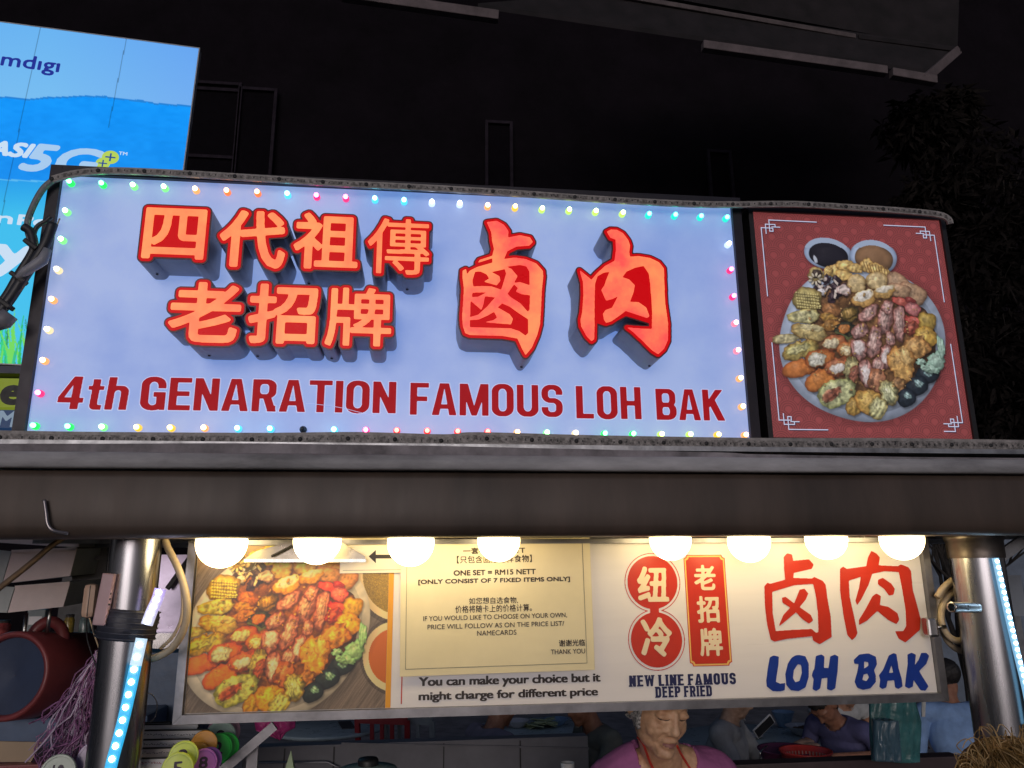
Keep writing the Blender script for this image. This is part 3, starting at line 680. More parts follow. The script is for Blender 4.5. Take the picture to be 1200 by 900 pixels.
# leaves and trees
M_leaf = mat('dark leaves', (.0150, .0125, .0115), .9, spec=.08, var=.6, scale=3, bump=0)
M_bark = mat('bark', (.03, .025, .022), .9, var=.4, scale=12, bump=.5)
def tree(name, base, top, blobs, n, leaf, label, rnd):
    rg = random.Random(rnd); t = thing(name, base, label, 'tree'); b = V(base); tp = V(top)
    tr = MB(); mid = b.lerp(tp, .5) + V((.15, 0, 0)); tr.tube(curve([b, mid, tp]), [.14 - .11 * i / 16 for i in range(17)], 10)
    for c, rd in blobs:
        s_ = b.lerp(tp, rg.uniform(.45, .95)); cc = V(c); md = s_.lerp(cc, .5) + V((rg.uniform(-.1, .1), 0, .12)); cv = curve([s_, md, cc], 5)
        tr.tube(cv, [.05 - .038 * i / (len(cv) - 1) for i in range(len(cv))], 6)
        for k in range(7):
            e = cc + V((rg.gauss(0, 1), rg.gauss(0, 1), rg.gauss(0, 1))).normalized() * rd * .9; tr.tube([md.lerp(cc, .6), e.lerp(cc, .4) + V((0, 0, .05)), e], [.016, .01, .004], 5)
    tr.build('trunk', M_bark, t)
    lv = MB()
    for k in range(n):
        c, rd = rg.choice(blobs); d = V((rg.gauss(0, 1), rg.gauss(0, 1), rg.gauss(0, .9))); d = d.normalized() * rd * rg.random() ** .45
        p = V(c) + d; L = leaf * rg.uniform(.6, 1.5); a = V((rg.uniform(-1, 1), rg.uniform(-1, 1), rg.uniform(-1.1, .3))).normalized(); sd_ = a.orthogonal().normalized(); sd_.rotate(Quaternion(a, rg.uniform(0, 6.28)))
        wd = L * .13
        lv.add([p, p + a * L * .45 + sd_ * wd, p + a * L + V((0, 0, -L * .15)), p + a * L * .45 - sd_ * wd], [(0, 1, 2, 3)])
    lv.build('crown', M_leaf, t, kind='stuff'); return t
tb = at(1130, 600, 9.0); tb.z = .04
B = [(at(x, y, Y), r_) for x, y, Y, r_ in ((1075, 150, 9, .5), (1130, 200, 9, .75), (1180, 260, 8.8, .8), (1110, 300, 9.2, .8), (1170, 350, 8.9, .9), (1210, 420, 9, .9), (1140, 430, 9, .8), (1090, 240, 9.3, .5), (1240, 300, 9, .9), (1175, 480, 9, .7), (1115, 130, 9, .35))]
tree('tree', tb, at(1150, 260, 9), B, 11000, .19, 'dark leafy tree on the right, barely lit, beyond the food poster', 3)
tb = at(1120, 700, 7.0); tb.z = .04
def bare_tree(label):
    rg = random.Random(9); t = thing('bare_tree', tb, label, 'tree'); tr = MB()
    def grow(p, d, L, r_, k):
        e = p + d * L; m_ = p.lerp(e, .5) + V((rg.uniform(-.04, .04), 0, 0)) * L; tr.tube([p, m_, e], [r_, r_ * .85, r_ * .7], 5, cap=False)
        if k:
            for _ in range(3 if k > 2 else 2 + (rg.random() < .6)):
                dd = (d + V((rg.uniform(-.75, .75), rg.uniform(-.4, .4), rg.uniform(-.15, .6)))).normalized(); grow(e, dd, L * rg.uniform(.62, .85), r_ * .68, k - 1)
    grow(V(tb), V((0, 0, 1)), .85, .05, 6); tr.build('trunk', M_bark, t); return t
bare_tree('bare branching tree seen through the gap right of the lower signboard')
# bluish panel added behind the branches, standing in for the dusk light
wl_ = MB(); pl7 = vplane(8.6); quad(wl_, pl7, [(1085, 610), (1250, 610), (1290, 830), (1090, 830)], -.12, 0)
tag(wl_.build('dusk_panel', mat('bluish dusk panel', (.17, .21, .27), .8, var=.3, scale=3, bump=.3)), 'bluish dusk panel added far behind the right pole and bare tree', 'wall')

# ================================================================ LED SCREEN (top left)
th = R(6.3)
US = V((math.cos(th), math.sin(th), 0)); VS = V((0, .105, 1))
o_scr = at(233, 57, 6.0); PL_S = Plane(o_scr, US, VS)
scr = thing('led_screen', o_scr, 'large bright blue advertising screen with 5G lettering behind the top left of the sign', 'screen')
def scr_fn(px, py, g):
    n = np.random.RandomState(3); N = vnoise(400, 400, 3, 11); N2 = vnoise(400, 400, 23, 12)
    nn = N[np.clip(py * .9, 0, 399).astype(int) % 400, np.clip((px + 60) * .35, 0, 399).astype(int) % 400]; n2 = N2[np.clip(py * .8, 0, 399).astype(int) % 400, np.clip(px + 60, 0, 399).astype(int) % 400]
    rx = np.array([-200, 0, 10, 30, 60, 100, 125, 145, 160, 185, 205, 225]); ry = np.array([108, 113, 114, 116, 114, 112.5, 113, 116, 117, 121, 123, 124])
    ridge = np.interp(px, rx, ry) + (nn - .5) * 1.4
    def C(*c): return np.array(c)[None] / 255
    t = np.clip(py / 120, 0, 1)[:, None]; c = C(100, 176, 242) * (1 - t) + C(120, 190, 242) * t
    c = c + (np.clip((px - 60) / 170, 0, 1)[:, None]) * C(-6, -16, 0)
    u = np.clip((py - 120) / 95, 0, 1)[:, None]; low = C(4, 150, 252) * (1 - u) + C(10, 142, 240) * u + (nn[:, None] - .5) * .035 + (n2[:, None] - .5) * .03
    u2 = np.clip((py - 212) / 40, 0, 1)[:, None]; lw = C(34, 160, 236) * (1 - u2) + C(60, 190, 238) * u2
    u3 = np.clip((py - 330) / 80, 0, 1)[:, None]; lw = lw * (1 - u3) + C(64, 196, 236) * u3
    low = np.where((py > 210 + px * .04)[:, None], lw, low)
    low = np.where((np.abs(py - 210.5 - px * .04) < .8)[:, None], C(90, 185, 240), low)
    c = np.where((py > ridge)[:, None], low, c)
    c = np.where(((py > ridge - .5) & (py < ridge + 1.6))[:, None], C(30, 130, 215), c)
    # grass blades at the foot
    rg = np.random.RandomState(8)
    for k in range(150):
        x0 = -150 + rg.rand() * 190; y0 = 432 - rg.rand() * 6; L = 25 + rg.rand() * 45 * (1 if x0 > -20 else .7); dx = (rg.rand() - .5) * 34
        t_ = np.clip((y0 - py) / L, 0, 1); cx = x0 + dx * t_ ** 1.6; wd = 1.5 * (1 - t_) + .35
        mk = (np.abs(px - cx) < wd) & (py < y0) & (py > y0 - L)
        c = np.where(mk[:, None], C(30, 120 + 90 * rg.rand(), 90 + 50 * rg.rand()) if k % 3 else C(110, 215, 90), c)
    for (ax, ay, bx, by) in ((47, 34, -3, 275), (148, 46, 127, 150), (-60, 20, -120, 275)):
        t_ = (py - ay) / (by - ay); xx = ax + (bx - ax) * t_; mk = (np.abs(px - xx) < .55) & (t_ > -.2) & (t_ < 1.0); c = np.where(mk[:, None], c * .72, c)
    return c
M_scr = attr_mat('lit screen picture', .98, 0.02, .3)
TRs = (233, 57)
a1, b1 = PL_S.px(TRs); a0 = PL_S.px((-170, 10))[0]; b0 = PL_S.px((26, 427))[1]
class _C: pass
def plane_rect_sheet(name, pl, a0, b0, a1, b1, nx, ny, fn, m, parent, c=.001):
    o = pl.px
    pl2 = Plane(pl.o, pl.u, pl.v); pl2.px = lambda p: p
    return printed_sheet(name, pl2, [(a0, b1), (a1, b1), (a1, b0), (a0, b0)], nx, ny, fn, m, parent, c)
plane_rect_sheet('picture', PL_S, a0, b0, a1, b1, 420, 330, scr_fn, M_scr, scr)
fb = MB()
def frame_bars(mb, pl, a0, b0, a1, b1, w_, c0, c1):
    for (x0, y0, x1, y1) in ((a0 - w_, b0 - w_, a1 + w_, b0), (a0 - w_, b1, a1 + w_, b1 + w_), (a0 - w_, b0, a0, b1), (a1, b0, a1 + w_, b1)):
        mb.plate([[(x0, y0), (x1, y0), (x1, y1), (x0, y1)]], pl, c0, c1)
frame_bars(fb, PL_S, a0, b0, a1, b1, .009, -.07, .004); fb.build('frame', mat('screen frame', (.5, .5, .52), .5, .3), scr)
MB().plate([[(a0, b0), (a1, b0), (a1, b1), (a0, b1)]], PL_S, -.065, -.01).build('cabinet', M_black, scr)
for xx in (-1.9, -.4):
    p0 = PL_S.w(xx, b0, -.2); MB().box((p0.x, p0.y, p0.z / 2), (.16, .16, p0.z)).build('post', M_black, scr)
def emat(name, c, s=.9): return mat(name, tuple(x * .1 for x in c), .5, emit=c, es=s, bump=0, var=.05)
M_navy = emat('screen navy print', h(20, 40, 150)); M_wht = emat('screen white print', h(205, 228, 250)); M_pale = emat('screen pale print', h(170, 208, 245))
lettering('lettering', 'omdıgı', PL_S, (-16, 58.5), (68, 90), M_navy, scr, .018)
lettering('lettering', 'ASI', PL_S, (-14, 163), (39, 186.5), M_wht, scr, .06, shear=.3)
lettering('lettering', '5G', PL_S, (27.5, 166), (118, 209), M_pale, scr, .05, shear=.3)
lettering('lettering', 'TM', PL_S, (139.5, 177.5), (149, 182.5), M_wht, scr, .02)
lettering('lettering', 'in', PL_S, (-13, 248), (14, 263), M_wht, scr, .05); lettering('lettering', 'Po', PL_S, (22, 251), (58, 267), M_wht, scr, .05)
lettering('lettering', 'ay', PL_S, (-52, 281), (38, 327), M_wht, scr, .055)
def disc(pl, c, r_, n=40): return [(c[0] + r_ * math.cos(6.2832 * k / n), c[1] + r_ * math.sin(6.2832 * k / n)) for k in range(n)]
pxm = 6.0 / 920
for (x, y, rp, cc) in ((120.5, 191.5, 8, .0014), (129.5, 184.5, 9.5, .002)):
    c = PL_S.px((x, y)); q = MB(); q.plate([disc(PL_S, c, rp * pxm)], PL_S, 0, cc); e = q.build('plus_badge', emat('screen lime', h(186, 214, 90)), scr)
    q = MB(); k = rp * pxm
    q.plate([[(c[0] + a * k, c[1] + b * k) for a, b in ((-.6, -.1), (-.1, -.1), (-.1, -.6), (.1, -.6), (.1, -.1), (.6, -.1), (.6, .1), (.1, .1), (.1, .6), (-.1, .6), (-.1, .1), (-.6, .1))]], PL_S, cc + .0004, cc + .001); q.build('plus_mark', emat('screen deep blue', h(20, 70, 150)), scr)

# green and blue board under the screen
gs = thing('signboard', at(-40, 480, 5.2), 'yellow green signboard above a blue strip, lower left edge beside the lit sign', 'signboard')
pg_ = vplane(5.2)
def rectpx(name, pl, p, m, par, c0, c1):
    (x0, y0), (x1, y1) = p; a0, b1 = pl.px((x0, y0)); a1, b0 = pl.px((x1, y1)); return MB().plate([[(a0, b0), (a1, b0), (a1, b1), (a0, b1)]], pl, c0, c1).build(name, m, par)
rectpx('board', pg_, ((-120, 441), (60, 478)), emat('lime board', h(128, 142, 30), .75), gs, -.1, 0)
rectpx('lower_strip', pg_, ((-120, 478.6), (60, 502)), emat('blue board', h(36, 62, 100), .7), gs, -.1, 0)
rectpx('top_rail', pg_, ((-120, 428), (60, 440)), mat('dark blue rail', (.05, .06, .10), .5), gs, -.12, .04)
lettering('lettering', 'e', pg_, (2, 451), (26, 475), emat('black print', (.004, .006, .012), .1), gs, .07)
lettering('lettering', 'M', pg_, (-2, 481), (18, 500.5), emat('grey blue print', h(130, 150, 170), .8), gs, .04, shear=.1)
for xx in (-2.3, -1.75):
    z = pg_.w(0, pg_.px((0, 502))[1]).z; MB().box((xx - 1.9, 5.28, z / 2), (.08, .08, z)).build('post', M_black, gs)

# ================================================================ MAIN LIGHTBOX SIGN
YS = 2.0; PS = vplane(YS); YL = 1.882; PF = vplane(YL)
aL, bB = PS.px((31, 509)); aR, bT = PS.px((857, 243)); aR = PS.px((867, 380))[0]
zc = PS.w(0, bB).z
sign = thing('lightbox_sign', ((aL + aR) / 2, YS + .1, zc), 'wide glowing pale blue lightbox sign with raised orange characters over red FAMOUS LOH BAK', 'sign')
MB().plate([[(aL, bB), (aR, bB), (aR, bT), (aL, bT)]], PS, -.006, 0).build('face_panel', mat('lit acrylic face', (.34, .37, .40), .35, var=.04, scale=2.2, bump=.12, bscale=4, emit=h(142, 166, 222), es=.82, evar=h(108, 142, 214)), sign)
fb = MB()
for (x0, y0, x1, y1) in ((aL - .03, bB - .02, aL - .0005, bT + .026), (aR + .0005, bB - .02, aR + .028, bT + .026), (aL, bT + .0005, aR, bT + .026), (aL, bB - .02, aR, bB - .0005)):
    fb.plate([[(x0, y0), (x1, y0), (x1, y1), (x0, y1)]], PS, -.17, .012)
fb.build('frame', mat('black box frame', (.02, .017, .026), .4, .3, bump=.05), sign)
MB().box(((aL + aR) / 2, YS + .09, CAM.z + (bB + bT) / 2), (aR - aL - .01, .16, bT - bB - .01)).build('housing', M_black, sign)
M_red = mat('red vinyl lettering', (.22, .008, .012), .5, var=.08, scale=20, bump=0, spec=.15, emit=h(158, 14, 24), es=.75)
M_halo = mat('pale vinyl edge', h(200, 205, 225), .4, var=.03, bump=0, emit=h(160, 175, 225), es=.7)
for t, tl, br, shr in (('4th', (71, 441), (150, 480.5), .05), ('GENARATION', (167.5, 442), (463.5, 484.5), 0), ('FAMOUS', (481, 448.5), (659.5, 488.5), 0), ('LOH', (674.5, 452.5), (752, 491.5), 0), ('BAK', (767.5, 455.5), (849, 493), 0)):
    cv = caps_canvas(t, PS, tl, br, 110, s=.190, b=.150, gap=.088, shear=shr)
    MB().plate(cv.loops(.0026), PS, .0004, .0008, back=False).build('lettering_edge', M_halo, sign)
    MB().plate(cv.loops(0), PS, .0012, .0018, back=False).build('lettering', M_red, sign)
q = MB(); q.tube(curve([PS.w(*PS.px(p), .002) for p in ((358, 473), (372, 474), (400, 478), (420, 483), (441, 488))], 6), .0007, 5); q.build('scratch', M_halo, sign)

M_or = mat('glowing orange acrylic', (.30, .08, .04), .35, var=.02, scale=7, bump=0, emit=h(255, 150, 86), es=1.0, evar=h(254, 118, 72))
M_or2 = mat('glowing orange red acrylic', (.30, .06, .04), .35, var=.02, scale=5, bump=0, emit=h(255, 142, 84), es=1.0, evar=h(252, 74, 72))
M_rd = mat('glowing red acrylic', (.12, .002, .003), .3, spec=.15, var=.04, scale=9, bump=0, emit=h(205, 2, 10), es=.88)
M_rim = mat('dark red rim', (.10, .012, .022), .35, var=.1, bump=0)
M_ret = mat('letter return metal', (.36, .36, .42), .42, .2, var=.2, scale=10, bump=.1, bscale=40)
def raised(cv, g0, label, plan=PF, px=.00212, fill=True, m=M_or):
    """one channel letter: metal return, rim, red acrylic, orange face"""
    sd = cv.sdf(int((g0 + .02) / cv.cell) + 4)
    rim = cv.loops(g0 + 5.2 * px, fill=fill, sd=sd); red = cv.loops(g0 + 3.4 * px, fill=fill, sd=sd); face = cv.loops(g0, sd=sd)
    l0 = max(rim, key=lambda l: abs(area(l))); c = plan.w(sum(p[0] for p in l0) / len(l0), sum(p[1] for p in l0) / len(l0), -.09)
    b = MB(); b.plate(rim, plan, -(YS - YL) + .002, -.004, back=True); r_ = b.build('raised_character', M_ret, sign, label=label)
    b = MB(); b.plate(rim, plan, -.0038, 0, back=False); b.build('rim', M_rim, r_)
    b = MB(); b.plate(red, plan, .0004, .0014, back=False); b.build('red_plate', M_rd, r_)
    b = MB(); b.plate(face, plan, .0018, .0034, back=False); b.build('glowing_face', m, r_)
    lo = min(l0, key=lambda p: p[1]); q = plan.w(lo[0], lo[1], -.075); MB().tube([q + V((0, 0, .004)), q - V((0, 0, .0025))], .0035, 8).build('screw', M_black, r_)
for t, tl, br, wg in (('四', (172.5, 243.5), (238, 305.5), .024), ('代', (260.5, 246), (333, 315.5), .024), ('祖', (346.5, 249), (418.5, 317), .020), ('傳', (432, 255.5), (503, 323), .004), ('老', (202, 330), (279.5, 402.5), .022), ('招', (294, 332.5), (370, 404), .022), ('牌', (383.5, 336.5), (458, 407), .014)):
    cv = text_canvas(t, PF, tl, br, wg, 130, pad=.014); raised(cv, cv.g, None)
def poly_canvas(pl, polys, org, sc, cell, pad=.015):
    """polys: (sign, points in a magnified view); org and sc turn them to photo pixels"""
    Q = [(s_, [pl.px((org[0] + x / sc, org[1] + y / sc)) for x, y in P]) for s_, P in polys]
    xs = [p[0] for _, P in Q for p in P]; ys = [p[1] for _, P in Q for p in P]
    cv = Canvas(min(xs) - pad, min(ys) - pad, max(xs) + pad, max(ys) + pad, cell)
    for s_, P in Q: cv.poly(P, s_ > 0)
    return cv
LU = [(1, [(215, 75), (270, 68), (310, 90), (335, 125), (333, 160), (400, 148), (455, 160), (470, 185), (450, 205), (380, 210), (330, 235), (310, 280), (370, 272), (430, 280), (490, 305), (525, 345), (528, 375), (520, 450), (515, 560), (510, 640), (495, 700), (465, 770), (430, 812), (410, 775), (385, 720), (300, 705), (120, 700), (95, 690), (82, 650), (78, 600), (85, 500), (88, 440), (80, 380), (80, 345), (100, 335), (105, 365), (120, 345), (160, 325), (245, 300), (245, 275), (165, 300), (175, 285), (245, 262), (255, 225), (245, 180), (240, 130)]),
      (-1, [(150, 350), (180, 348), (215, 365), (228, 388), (200, 405), (235, 415), (270, 425), (290, 400), (285, 375), (240, 352), (315, 335), (322, 360), (310, 400), (295, 450), (240, 432), (190, 430), (140, 432), (135, 400)]),
      (-1, [(325, 322), (400, 312), (435, 320), (452, 350), (452, 425), (400, 408), (366, 412), (385, 375), (352, 335)]),
      (-1, [(330, 472), (366, 420), (388, 440), (376, 460), (410, 475), (455, 480), (452, 560), (442, 572), (400, 525), (345, 490)]),
      (-1, [(135, 466), (215, 464), (165, 490), (133, 491)]),
      (-1, [(205, 486), (262, 492), (215, 545), (165, 590), (122, 602), (125, 510), (150, 532), (185, 562), (196, 530)]),
      (-1, [(122, 618), (170, 615), (215, 595), (256, 572), (272, 605), (250, 620), (200, 630), (350, 642), (360, 612), (340, 585), (300, 562), (275, 548), (300, 525), (345, 545), (400, 585), (443, 612), (445, 690), (430, 705), (395, 680), (350, 665), (122, 658)])]
raised(poly_canvas(PF, LU, (525, 245), 4.738, .0009), 0, 'tall calligraphic raised character at the middle of the sign', m=M_or2)
RO = [(1, [(255, 85), (280, 72), (315, 75), (350, 95), (380, 135), (390, 165), (385, 205), (390, 232), (440, 228), (510, 240), (560, 265), (588, 300), (590, 380), (595, 500), (612, 620), (612, 720), (590, 770), (555, 802), (520, 780), (460, 720), (400, 665), (372, 645), (420, 650), (518, 655), (520, 560), (510, 400), (500, 330), (470, 285), (420, 295), (370, 318), (345, 352), (385, 365), (418, 400), (410, 440), (390, 495), (440, 498), (485, 530), (503, 580), (490, 590), (430, 570), (365, 548), (330, 575), (280, 610), (250, 618), (238, 600), (232, 565), (245, 545), (285, 530), (320, 462), (290, 478), (250, 488), (235, 455), (222, 425), (240, 400), (250, 370), (270, 320), (235, 325), (200, 345), (185, 390), (182, 500), (182, 640), (180, 715), (165, 725), (135, 695), (105, 640), (100, 600), (110, 560), (118, 450), (115, 380), (95, 310), (150, 355), (163, 368), (195, 330), (245, 285), (300, 255), (308, 190), (305, 130), (275, 120)])]
cvf = poly_canvas(PF, RO, (660, 255), 5.0, .0009)
fillp = [PF.px((660 + x / 5, 255 + y / 5)) for x, y in ((190, 340), (270, 300), (480, 280), (515, 440), (520, 600), (500, 602), (365, 560), (250, 620), (190, 600))]
cvr = poly_canvas(PF, RO, (660, 255), 5.0, .0009); cvr.poly(fillp)
def raised2(cf, cr, label, px=.00212, m=M_or2):
    sd = cr.sdf(20); rim = cr.loops(5.2 * px, fill=True, sd=sd); red = cr.loops(3.4 * px, fill=True, sd=sd); face = cf.loops(0)
    l0 = max(rim, key=lambda l: abs(area(l)))
    r_ = MB().plate(rim, PF, -(YS - YL) + .002, -.004).build('raised_character', M_ret, sign, label=label)
    MB().plate(rim, PF, -.0038, 0, back=False).build('rim', M_rim, r_); MB().plate(red, PF, .0004, .0014, back=False).build('red_plate', M_rd, r_)
    MB().plate(face, PF, .0018, .0034, back=False).build('glowing_face', m, r_)
    lo = min(l0, key=lambda p: p[1]); q = PF.w(lo[0], lo[1], -.075); MB().tube([q + V((0, 0, .004)), q - V((0, 0, .0025))], .0035, 8).build('screw', M_black, r_)
raised2(cvf, cvr, 'tall calligraphic raised character at the right end of the sign')

# little coloured lamps round the face
LC = {'G': (.12, 1, .30), 'g': (.45, 1, .45), 'W': (1, .86, .6), 'O': (1, .42, .16), 'R': (1, .10, .07), 'P': (1, .12, .38), 'p': (1, .45, .55), 'C': (.25, .85, 1), 'T': (.08, .9, .75), 'Y': (1, .75, .15), 'y': (.75, 1, .3), 'w': (.8, .9, 1), 'A': (1, .62, .3), 'K': None}
LP = [(83.5, 215, 'G'), (121, 217, 'G'), (157.5, 219, 'g'), (193.5, 221, 'g'), (230, 223.5, 'A'), (266.5, 225.5, 'O'), (302, 227, 'O'), (337, 229, 'C'), (371, 231, 'P'), (405, 233, 'P'), (439, 234.5, 'C'), (473, 236.5, 'C'), (505.5, 238.5, 'w'), (538, 240, 'w'), (570.5, 242.5, 'A'), (602.5, 244, 'Y'), (634, 246, 'y'), (665.5, 247.5, 'y'), (696.5, 249, 'y'), (728, 251, 'y'), (758.5, 252.5, 'T'), (789, 253.5, 'T'), (819, 255, 'T'), (849, 256.5, 'T'),
      (851.5, 287, 'w'), (854, 317, 'P'), (857, 348, 'P'), (859.5, 379, 'p'), (862, 411, 'p'), (865, 443.5, 'A'), (867.5, 476.5, 'A'),
      (79, 249, 'g'), (74, 282, 'g'), (69, 317, 'W'), (63, 352, 'A'), (58, 387, 'W'), (53, 423, 'A'), (47.5, 461, 'P'),
      (42, 499, 'G'), (82, 500, 'G'), (121.5, 500.5, 'g'), (162, 501, 'Y'), (201, 501.5, 'Y'), (240, 501.5, 'A'), (279, 502, 'C'), (317, 502.5, 'C'), (355, 503, 'K'), (391.5, 503.5, 'C'), (428.5, 504, 'P'), (464.5, 504.5, 'R'), (500, 505, 'R'), (535.5, 505.5, 'R'), (570.5, 506, 'R'), (605, 506.5, 'A'), (639.5, 507, 'g'), (673, 507.5, 'W'), (707, 508, 'G'), (740, 508.5, 'G'), (773, 508.8, 'y'), (806.5, 509, 'y'), (839, 509.3, 'Y'), (871, 509.6, 'A')]
lamp_mesh = None; core_mesh = {}
def lamp_mats(k):
    c = LC[k]
    if c is None: return mat('unlit lamp', (.05, .06, .07), .3, bump=0), mat('unlit lamp body', (.04, .05, .05), .4, bump=0)
    cc = tuple(.03 + .97 * x ** 1.25 for x in c)
    return mat('lamp core ' + k, (.5, .5, .5), .4, emit=cc, es=11, bump=0, var=0), mat('lamp body ' + k, tuple(.02 + .30 * x for x in c), .3, emit=tuple(x ** 1.8 for x in c), es=1.1, bump=0, var=0)
for x, y, k in LP:
    a, b = PS.px((x + .6, y + .8)); c = PS.w(a, b, 0); mc, mb_ = lamp_mats(k)
    key = k
    if key not in core_mesh:
        base = MB(); base.lathe((0, 0, 0), [(.0092, 0), (.0092, .007), (.0080, .013), (.0062, .0150)], 14, axis=V((0, -1, 0)))
        core = MB(); core.ball((0, -.0165, 0), .0064, 12, (1, 1.25, 1))
        l_ = base.build('led_lamp', mb_, sign, org=(0, 0, 0)); e_ = core.build('lens', mc, l_, org=(0, 0, 0)); core_mesh[key] = (l_.data, e_.data)
        WLs = WL[sign.name]; l_.location = c - WLs; e_.location = (0, 0, 0)
    else:
        d0, d1 = core_mesh[key]; l_ = link('led_lamp', d0, sign, c); e_ = link('lens', d1, l_, c)

# flexible light tapes along the top and below the sign (unlit)
M_tape = mat('clear sleeve of light tape', (.34, .32, .31), .45, var=.3, scale=40, bump=.2, bscale=120)
M_dot = mat('dark tape marks', (.03, .03, .032), .5, bump=0)
def ribbon(pl, P, w_, c0, c1, mb=None):
    mb = mb or MB(); P = [V(p) for p in P]; N = len(P); U = []
    for i in range(N):
        t = (P[min(i + 1, N - 1)] - P[max(i - 1, 0)]); t.normalize(); n_ = V((-t.y, t.x)); U.append((P[i] + n_ * w_ / 2, P[i] - n_ * w_ / 2))
    v = [pl.w(q.x, q.y, c) for c in (c1, c0) for pr in U for q in pr]; n = 2 * N; f = []
    for i in range(N - 1):
        a, b, c, d = 2 * i, 2 * i + 1, 2 * i + 3, 2 * i + 2; f += [(a, b, c, d), (n + d, n + c, n + b, n + a), (a, d, n + d, n + a), (c, b, n + b, n + c)]
    f += [(0, n, n + 1, 1), (2 * N - 2, 2 * N - 1, n + 2 * N - 1, n + 2 * N - 2)]
    return mb.add(v, f)
def resample(P, step):
    P = [V(p) for p in P]; out = []; acc = 0
    for a, b in zip(P, P[1:]):
        L = (b - a).length; t = (step - acc) if acc else 0
        while t <= L: out.append((a.lerp(b, t / L if L else 0), (b - a).normalized())); t += step
        acc = (acc + L) % step
    return out
def tape(name, pts, pl, w_, label, rowdots=True):
    P = [pl.px(p) for p in pts]; P3 = [(a, b, 0) for a, b in P]; C_ = [V((p.x, p.y)) for p in curve(P3, 6)]
    t = thing(name, pl.w(*C_[0]), label, 'light tape')
    ribbon(pl, C_, w_, 0, .006).build('sleeve', M_tape, t)
    ribbon(pl, C_, w_ * .55, .0062, .0068).build('circuit_strip', mat('tape circuit strip', (.30, .28, .27), .5, var=.6, scale=90, bump=.1, bscale=200), t)
    d = MB(); rg = random.Random(4)
    for i, (p, tg) in enumerate(resample([(q.x, q.y, 0) for q in C_], .0167)):
        q = pl.w(p.x, p.y, .0072)
        if i % 7 == 0: d.lathe(q - pl.n * .0006, [(.0055, 0), (.0055, .0022), (.0001, .0024)], 10, axis=pl.n)
        elif i % 7 in (2, 5): 
            for k in (-1, 0, 1): d.box(q + V((0, 0, k * .0035)), (.007, .001, .0011))
        else: d.box(q + V((0, 0, rg.uniform(-.001, .001))), (.0022 + .002 * rg.random(), .0014, .004 + .003 * rg.random()))
    d.build('circuit_marks', M_dot, t, kind='stuff'); return t
PT = vplane(1.965)
tape('light_tape', [(62, 211), (90, 204), (130, 201), (200, 203.5), (300, 209.5), (400, 216), (500, 221), (600, 227), (700, 234), (800, 239.5), (860, 240.5), (930, 240), (1000, 244), (1060, 248), (1098, 252), (1110, 257), (1113, 263)], PT, .019, 'unlit flexible light tape draped along the top edge of both lit signs')
tape('light_tape', [(-60, 512), (100, 514.5), (300, 515.5), (420, 514.5), (520, 517), (560, 514.5), (700, 518), (900, 521), (1050, 521), (1260, 524)], vplane(1.95), .034, 'unlit light tape running along the foot of the lit signs, above the grey channel')

# ================================================================ FOOD POSTER
a0, b0 = PS.px((905, 513)); a1 = PS.px((1139.5, 514))[0]; b1 = PS.px((990, 253.5))[1]
post = thing('poster_lightbox', ((a0 + a1) / 2, YS + .08, PS.w(0, b0).z), 'red backlit poster showing a heaped plate of fried food with two dipping sauces', 'poster')
def homog(src, dst):
    A = []; B_ = []
    for (x, y), (u, v) in zip(src, dst):
        A.append([x, y, 1, 0, 0, 0, -u * x, -u * y]); B_.append(u); A.append([0, 0, 0, x, y, 1, -v * x, -v * y]); B_.append(v)
    k = np.linalg.solve(np.array(A, float), np.array(B_, float)); return np.append(k, 1).reshape(3, 3)
FOOD = paint_food(plate=(.66, .74, .84), bowls=True, bg=np.zeros((900, 943, 3), np.float32))
FTR = np.clip(paint_food(plate=(.66, .74, .84), bowls=True, bg=np.ones((900, 943, 3), np.float32))[..., :1] - FOOD[..., :1], 0, 1)   # how much of the ground shows through
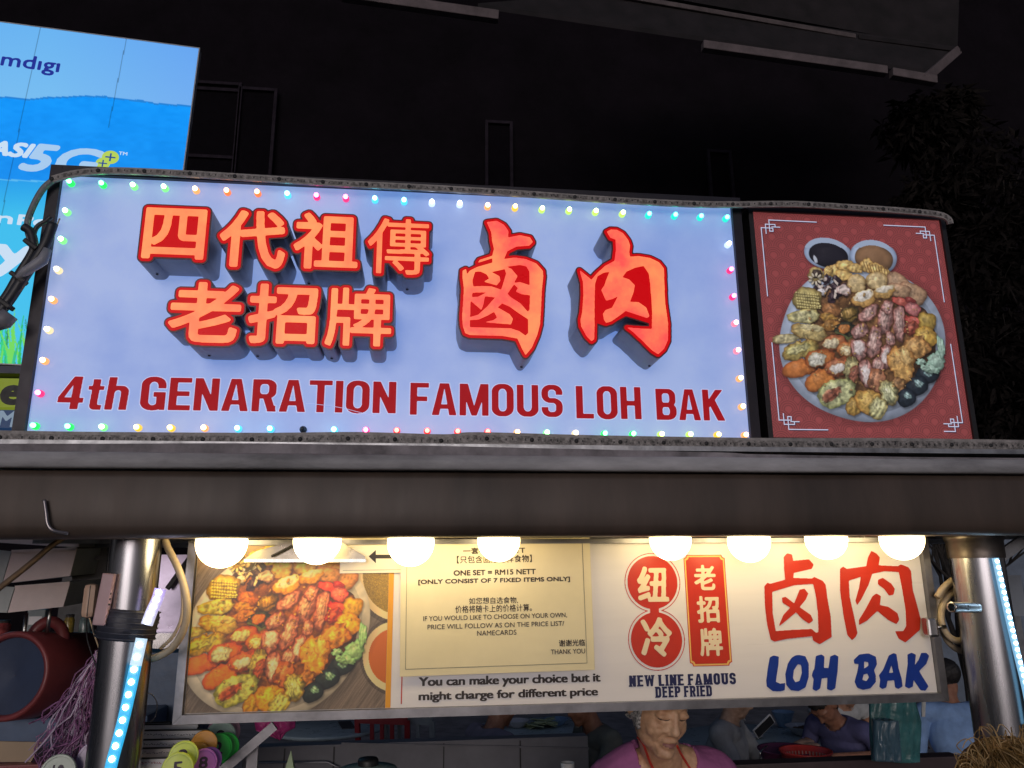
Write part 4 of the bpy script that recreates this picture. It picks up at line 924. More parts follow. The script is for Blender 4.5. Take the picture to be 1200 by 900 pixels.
def poster_fn(px, py, g):
    x = (px - 900) * 4.286; y = (py - 290) * 4.286
    # red ground with overlapping wave circles
    c = np.zeros((len(px), 3)) + np.array([.69, .245, .24])
    s_ = .058; gx = g[:, 0] / s_; gy = g[:, 1] / (s_ * .5); row = np.floor(gy); best = np.full(len(px), 9.); 
    for k in (0, -1, 1, 2):
        rr = row - k; off = (rr % 2) * .5; cx = np.round(gx - off) + off; d = np.hypot(gx - cx, (gy - rr) * .5)
        hit = (d < .56) & (best > 8); best = np.where(hit, d, best)
    ln = np.zeros(len(px))
    for r_ in (.55, .44, .33, .22): ln = np.maximum(ln, np.clip(1 - np.abs(best - r_) / .045, 0, 1))
    c = c * (1 - .34 * ln[:, None]); t = np.clip((y + 100) / 1000, 0, 1)[:, None]; c = c * (.93 + .0 * t)
    pp = np.hypot((x - 474) / 520, (y - 460) / 560)[:, None]; c = c * (1.06 - .12 * np.clip(pp - .4, 0, 1))
    ins = ((x > 0) & (x < 942) & (y > 0) & (y < 899))[:, None]
    out = np.where(ins, bilerp(FOOD, x, y) + np.clip(bilerp(FTR, x, y), 0, 1) * c, c)
    # the upper rims of the sauce bowls lie above the painted tile
    for cx, cy, rx, ry, a_, cc in ((302, 32, 122, 78, 14, (.10, .09, .12)), (530, 48, 118, 84, 12, (.52, .36, .22))):
        an = math.radians(a_); X = x - cx; Y = y - cy; u = (X * math.cos(an) + Y * math.sin(an)) / rx; v = (-X * math.sin(an) + Y * math.cos(an)) / ry; r_ = np.hypot(u, v)
        X2 = x - cx - 2; Y2 = y - cy - 8; u = (X2 * math.cos(an) + Y2 * math.sin(an)) / (rx * .82); v = (-X2 * math.sin(an) + Y2 * math.cos(an)) / (ry * .78); r2 = np.hypot(u, v)
        k = ((r_ < 1) & (y < 1))[:, None]; out = np.where(k, np.array([.62, .72, .84]), out); k = ((r2 < 1) & (y < 1))[:, None]; out = np.where(k, np.array(cc), out)
    g_ = out.mean(1, keepdims=True); out = g_ + (out - g_) * .86
    return np.clip(out, 0, 1) ** .80 * np.array([.99, .97, 1.0])
plane_rect_sheet('printed_picture', PS, a0, b0, a1, b1, 400, 460, poster_fn, attr_mat('backlit poster print', .58, .2, .3), post, .0)
fb = MB(); frame_bars(fb, PS, a0, b0, a1, b1, .014, -.16, .008); fb.build('frame', mat('black poster frame', (.022, .02, .022), .4, .2, bump=.05), post)
MB().box(((a0 + a1) / 2, YS + .085, CAM.z + (b0 + b1) / 2), (a1 - a0 - .004, .16, b1 - b0 - .004)).build('housing', M_black, post)
M_ln = mat('pale printed line', h(200, 205, 225), .4, var=.02, bump=0, emit=h(190, 200, 228), es=.62); M_sh = mat('printed line shadow', h(50, 20, 60), .4, var=.02, bump=0, emit=h(50, 14, 50), es=.4)
W_, H_ = a1 - a0, b1 - b0
def fret(fx, fy, long_x, long_y):
    for m_, dx, c in ((M_sh, .0022, .0006), (M_ln, 0, .001)):
        ls = MB()
        def seg(x0, y0, x1, y1, t=.0028):
            X0, X1 = sorted((x0, x1)); Y0, Y1 = sorted((y0, y1)); X0 -= t / 2; X1 += t / 2; Y0 -= t / 2; Y1 += t / 2
            P = [(X0, Y0), (X1, Y0), (X1, Y1), (X0, Y1)]
            Q = [(a0 + (x if fx > 0 else W_ - x) + dx, b0 + (y if fy < 0 else H_ - y) - dx) for x, y in P]; zc_ = len(ls.v) * .000002
            if area(Q) < 0: Q = Q[::-1]
            ls.plate([Q], PS, c, c + .0004 + zc_, back=False, sides=False)
        i = .024
        for s_ in ((i, i + .026, i, i + long_y), (i, i + .026, i + .036, i + .026), (i + .014, i + .014, i + .014, i + .044), (i + .014, i + .014, i + .044, i + .014), (i + .026, i, i + .026, i + .026 + .01), (i + .026, i, i + long_x, i), (i + .036, i + .026, i + .036, i + .036), (i + .026, i + .036, i + .036, i + .036), (i + .044, i + .014, i + .044, i + .022), (i + .034, i + .022, i + .058, i + .022)): seg(*s_)
        ls.build('corner_ornament', m_, post)
fret(1, 1, .175, .24); fret(-1, 1, .16, .24); fret(1, -1, .14, .25); fret(-1, -1, .06, .26)

# cable loop and taped bundle at the left end of the sign
M_cab = mat('dark cable', (.03, .032, .04), .45, var=.3, bump=.05); M_gcab = mat('grey flat cable', (.20, .22, .25), .5, var=.2, scale=20, bump=.1)
def cab(pts, r_, Y=1.97): return [at(x, y, Y) for x, y in pts]
cb = thing('cable_bundle', at(45, 330, 1.96), 'looped grey and black cables taped together at the upper left corner of the sign', 'cables')
MB().tube(curve(cab([(66, 208), (50, 222), (37, 246), (32, 266), (38, 290)], 0)), .008, 10).build('cable', M_gcab, cb)
MB().tube(curve(cab([(60, 254), (54, 259), (42, 268), (38, 290), (46, 300)], 0, 1.96)), .006, 10).build('cable', M_cab, cb)
MB().tube(curve(cab([(28, 266), (36, 272), (40, 288), (36, 300), (22, 322), (4, 352), (-30, 392)], 0, 1.955)), .011, 10).build('cable', M_cab, cb)
MB().tube(curve(cab([(62, 262), (52, 288), (30, 322), (6, 358), (-30, 400)], 0, 1.94)), .013, 10).build('cable', M_cab, cb)
MB().tube(curve(cab([(70, 256), (62, 276), (56, 290)], 0, 1.945)), .002, 6).build('cable', mat('bare pale wire', (.55, .45, .3), .5), cb)
MB().tube(cab([(56, 292), (50, 305), (30, 318), (20, 326)], 0, 1.93), [.010, .014, .012, .007], 10).build('cable_sheath', mat('grey tape', (.30, .31, .36), .45, bump=.2), cb)
for x, y in ((38, 288), (22, 326), (6, 356)):
    c = at(x, y, 1.94); MB().box(c, (.04, .03, .012), Matrix.Rotation(R(35), 3, 'Y'), .003).build('cable_tie', M_black, cb)
MB().tube(cab([(12, 368), (4, 376), (-8, 382)], 0, 1.93), [.02, .022, .016], 6).build('plug', mat('grey plug', (.22, .22, .25), .5), cb)
# ================================================================ STALL CANOPY (front rail and roof)
zt = at(600, 553, 1.80).z; zb = at(600, 628.5, 1.80).z; zch = at(600, 534, 1.79).z
stall = thing('stall_canopy', (.2, 2.3, zb), 'long grey metal canopy rail with pale channel lip running right across under the lit signs', 'stall canopy')
def extrude_x(prof, x0, x1, nseg=1, wob=0):
    b = MB(); n = len(prof); vs = []
    for i in range(nseg + 1):
        x = x0 + (x1 - x0) * i / nseg; dy = wob * math.sin(i * 1.7) + wob * .6 * math.sin(i * .53 + 1)
        vs += [(x, y + dy, z) for y, z in prof]
    fs = [(i * n + k, (i + 1) * n + k, (i + 1) * n + (k + 1) % n, i * n + (k + 1) % n) for i in range(nseg) for k in range(n)]
    b.add(vs, [f[::-1] for f in fs], True); b.f += [tuple(range(n)), tuple(nseg * n + k for k in range(n))[::-1]]; b.sm += [False, False]; return b
M_fas = mat('weathered brown grey sheet', (.086, .062, .049), .5, .1, var=.34, scale=2.6, bump=.05, bscale=8, stretch=(1.6, 1, .35))
H0 = zt - zb
prof = [(1.815, zt), (1.803, zt - .004), (1.800, zt - H0 * .12), (1.795, zt - H0 * .35), (1.793, zt - H0 * .6), (1.795, zt - H0 * .82), (1.800, zb + .010), (1.808, zb + .002), (1.820, zb), (1.90, zb + .001), (1.90, zb + .006), (1.825, zb + .008), (1.825, zt)]
fa = extrude_x(prof, -2.6, 3.0, 60, .0012).build('front_rail', M_fas, stall)
M_chan = mat('scuffed grey channel', (.42, .42, .44), .6, 0, var=.4, scale=11, bump=.15, bscale=60, stretch=(.25, 1, 1))
extrude_x([(1.786, zt + .002), (1.782, zt + .006), (1.782, zch - .003), (1.786, zch), (1.84, zch), (1.84, zt + .002)], -2.6, 3.0, 50, .001).build('channel_lip', M_chan, stall)
# torn sheet edge above the lip
rg = random.Random(12); up = []; X = -2.6
pz = vplane(1.80); zc0 = zch - CAM.z
n1 = vnoise(1, 400, 13, 5)[0]; n2 = vnoise(1, 400, 47, 6)[0]
top = [(-2.6 + i * .028, zc0 + .006 + .012 * n1[i] * (n2[i] > .35) + .014 * n2[i]) for i in range(200)]
MB().plate([[(-2.6, zc0 - .012), (2.98, zc0 - .012)] + top[::-1]], pz, -.004, 0).build('torn_flashing', mat('torn grey flashing', (.28, .26, .28), .7, .1, var=.45, scale=9, bump=.3, bscale=30), stall)
sh = MB(); sh.box((.2, 1.965, zch + .030), (5.6, .24, .012)); sh.build('shelf', M_galv, stall)
sh = MB(); sh.box((.2, 1.965, zch - .002), (5.6, .02, .05)); sh.build('back_rail', M_black, stall)
rf = MB(); rf.box((.5, 2.42, zb + .055), (3.3, 1.1, .02)); rf.build('roof_panel', mat('underside sheet of stall roof', (.22, .21, .20), .5, .4, var=.3, scale=4), stall)
for y_ in (2.14, 2.5, 2.9):
    MB().box((.5, y_, zb + .03), (3.3, .03, .03)).build('roof_joist', M_galv, stall)
MB().box((.2, 1.835, (zt + zb) / 2 + .002), (5.5, .012, H0 - .02)).build('rail_backing', M_black, stall)
M_hook = mat('bent hook wire', (.36, .33, .34), .35, .8)
hk = thing('bracket_hook', at(52, 600, 1.785), 'bent metal strap hooked over the canopy rail at the far left', 'hook')
MB().tube(curve([at(52, 586, 1.785), at(54, 600, 1.783), at(56, 614, 1.783), at(63, 622, 1.785), at(80, 625, 1.80)]), .004, 8).build('strap', M_hook, hk)

# ================================================================ GLOBE BULBS
M_bulb = mat('lit opal glass', (.9, .88, .82), .3, emit=(1, .76, .38), es=8.5, bump=0, var=0)
M_sock = mat('bulb socket', (.08, .07, .06), .5)
bulbs = [(260, 636, 28), (372, 633.5, 27), (481.5, 636, 27), (584.5, 633, 25), (785.5, 632, 25), (877.5, 634, 25.5), (968, 631.5, 25), (1056.5, 631.5, 26)]
BL = ['globe bulb at the far left, over the plate photo on the lower board', 'globe bulb second from left, beside the black arrow note', 'globe bulb third from left, at the right of the black arrow', 'globe bulb over the Chinese heading of the yellow notice', 'globe bulb above the round red badge', 'globe bulb between the red plaque and the big red characters', 'globe bulb between the two big red characters', 'globe bulb at the far right, above the last red character']
bm0 = None
for (x, y, r_), lb in zip(bulbs, BL):
    c = at(x, y, 1.93); rr = r_ * 1.93 / 915
    t = thing('globe_bulb', c, 'lit white ' + lb, 'light bulb', 'globe bulbs hanging under the canopy rail')
    b = MB(); zt_ = zb + .045
    nk = [(rr * math.sin(a), -rr * math.cos(a)) for a in [math.pi * k / 22 for k in range(19)]]; b.lathe(c, nk + [(.017, rr * 1.02), (.016, rr * 1.12)], 36)
    b.build('glass_globe', M_bulb, t)
    s_ = MB(); s_.lathe(c, [(.018, rr * 1.1), (.021, rr * 1.12), (.021, max(rr * 1.2, zt_ - c.z - .004)), (.0001, max(rr * 1.2, zt_ - c.z - .004))], 20); s_.build('socket', M_sock, t)

# ================================================================ LOWER SIGNBOARD
YN = 2.08; PB = vplane(YN)
oL, oB = PB.px((204, 848)); oR = PB.px((1108.5, 823))[0]; oT = PB.px((900, 631))[1]; fw = .021
board = thing('signboard', ((oL + oR) / 2, YN, PB.w(0, oB).z), 'long white framed signboard with plate photo and blue LOH BAK under the bulbs', 'sign')
M_pan = mat('white printed panel', (.88, .85, .84), .32, var=.03, scale=3, bump=.03, bscale=5, stretch=(.3, 1, 6))
MB().plate([[(oL + fw, oB + fw), (oR - fw, oB + fw), (oR - fw, oT - .012), (oL + fw, oT - .012)]], PB, -.004, 0).build('panel', M_pan, board)
def mitre(p, m):
    MB().plate([p], PB, -.012, .016).build('frame_rail', m, board)
L0, R0, B0, T0 = oL, oR, oB, oT; ii = fw - .0003
mitre([(L0, B0), (R0, B0), (R0 - ii, B0 + ii), (L0 + ii, B0 + ii)], M_alu); mitre([(L0, T0), (L0, B0 + .0006), (L0 + ii - .0006, B0 + ii), (L0 + ii - .0006, T0 - .012)], M_alu)
mitre([(R0, B0 + .0006), (R0, T0), (R0 - ii + .0006, T0 - .012), (R0 - ii + .0006, B0 + ii)], M_alu); mitre([(L0 + .001, T0 + .0006), (L0 + ii, T0 - .0115), (R0 - ii, T0 - .0115), (R0 - .001, T0 + .0006)], M_alu)
# printed photo of the plate
P_ = np.array([(190, 265), (480, 250), (590, 360), (455, 515), (545, 475), (150, 610), (340, 730), (525, 790), (670, 600), (690, 760), (740, 370), (845, 560), (200, 420)], float)
Q_ = np.array([(228, 220), (553, 197), (660, 305), (468, 490), (563, 450), (105, 610), (290, 750), (475, 790), (700, 550), (685, 770), (825, 320), (905, 535), (180, 400)], float)
A_ = np.linalg.lstsq(np.c_[Q_, np.ones(len(Q_))], P_, rcond=None)[0]
def photo_fn(px, py, g):
    X = (px - 210) * 4.392; Y = (py - 640) * 4.392
    n1 = vnoise(500, 700, 3, 21); n2 = vnoise(500, 700, 40, 22)
    iy = np.clip(((py - 560) * 1.2 + (px * .9)), 0, 499).astype(int); ix = np.clip((px - 190) * .6 + (py - 560) * 1.0, 0, 699).astype(int)
    wood = np.array([.37, .37, .43])[None] * (1 + .45 * (n1[np.clip((Y * .55 + X * .8).astype(int) % 500, 0, 499), np.clip((X * .08).astype(int) % 700, 0, 699)] - .5))[:, None]
    wood = wood * (1 + .1 * (n2[iy, ix] - .5))[:, None] * np.array([1, .98, .97])
    tp_ = np.clip(1 - Y / 150, 0, 1)[:, None]; c = wood * (1 - tp_) + np.array([.62, .56, .52]) * tp_
    # two white bowls at the right of the plate
    def ell(cx, cy, rx, ry): return np.hypot((X - cx) / rx, (Y - cy) / ry)
    for cx, cy, r0, r1, col in ((1130, 150, 215, 185, (.42, .38, .20)), (1110, 570, 165, 135, (.56, .34, .16))):
        r_ = ell(cx, cy, r0, r0 * 1.1); c = np.where((r_ < 1.10)[:, None], c * .72, c); c = np.where((r_ < 1)[:, None], np.array([.80, .78, .78]), c); r2 = ell(cx, cy, r1, r1 * 1.08)
        sp = n1[np.clip(Y.astype(int) % 500, 0, 499), np.clip(X.astype(int) % 700, 0, 699)]
        c = np.where((r2 < 1)[:, None], np.array(col) * (1 + .3 * (sp - .5) * (cy < 300) * 2)[:, None], c)
    S = np.c_[X, Y, np.ones(len(X))] @ A_; x, y = S[:, 0], S[:, 1]
    f = bilerp(F2, x, y); tr = np.clip(bilerp(F2T, x, y), 0, 1)
    mask = ((x > 0) & (x < 942) & (y > 40) & (y < 899))[:, None]
    o = np.where(mask, f + tr * c, c)
    gm = o.mean(1, keepdims=True); o = gm + (o - gm) * 1.5
    return np.clip(np.clip(o, 0, 1) ** .84 * np.array([1.26, 1.12, .80]), 0, .98)
F2 = paint_food(plate=(.84, .86, .98), bowls=False, bg=np.zeros((900, 943, 3), np.float32))
F2T = paint_food(plate=(.84, .86, .98), bowls=False, bg=np.ones((900, 943, 3), np.float32))[..., :1] - F2[..., :1]
pxr = PB.px((452, 800))[0]
plane_rect_sheet('plate_photo', PB, oL + fw + .001, oB + fw + .001, pxr, oT - .013, 330, 300, photo_fn, attr_mat('glossy photo print', 0, .86, .3), board, .0012)
M_org = mat('orange printed stripe', h(240, 165, 30), .4, var=.05, bump=0); M_pred = mat('red printed ink', h(205, 52, 30), .35, var=.08, scale=12, bump=0); M_dk = mat('dark brown ink', h(40, 28, 24), .4, var=.05, bump=0)
M_cream = mat('cream ink', h(246, 226, 190), .4, var=.03, bump=0); M_nv = mat('navy ink', h(28, 34, 84), .4, var=.05, bump=0); M_blue = mat('blue ink', h(22, 60, 158), .35, var=.12, scale=14, bump=0)
def rect_plane(pl, a0, b0, a1, b1): return [(a0, b0), (a1, b0), (a1, b1), (a0, b1)]
sx = PB.px((456, 800))[0]
MB().plate([rect_plane(PB, pxr + .0003, oB + fw + .001, pxr + .0135, oT - .013)], PB, .0004, .0012, back=False).build('orange_stripe', M_org, board)
c0_ = PB.px((471, 795)); c1_ = PB.px((470, 825)); MB().plate([rect_plane(PB, c0_[0] - .0014, c1_[1], c0_[0] + .0014, PB.px((471, 770))[1])], PB, .0004, .001, back=False).build('red_rule', M_pred, board)
def slab_text(text, tl, br, m, wgt, par, pl=PB, res=64):
    """condensed lettering with square feet added to every upright"""
    lettering('lettering', text, pl, tl, br, m, par, wgt, res=res, space=.97, wspace=1.0, sq=.45)
slab_text('You can make your choice but it', (490.6, 793.2), (704, 802.3), M_dk, .05, board)
slab_text('might charge for different price', (490.6, 810.3), (701, 818.2), M_dk, .05, board)
for t, tl, br in (('NEW LINE FAMOUS', (737, 791.6), (862.4, 801.4)), ('DEEP FRIED', (767.8, 804.8), (834.4, 815.8))):
    cv = caps_canvas(t, PB, tl, br, 60, s=.23, b=.17, gap=.09, slab=.055); MB().plate(cv.loops(.0001), PB, .001, .0016, back=False).build('lettering', M_nv, board)
# round badges and plaque
def zpt(x, y): return (720 + x / 5, 640 + y / 5)
C1 = PB.px(zpt(223, 212)); C2 = PB.px(zpt(247, 548)); k5 = YN / 915 / 5
cell = .0008
def badge(r1, r2): 
    cv = Canvas(min(C1[0], C2[0]) - .1, C2[1] - .1, max(C1[0], C2[0]) + .1, C1[1] + .1, cell)
    cv.poly(disc(PB, C1, r1 * k5, 80)); cv.poly(disc(PB, C2, r2 * k5, 80)); cv.poly([(C1[0] - .012, C1[1]), (C1[0] + .012, C1[1]), (C2[0] + .012, C2[1]), (C2[0] - .012, C2[1])]); return cv
bo = badge(169, 170).loops(0); bi = badge(165, 166).loops(0)
bd = MB().plate([bo[0], bi[0]], PB, .0004, .0010, back=False); bd.build('badge_outline', M_pred, board)
MB().plate(badge(152, 153).loops(0), PB, .0004, .0010, back=False).build('round_badge', M_pred, board)
pq = [PB.px(zpt(*p)) for p in ((398, 52), (640, 50), (694, 700), (449, 704))]
a0 = (pq[0][0] + pq[3][0]) / 2; a1 = (pq[1][0] + pq[2][0]) / 2; b1 = (pq[0][1] + pq[1][1]) / 2; b0 = (pq[2][1] + pq[3][1]) / 2
def notched(a0, b0, a1, b1, r_):
    out = []
    for cx, cy, s in ((a0, b0, 90), (a1, b0, 180), (a1, b1, 270), (a0, b1, 360)):
        for k in range(7): a = math.radians(s - 90 * k / 6); out.append((cx + r_ * math.cos(a), cy + r_ * math.sin(a)))
    return out
MB().plate([notched(a0, b0, a1, b1, .0085), notched(a0 + .0018, b0 + .0018, a1 - .0018, b1 - .0018, .0085)], PB, .0004, .001, back=False).build('plaque_outline', M_pred, board)
MB().plate([notched(a0 + .0018, b0 + .0018, a1 - .0018, b1 - .0018, .0085)], PB, .0001, .0004, back=False).build('plaque_border', mat('gold ink', h(250, 205, 110), .4, var=.05, bump=0), board)
MB().plate([notched(a0 + .0058, b0 + .0058, a1 - .0058, b1 - .0058, .0085)], PB, .0006, .0012, back=False).build('red_plaque', M_pred, board)
for t, tl, br in (('纽', (745.5, 663.5), (784.5, 705)), ('冷', (749.5, 723.5), (789, 770)), ('老', (812, 662), (839.3, 691.5)), ('招', (815.3, 698.5), (843.8, 729.5)), ('牌', (818.6, 736), (847.5, 768.5))):
    lettering('character', t, PB, tl, br, M_cream, board, .030 if t in '纽冷' else .028, c=.0014, res=70)
def traced(name, polys, org, sc, m, pl=PB, par=board, c=.0012, grow=.0006):
    cv = poly_canvas(pl, polys, org, sc, .0008, .01); return MB().plate(cv.loops(grow), pl, c, c + .0006, back=False).build(name, m, par)
traced('character', [(1, [(182, 110), (200, 88), (225, 95), (232, 130), (320, 122), (345, 150), (335, 172), (235, 195), (232, 225), (340, 228), (350, 220), (395, 240), (412, 262), (420, 330), (440, 440), (445, 550), (380, 590), (345, 570), (340, 545), (200, 560), (130, 575), (110, 565), (90, 480), (78, 380), (75, 270), (90, 252), (105, 258), (190, 235), (185, 180)]),
    (-1, [(115, 300), (240, 262), (345, 255), (360, 320), (372, 420), (375, 525), (360, 530), (335, 508), (200, 515), (135, 520), (118, 420)]),
    (1, [(270, 290), (295, 285), (315, 310), (300, 345), (240, 420), (155, 490), (180, 430), (240, 365)]), (1, [(172, 335), (190, 330), (250, 375), (330, 430), (342, 460), (320, 475), (290, 455), (230, 395), (175, 360)])], (880, 630), 4.736, M_pred)
traced('character', [(1, [(495, 175), (510, 162), (530, 175), (640, 160), (650, 110), (668, 75), (695, 90), (712, 110), (705, 155), (815, 160), (830, 150), (870, 165), (885, 185), (895, 290), (920, 380), (938, 450), (935, 510), (890, 550), (855, 580), (820, 560), (800, 520), (845, 520), (862, 490), (858, 400), (840, 290), (820, 190), (740, 185), (670, 200), (650, 260), (610, 340), (588, 372), (580, 350), (600, 280), (610, 215), (540, 238), (545, 330), (570, 440), (588, 530), (578, 550), (560, 567), (535, 540), (515, 440), (495, 300)]),
    (1, [(705, 235), (730, 225), (775, 255), (795, 285), (788, 315), (765, 320), (740, 285), (705, 258)]), (1, [(675, 325), (695, 312), (718, 325), (712, 375), (760, 385), (810, 420), (820, 455), (805, 478), (760, 455), (700, 405), (640, 460), (600, 482), (598, 460), (640, 390)])], (880, 630), 4.736, M_pred)
LB = [[(105, 665), (125, 655), (152, 662), (150, 700), (135, 800), (160, 812), (187, 808), (185, 845), (160, 852), (120, 850), (88, 825), (85, 800), (95, 720)],
      [(245, 655), (265, 652), (300, 660), (318, 700), (318, 770), (300, 830), (262, 850), (220, 845), (195, 815), (190, 760), (205, 700), (225, 668)], None,
      [(360, 658), (390, 650), (405, 660), (402, 725), (430, 725), (440, 660), (465, 650), (482, 660), (478, 740), (465, 835), (445, 847), (422, 840), (425, 775), (390, 780), (382, 835), (360, 850), (342, 840), (348, 785), (338, 765), (345, 740), (352, 730)]]
LB2 = [[(570, 680), (600, 650), (650, 643), (690, 662), (697, 700), (680, 735), (690, 765), (690, 800), (660, 835), (620, 843), (590, 832), (575, 800), (590, 745), (598, 700), (572, 698)], None,
       [(765, 655), (790, 642), (805, 648), (815, 720), (835, 790), (838, 825), (815, 838), (800, 830), (795, 790), (755, 792), (748, 830), (728, 838), (712, 828), (718, 790), (710, 765), (735, 730)], None,
       [(868, 650), (890, 640), (912, 650), (905, 715), (930, 680), (945, 640), (970, 640), (986, 655), (970, 700), (930, 740), (960, 790), (982, 825), (965, 848), (940, 845), (900, 785), (895, 825), (875, 835), (855, 825), (862, 760), (870, 700)]]
O_h = [(258, 700), (278, 705), (283, 750), (270, 795), (245, 805), (230, 780), (235, 735)]
B_h1 = [(625, 685), (650, 690), (652, 712), (625, 730)]; B_h2 = [(622, 758), (645, 752), (655, 775), (640, 798), (615, 790)]; A_h = [(778, 700), (790, 750), (762, 752)]
traced('lettering', [(1, LB[0]), (1, LB[1]), (-1, O_h), (1, LB[3])], (880, 630), 4.736, M_blue); traced('lettering', [(1, LB2[0]), (-1, B_h1), (-1, B_h2), (1, LB2[2]), (-1, A_h), (1, LB2[4])], (880, 630), 4.736, M_blue)
for x, y in ((1090, 735),): 
    c = at(x, y, 2.05); q = MB(); q.box(c, (.03, .03, .05), bev=.006); q.tube([c + V((.01, 0, 0)), c + V((.045, 0, 0))], .006, 8); q.build('hinge_bracket', M_steel, board)
for xx in (-.45, .35, 1.25):
    p = V((xx, YN + .02, PB.w(0, oT).z - .02)); MB().bar(p, p + V((0, 0, zb + .045 - p.z)), .02, .003).build('hanger', M_galv, board)

# papers taped over the board
M_pap = mat('laminated yellowed paper', h(246, 234, 192), .18, var=.05, scale=5, bump=.05, bscale=4, coat=.5)
M_ink = mat('grey brown ink', h(70, 58, 40), .5, var=.05, bump=0)
oN = at(472, 792, 2.068); uN = (at(697, 784, 2.068) - oN); PN = Plane(oN, uN, V((0, 0, 1)))
note = thing('paper_notice', oN, 'yellowed laminated price notice reading ONE SET = RM15 NETT taped over the lower board', 'notice')
cN = [PN.px(p) for p in ((468.5, 793), (697, 784))]; wN = cN[1][0] - cN[0][0]; tN = PN.px((690, 630))[1]
MB().plate([[(0 + cN[0][0], cN[0][1]), (cN[1][0], cN[0][1] + .0), (cN[1][0] + .001, tN), (cN[0][0] - .002, tN)]], PN, -.0012, 0).build('sheet', M_pap, note)
bx0, by0 = PN.px((475, 784.5)); bx1 = PN.px((688, 774))[0]; fr_ = MB(); t_ = .0009
for r_ in ((bx0, by0, bx1, by0 + t_), (bx0, by0 + t_, bx0 + t_, tN - .008), (bx1 - t_, by0 + t_, bx1, tN - .008), (bx0, tN - .008, bx1, tN - .008 + t_)): fr_.plate([rect_plane(PN, *r_)], PN, .0003, .0007, back=False)
fr_.build('border_line', M_ink, note)
def z4(x, y): return (430 + x / 3.914, 610 + y / 3.914)
def zbox(tl, br):
    (x0, y0), (x1, y1) = z4(*tl), z4(*br); ym = (y0 + y1) / 2; k = (.036 - (.011 + (ym - 590) / 8000)) * (x1 - x0) / 2; return (x0, y0 - k), (x1, y1 + k)
for t, tl, br, wgt in (('一套=RM15 NETT', (440, 127), (725, 148), .03), ('【只包含固定七样食物】', (412, 165), (757, 188), .012), ('ONE SET = RM15 NETT', (397, 231), (775, 243), .05), ('[ONLY CONSIST OF 7 FIXED ITEMS ONLY]', (235, 276), (932, 278), .045),
                       ('如您想自选食物,', (468, 355), (693, 379), .008), ('价格将随卡上的价格计算。', (405, 392), (757, 414), .008), ('IF YOU WOULD LIKE TO CHOOSE ON YOUR OWN,', (258, 442), (918, 444), .01), ('PRICE WILL FOLLOW AS ON THE PRICE LIST/', (278, 480), (905, 480), .01), ('NAMECARDS', (505, 506), (686, 523), .01), ('谢谢光临', (880, 547), (1001, 574), .016), ('THANK YOU', (843, 592), (1001, 609), .01)):
    lettering('lettering', t, PN, *zbox(tl, br), M_ink, note, wgt, c=.0003, res=42)
oA = at(398, 672, 2.073); PA = Plane(oA, at(505, 670.5, 2.073) - oA, V((0, 0, 1)))
arr = thing('paper_notice', oA, 'small yellowed sheet with a black arrow pointing left, between the second and third bulbs', 'notice')
aw = PA.px((505.5, 670))[0]; ah = PA.px((450, 630))[1]
MB().plate([rect_plane(PA, 0, 0, aw, ah)], PA, -.001, 0).build('sheet', M_pap, arr)
fr_ = MB(); 
for r_ in ((.008, .007, aw - .008, .0078), (aw - .0088, .0078, aw - .008, ah)): fr_.plate([rect_plane(PA, *r_)], PA, .0003, .0007, back=False)
fr_.build('border_line', M_ink, arr)
MB().plate([[PA.px(p) for p in ((432, 652), (440.5, 644.5), (440.5, 650), (462, 650), (462, 654.5), (440.5, 654.5), (440.5, 660))][::-1]], PA, .0003, .0008, back=False).build('arrow', mat('arrow ink', h(40, 30, 18), .4, bump=0), arr)
bk = thing('light_bracket', at(350, 655, 2.03), 'shiny pointed metal bracket across the top of the plate photo, behind the left bulbs', 'bracket')
pk = vplane(2.035); quad(MB(), pk, [(288, 659), (288, 654), (300, 646), (342, 634), (392, 630), (408, 640), (428, 652), (428, 659)][::-1], -.004, 0).build('blade', mat('polished bracket metal', (.26, .24, .20), .3, 1, var=.1), bk)
MB().bar(at(286, 657, 2.025), at(429, 657, 2.025), .004, .008).build('edge_fold', M_steel, bk)
MB().tube(curve([at(318, 652, 2.02), at(330, 646, 2.02), at(345, 638, 2.02)]), .003, 6).build('clip_wire', M_black, bk)
# ================================================================ POLES WITH LIGHT STRIPS
def col(pt, pb_, Y):      # vertical axis through two pixels at depth Y (mean x)
    a = at(*pt, Y); b = at(*pb_, Y); return (a.x + b.x) / 2, a.z, b.z
M_pole = mat('polished steel pole', (.44, .45, .48), .28, 1, var=.15, scale=3, bump=.03, bscale=50, stretch=(1, 1, .06))
M_strap = mat('black tape wrap', (.035, .04, .06), .45, var=.3, bump=.3, bscale=30)
YPL = 1.99
xl, zl, _ = col((156.5, 632), (137, 898), YPL); rl = .0575
pl_ = thing('steel_pole', (xl, YPL, 0), 'left polished steel pole with black tape wrap under the canopy rail', 'pole', 'steel poles holding the canopy')
MB().lathe((xl, YPL, 0), [(rl, 0), (rl, zb + .02)], 40).build('tube', M_pole, pl_)
c = at(152, 731, YPL); b = MB(); ax = V((.10, 0, 1)).normalized(); b.lathe(V((xl, YPL, c.z)) - ax * .035, [(rl + .002, 0), (rl + .007, .004), (rl + .0065, .03), (rl + .0085, .05), (rl + .005, .066), (rl + .002, .07)], 36, axis=ax); b.build('tape_wrap', M_strap, pl_)
b = MB(); [b.lathe(V((xl, YPL, c.z)) - ax * (.03 - k * .012), [(rl + .0088, -.0012), (rl + .010, 0), (rl + .0088, .0012)], 36, axis=ax) for k in range(6)]; b.build('tape_edge', mat('tape edges', (.06, .065, .09), .4), pl_)
xr, zr, _ = col((1146, 650), (1178, 898), YPL); rr_ = .066
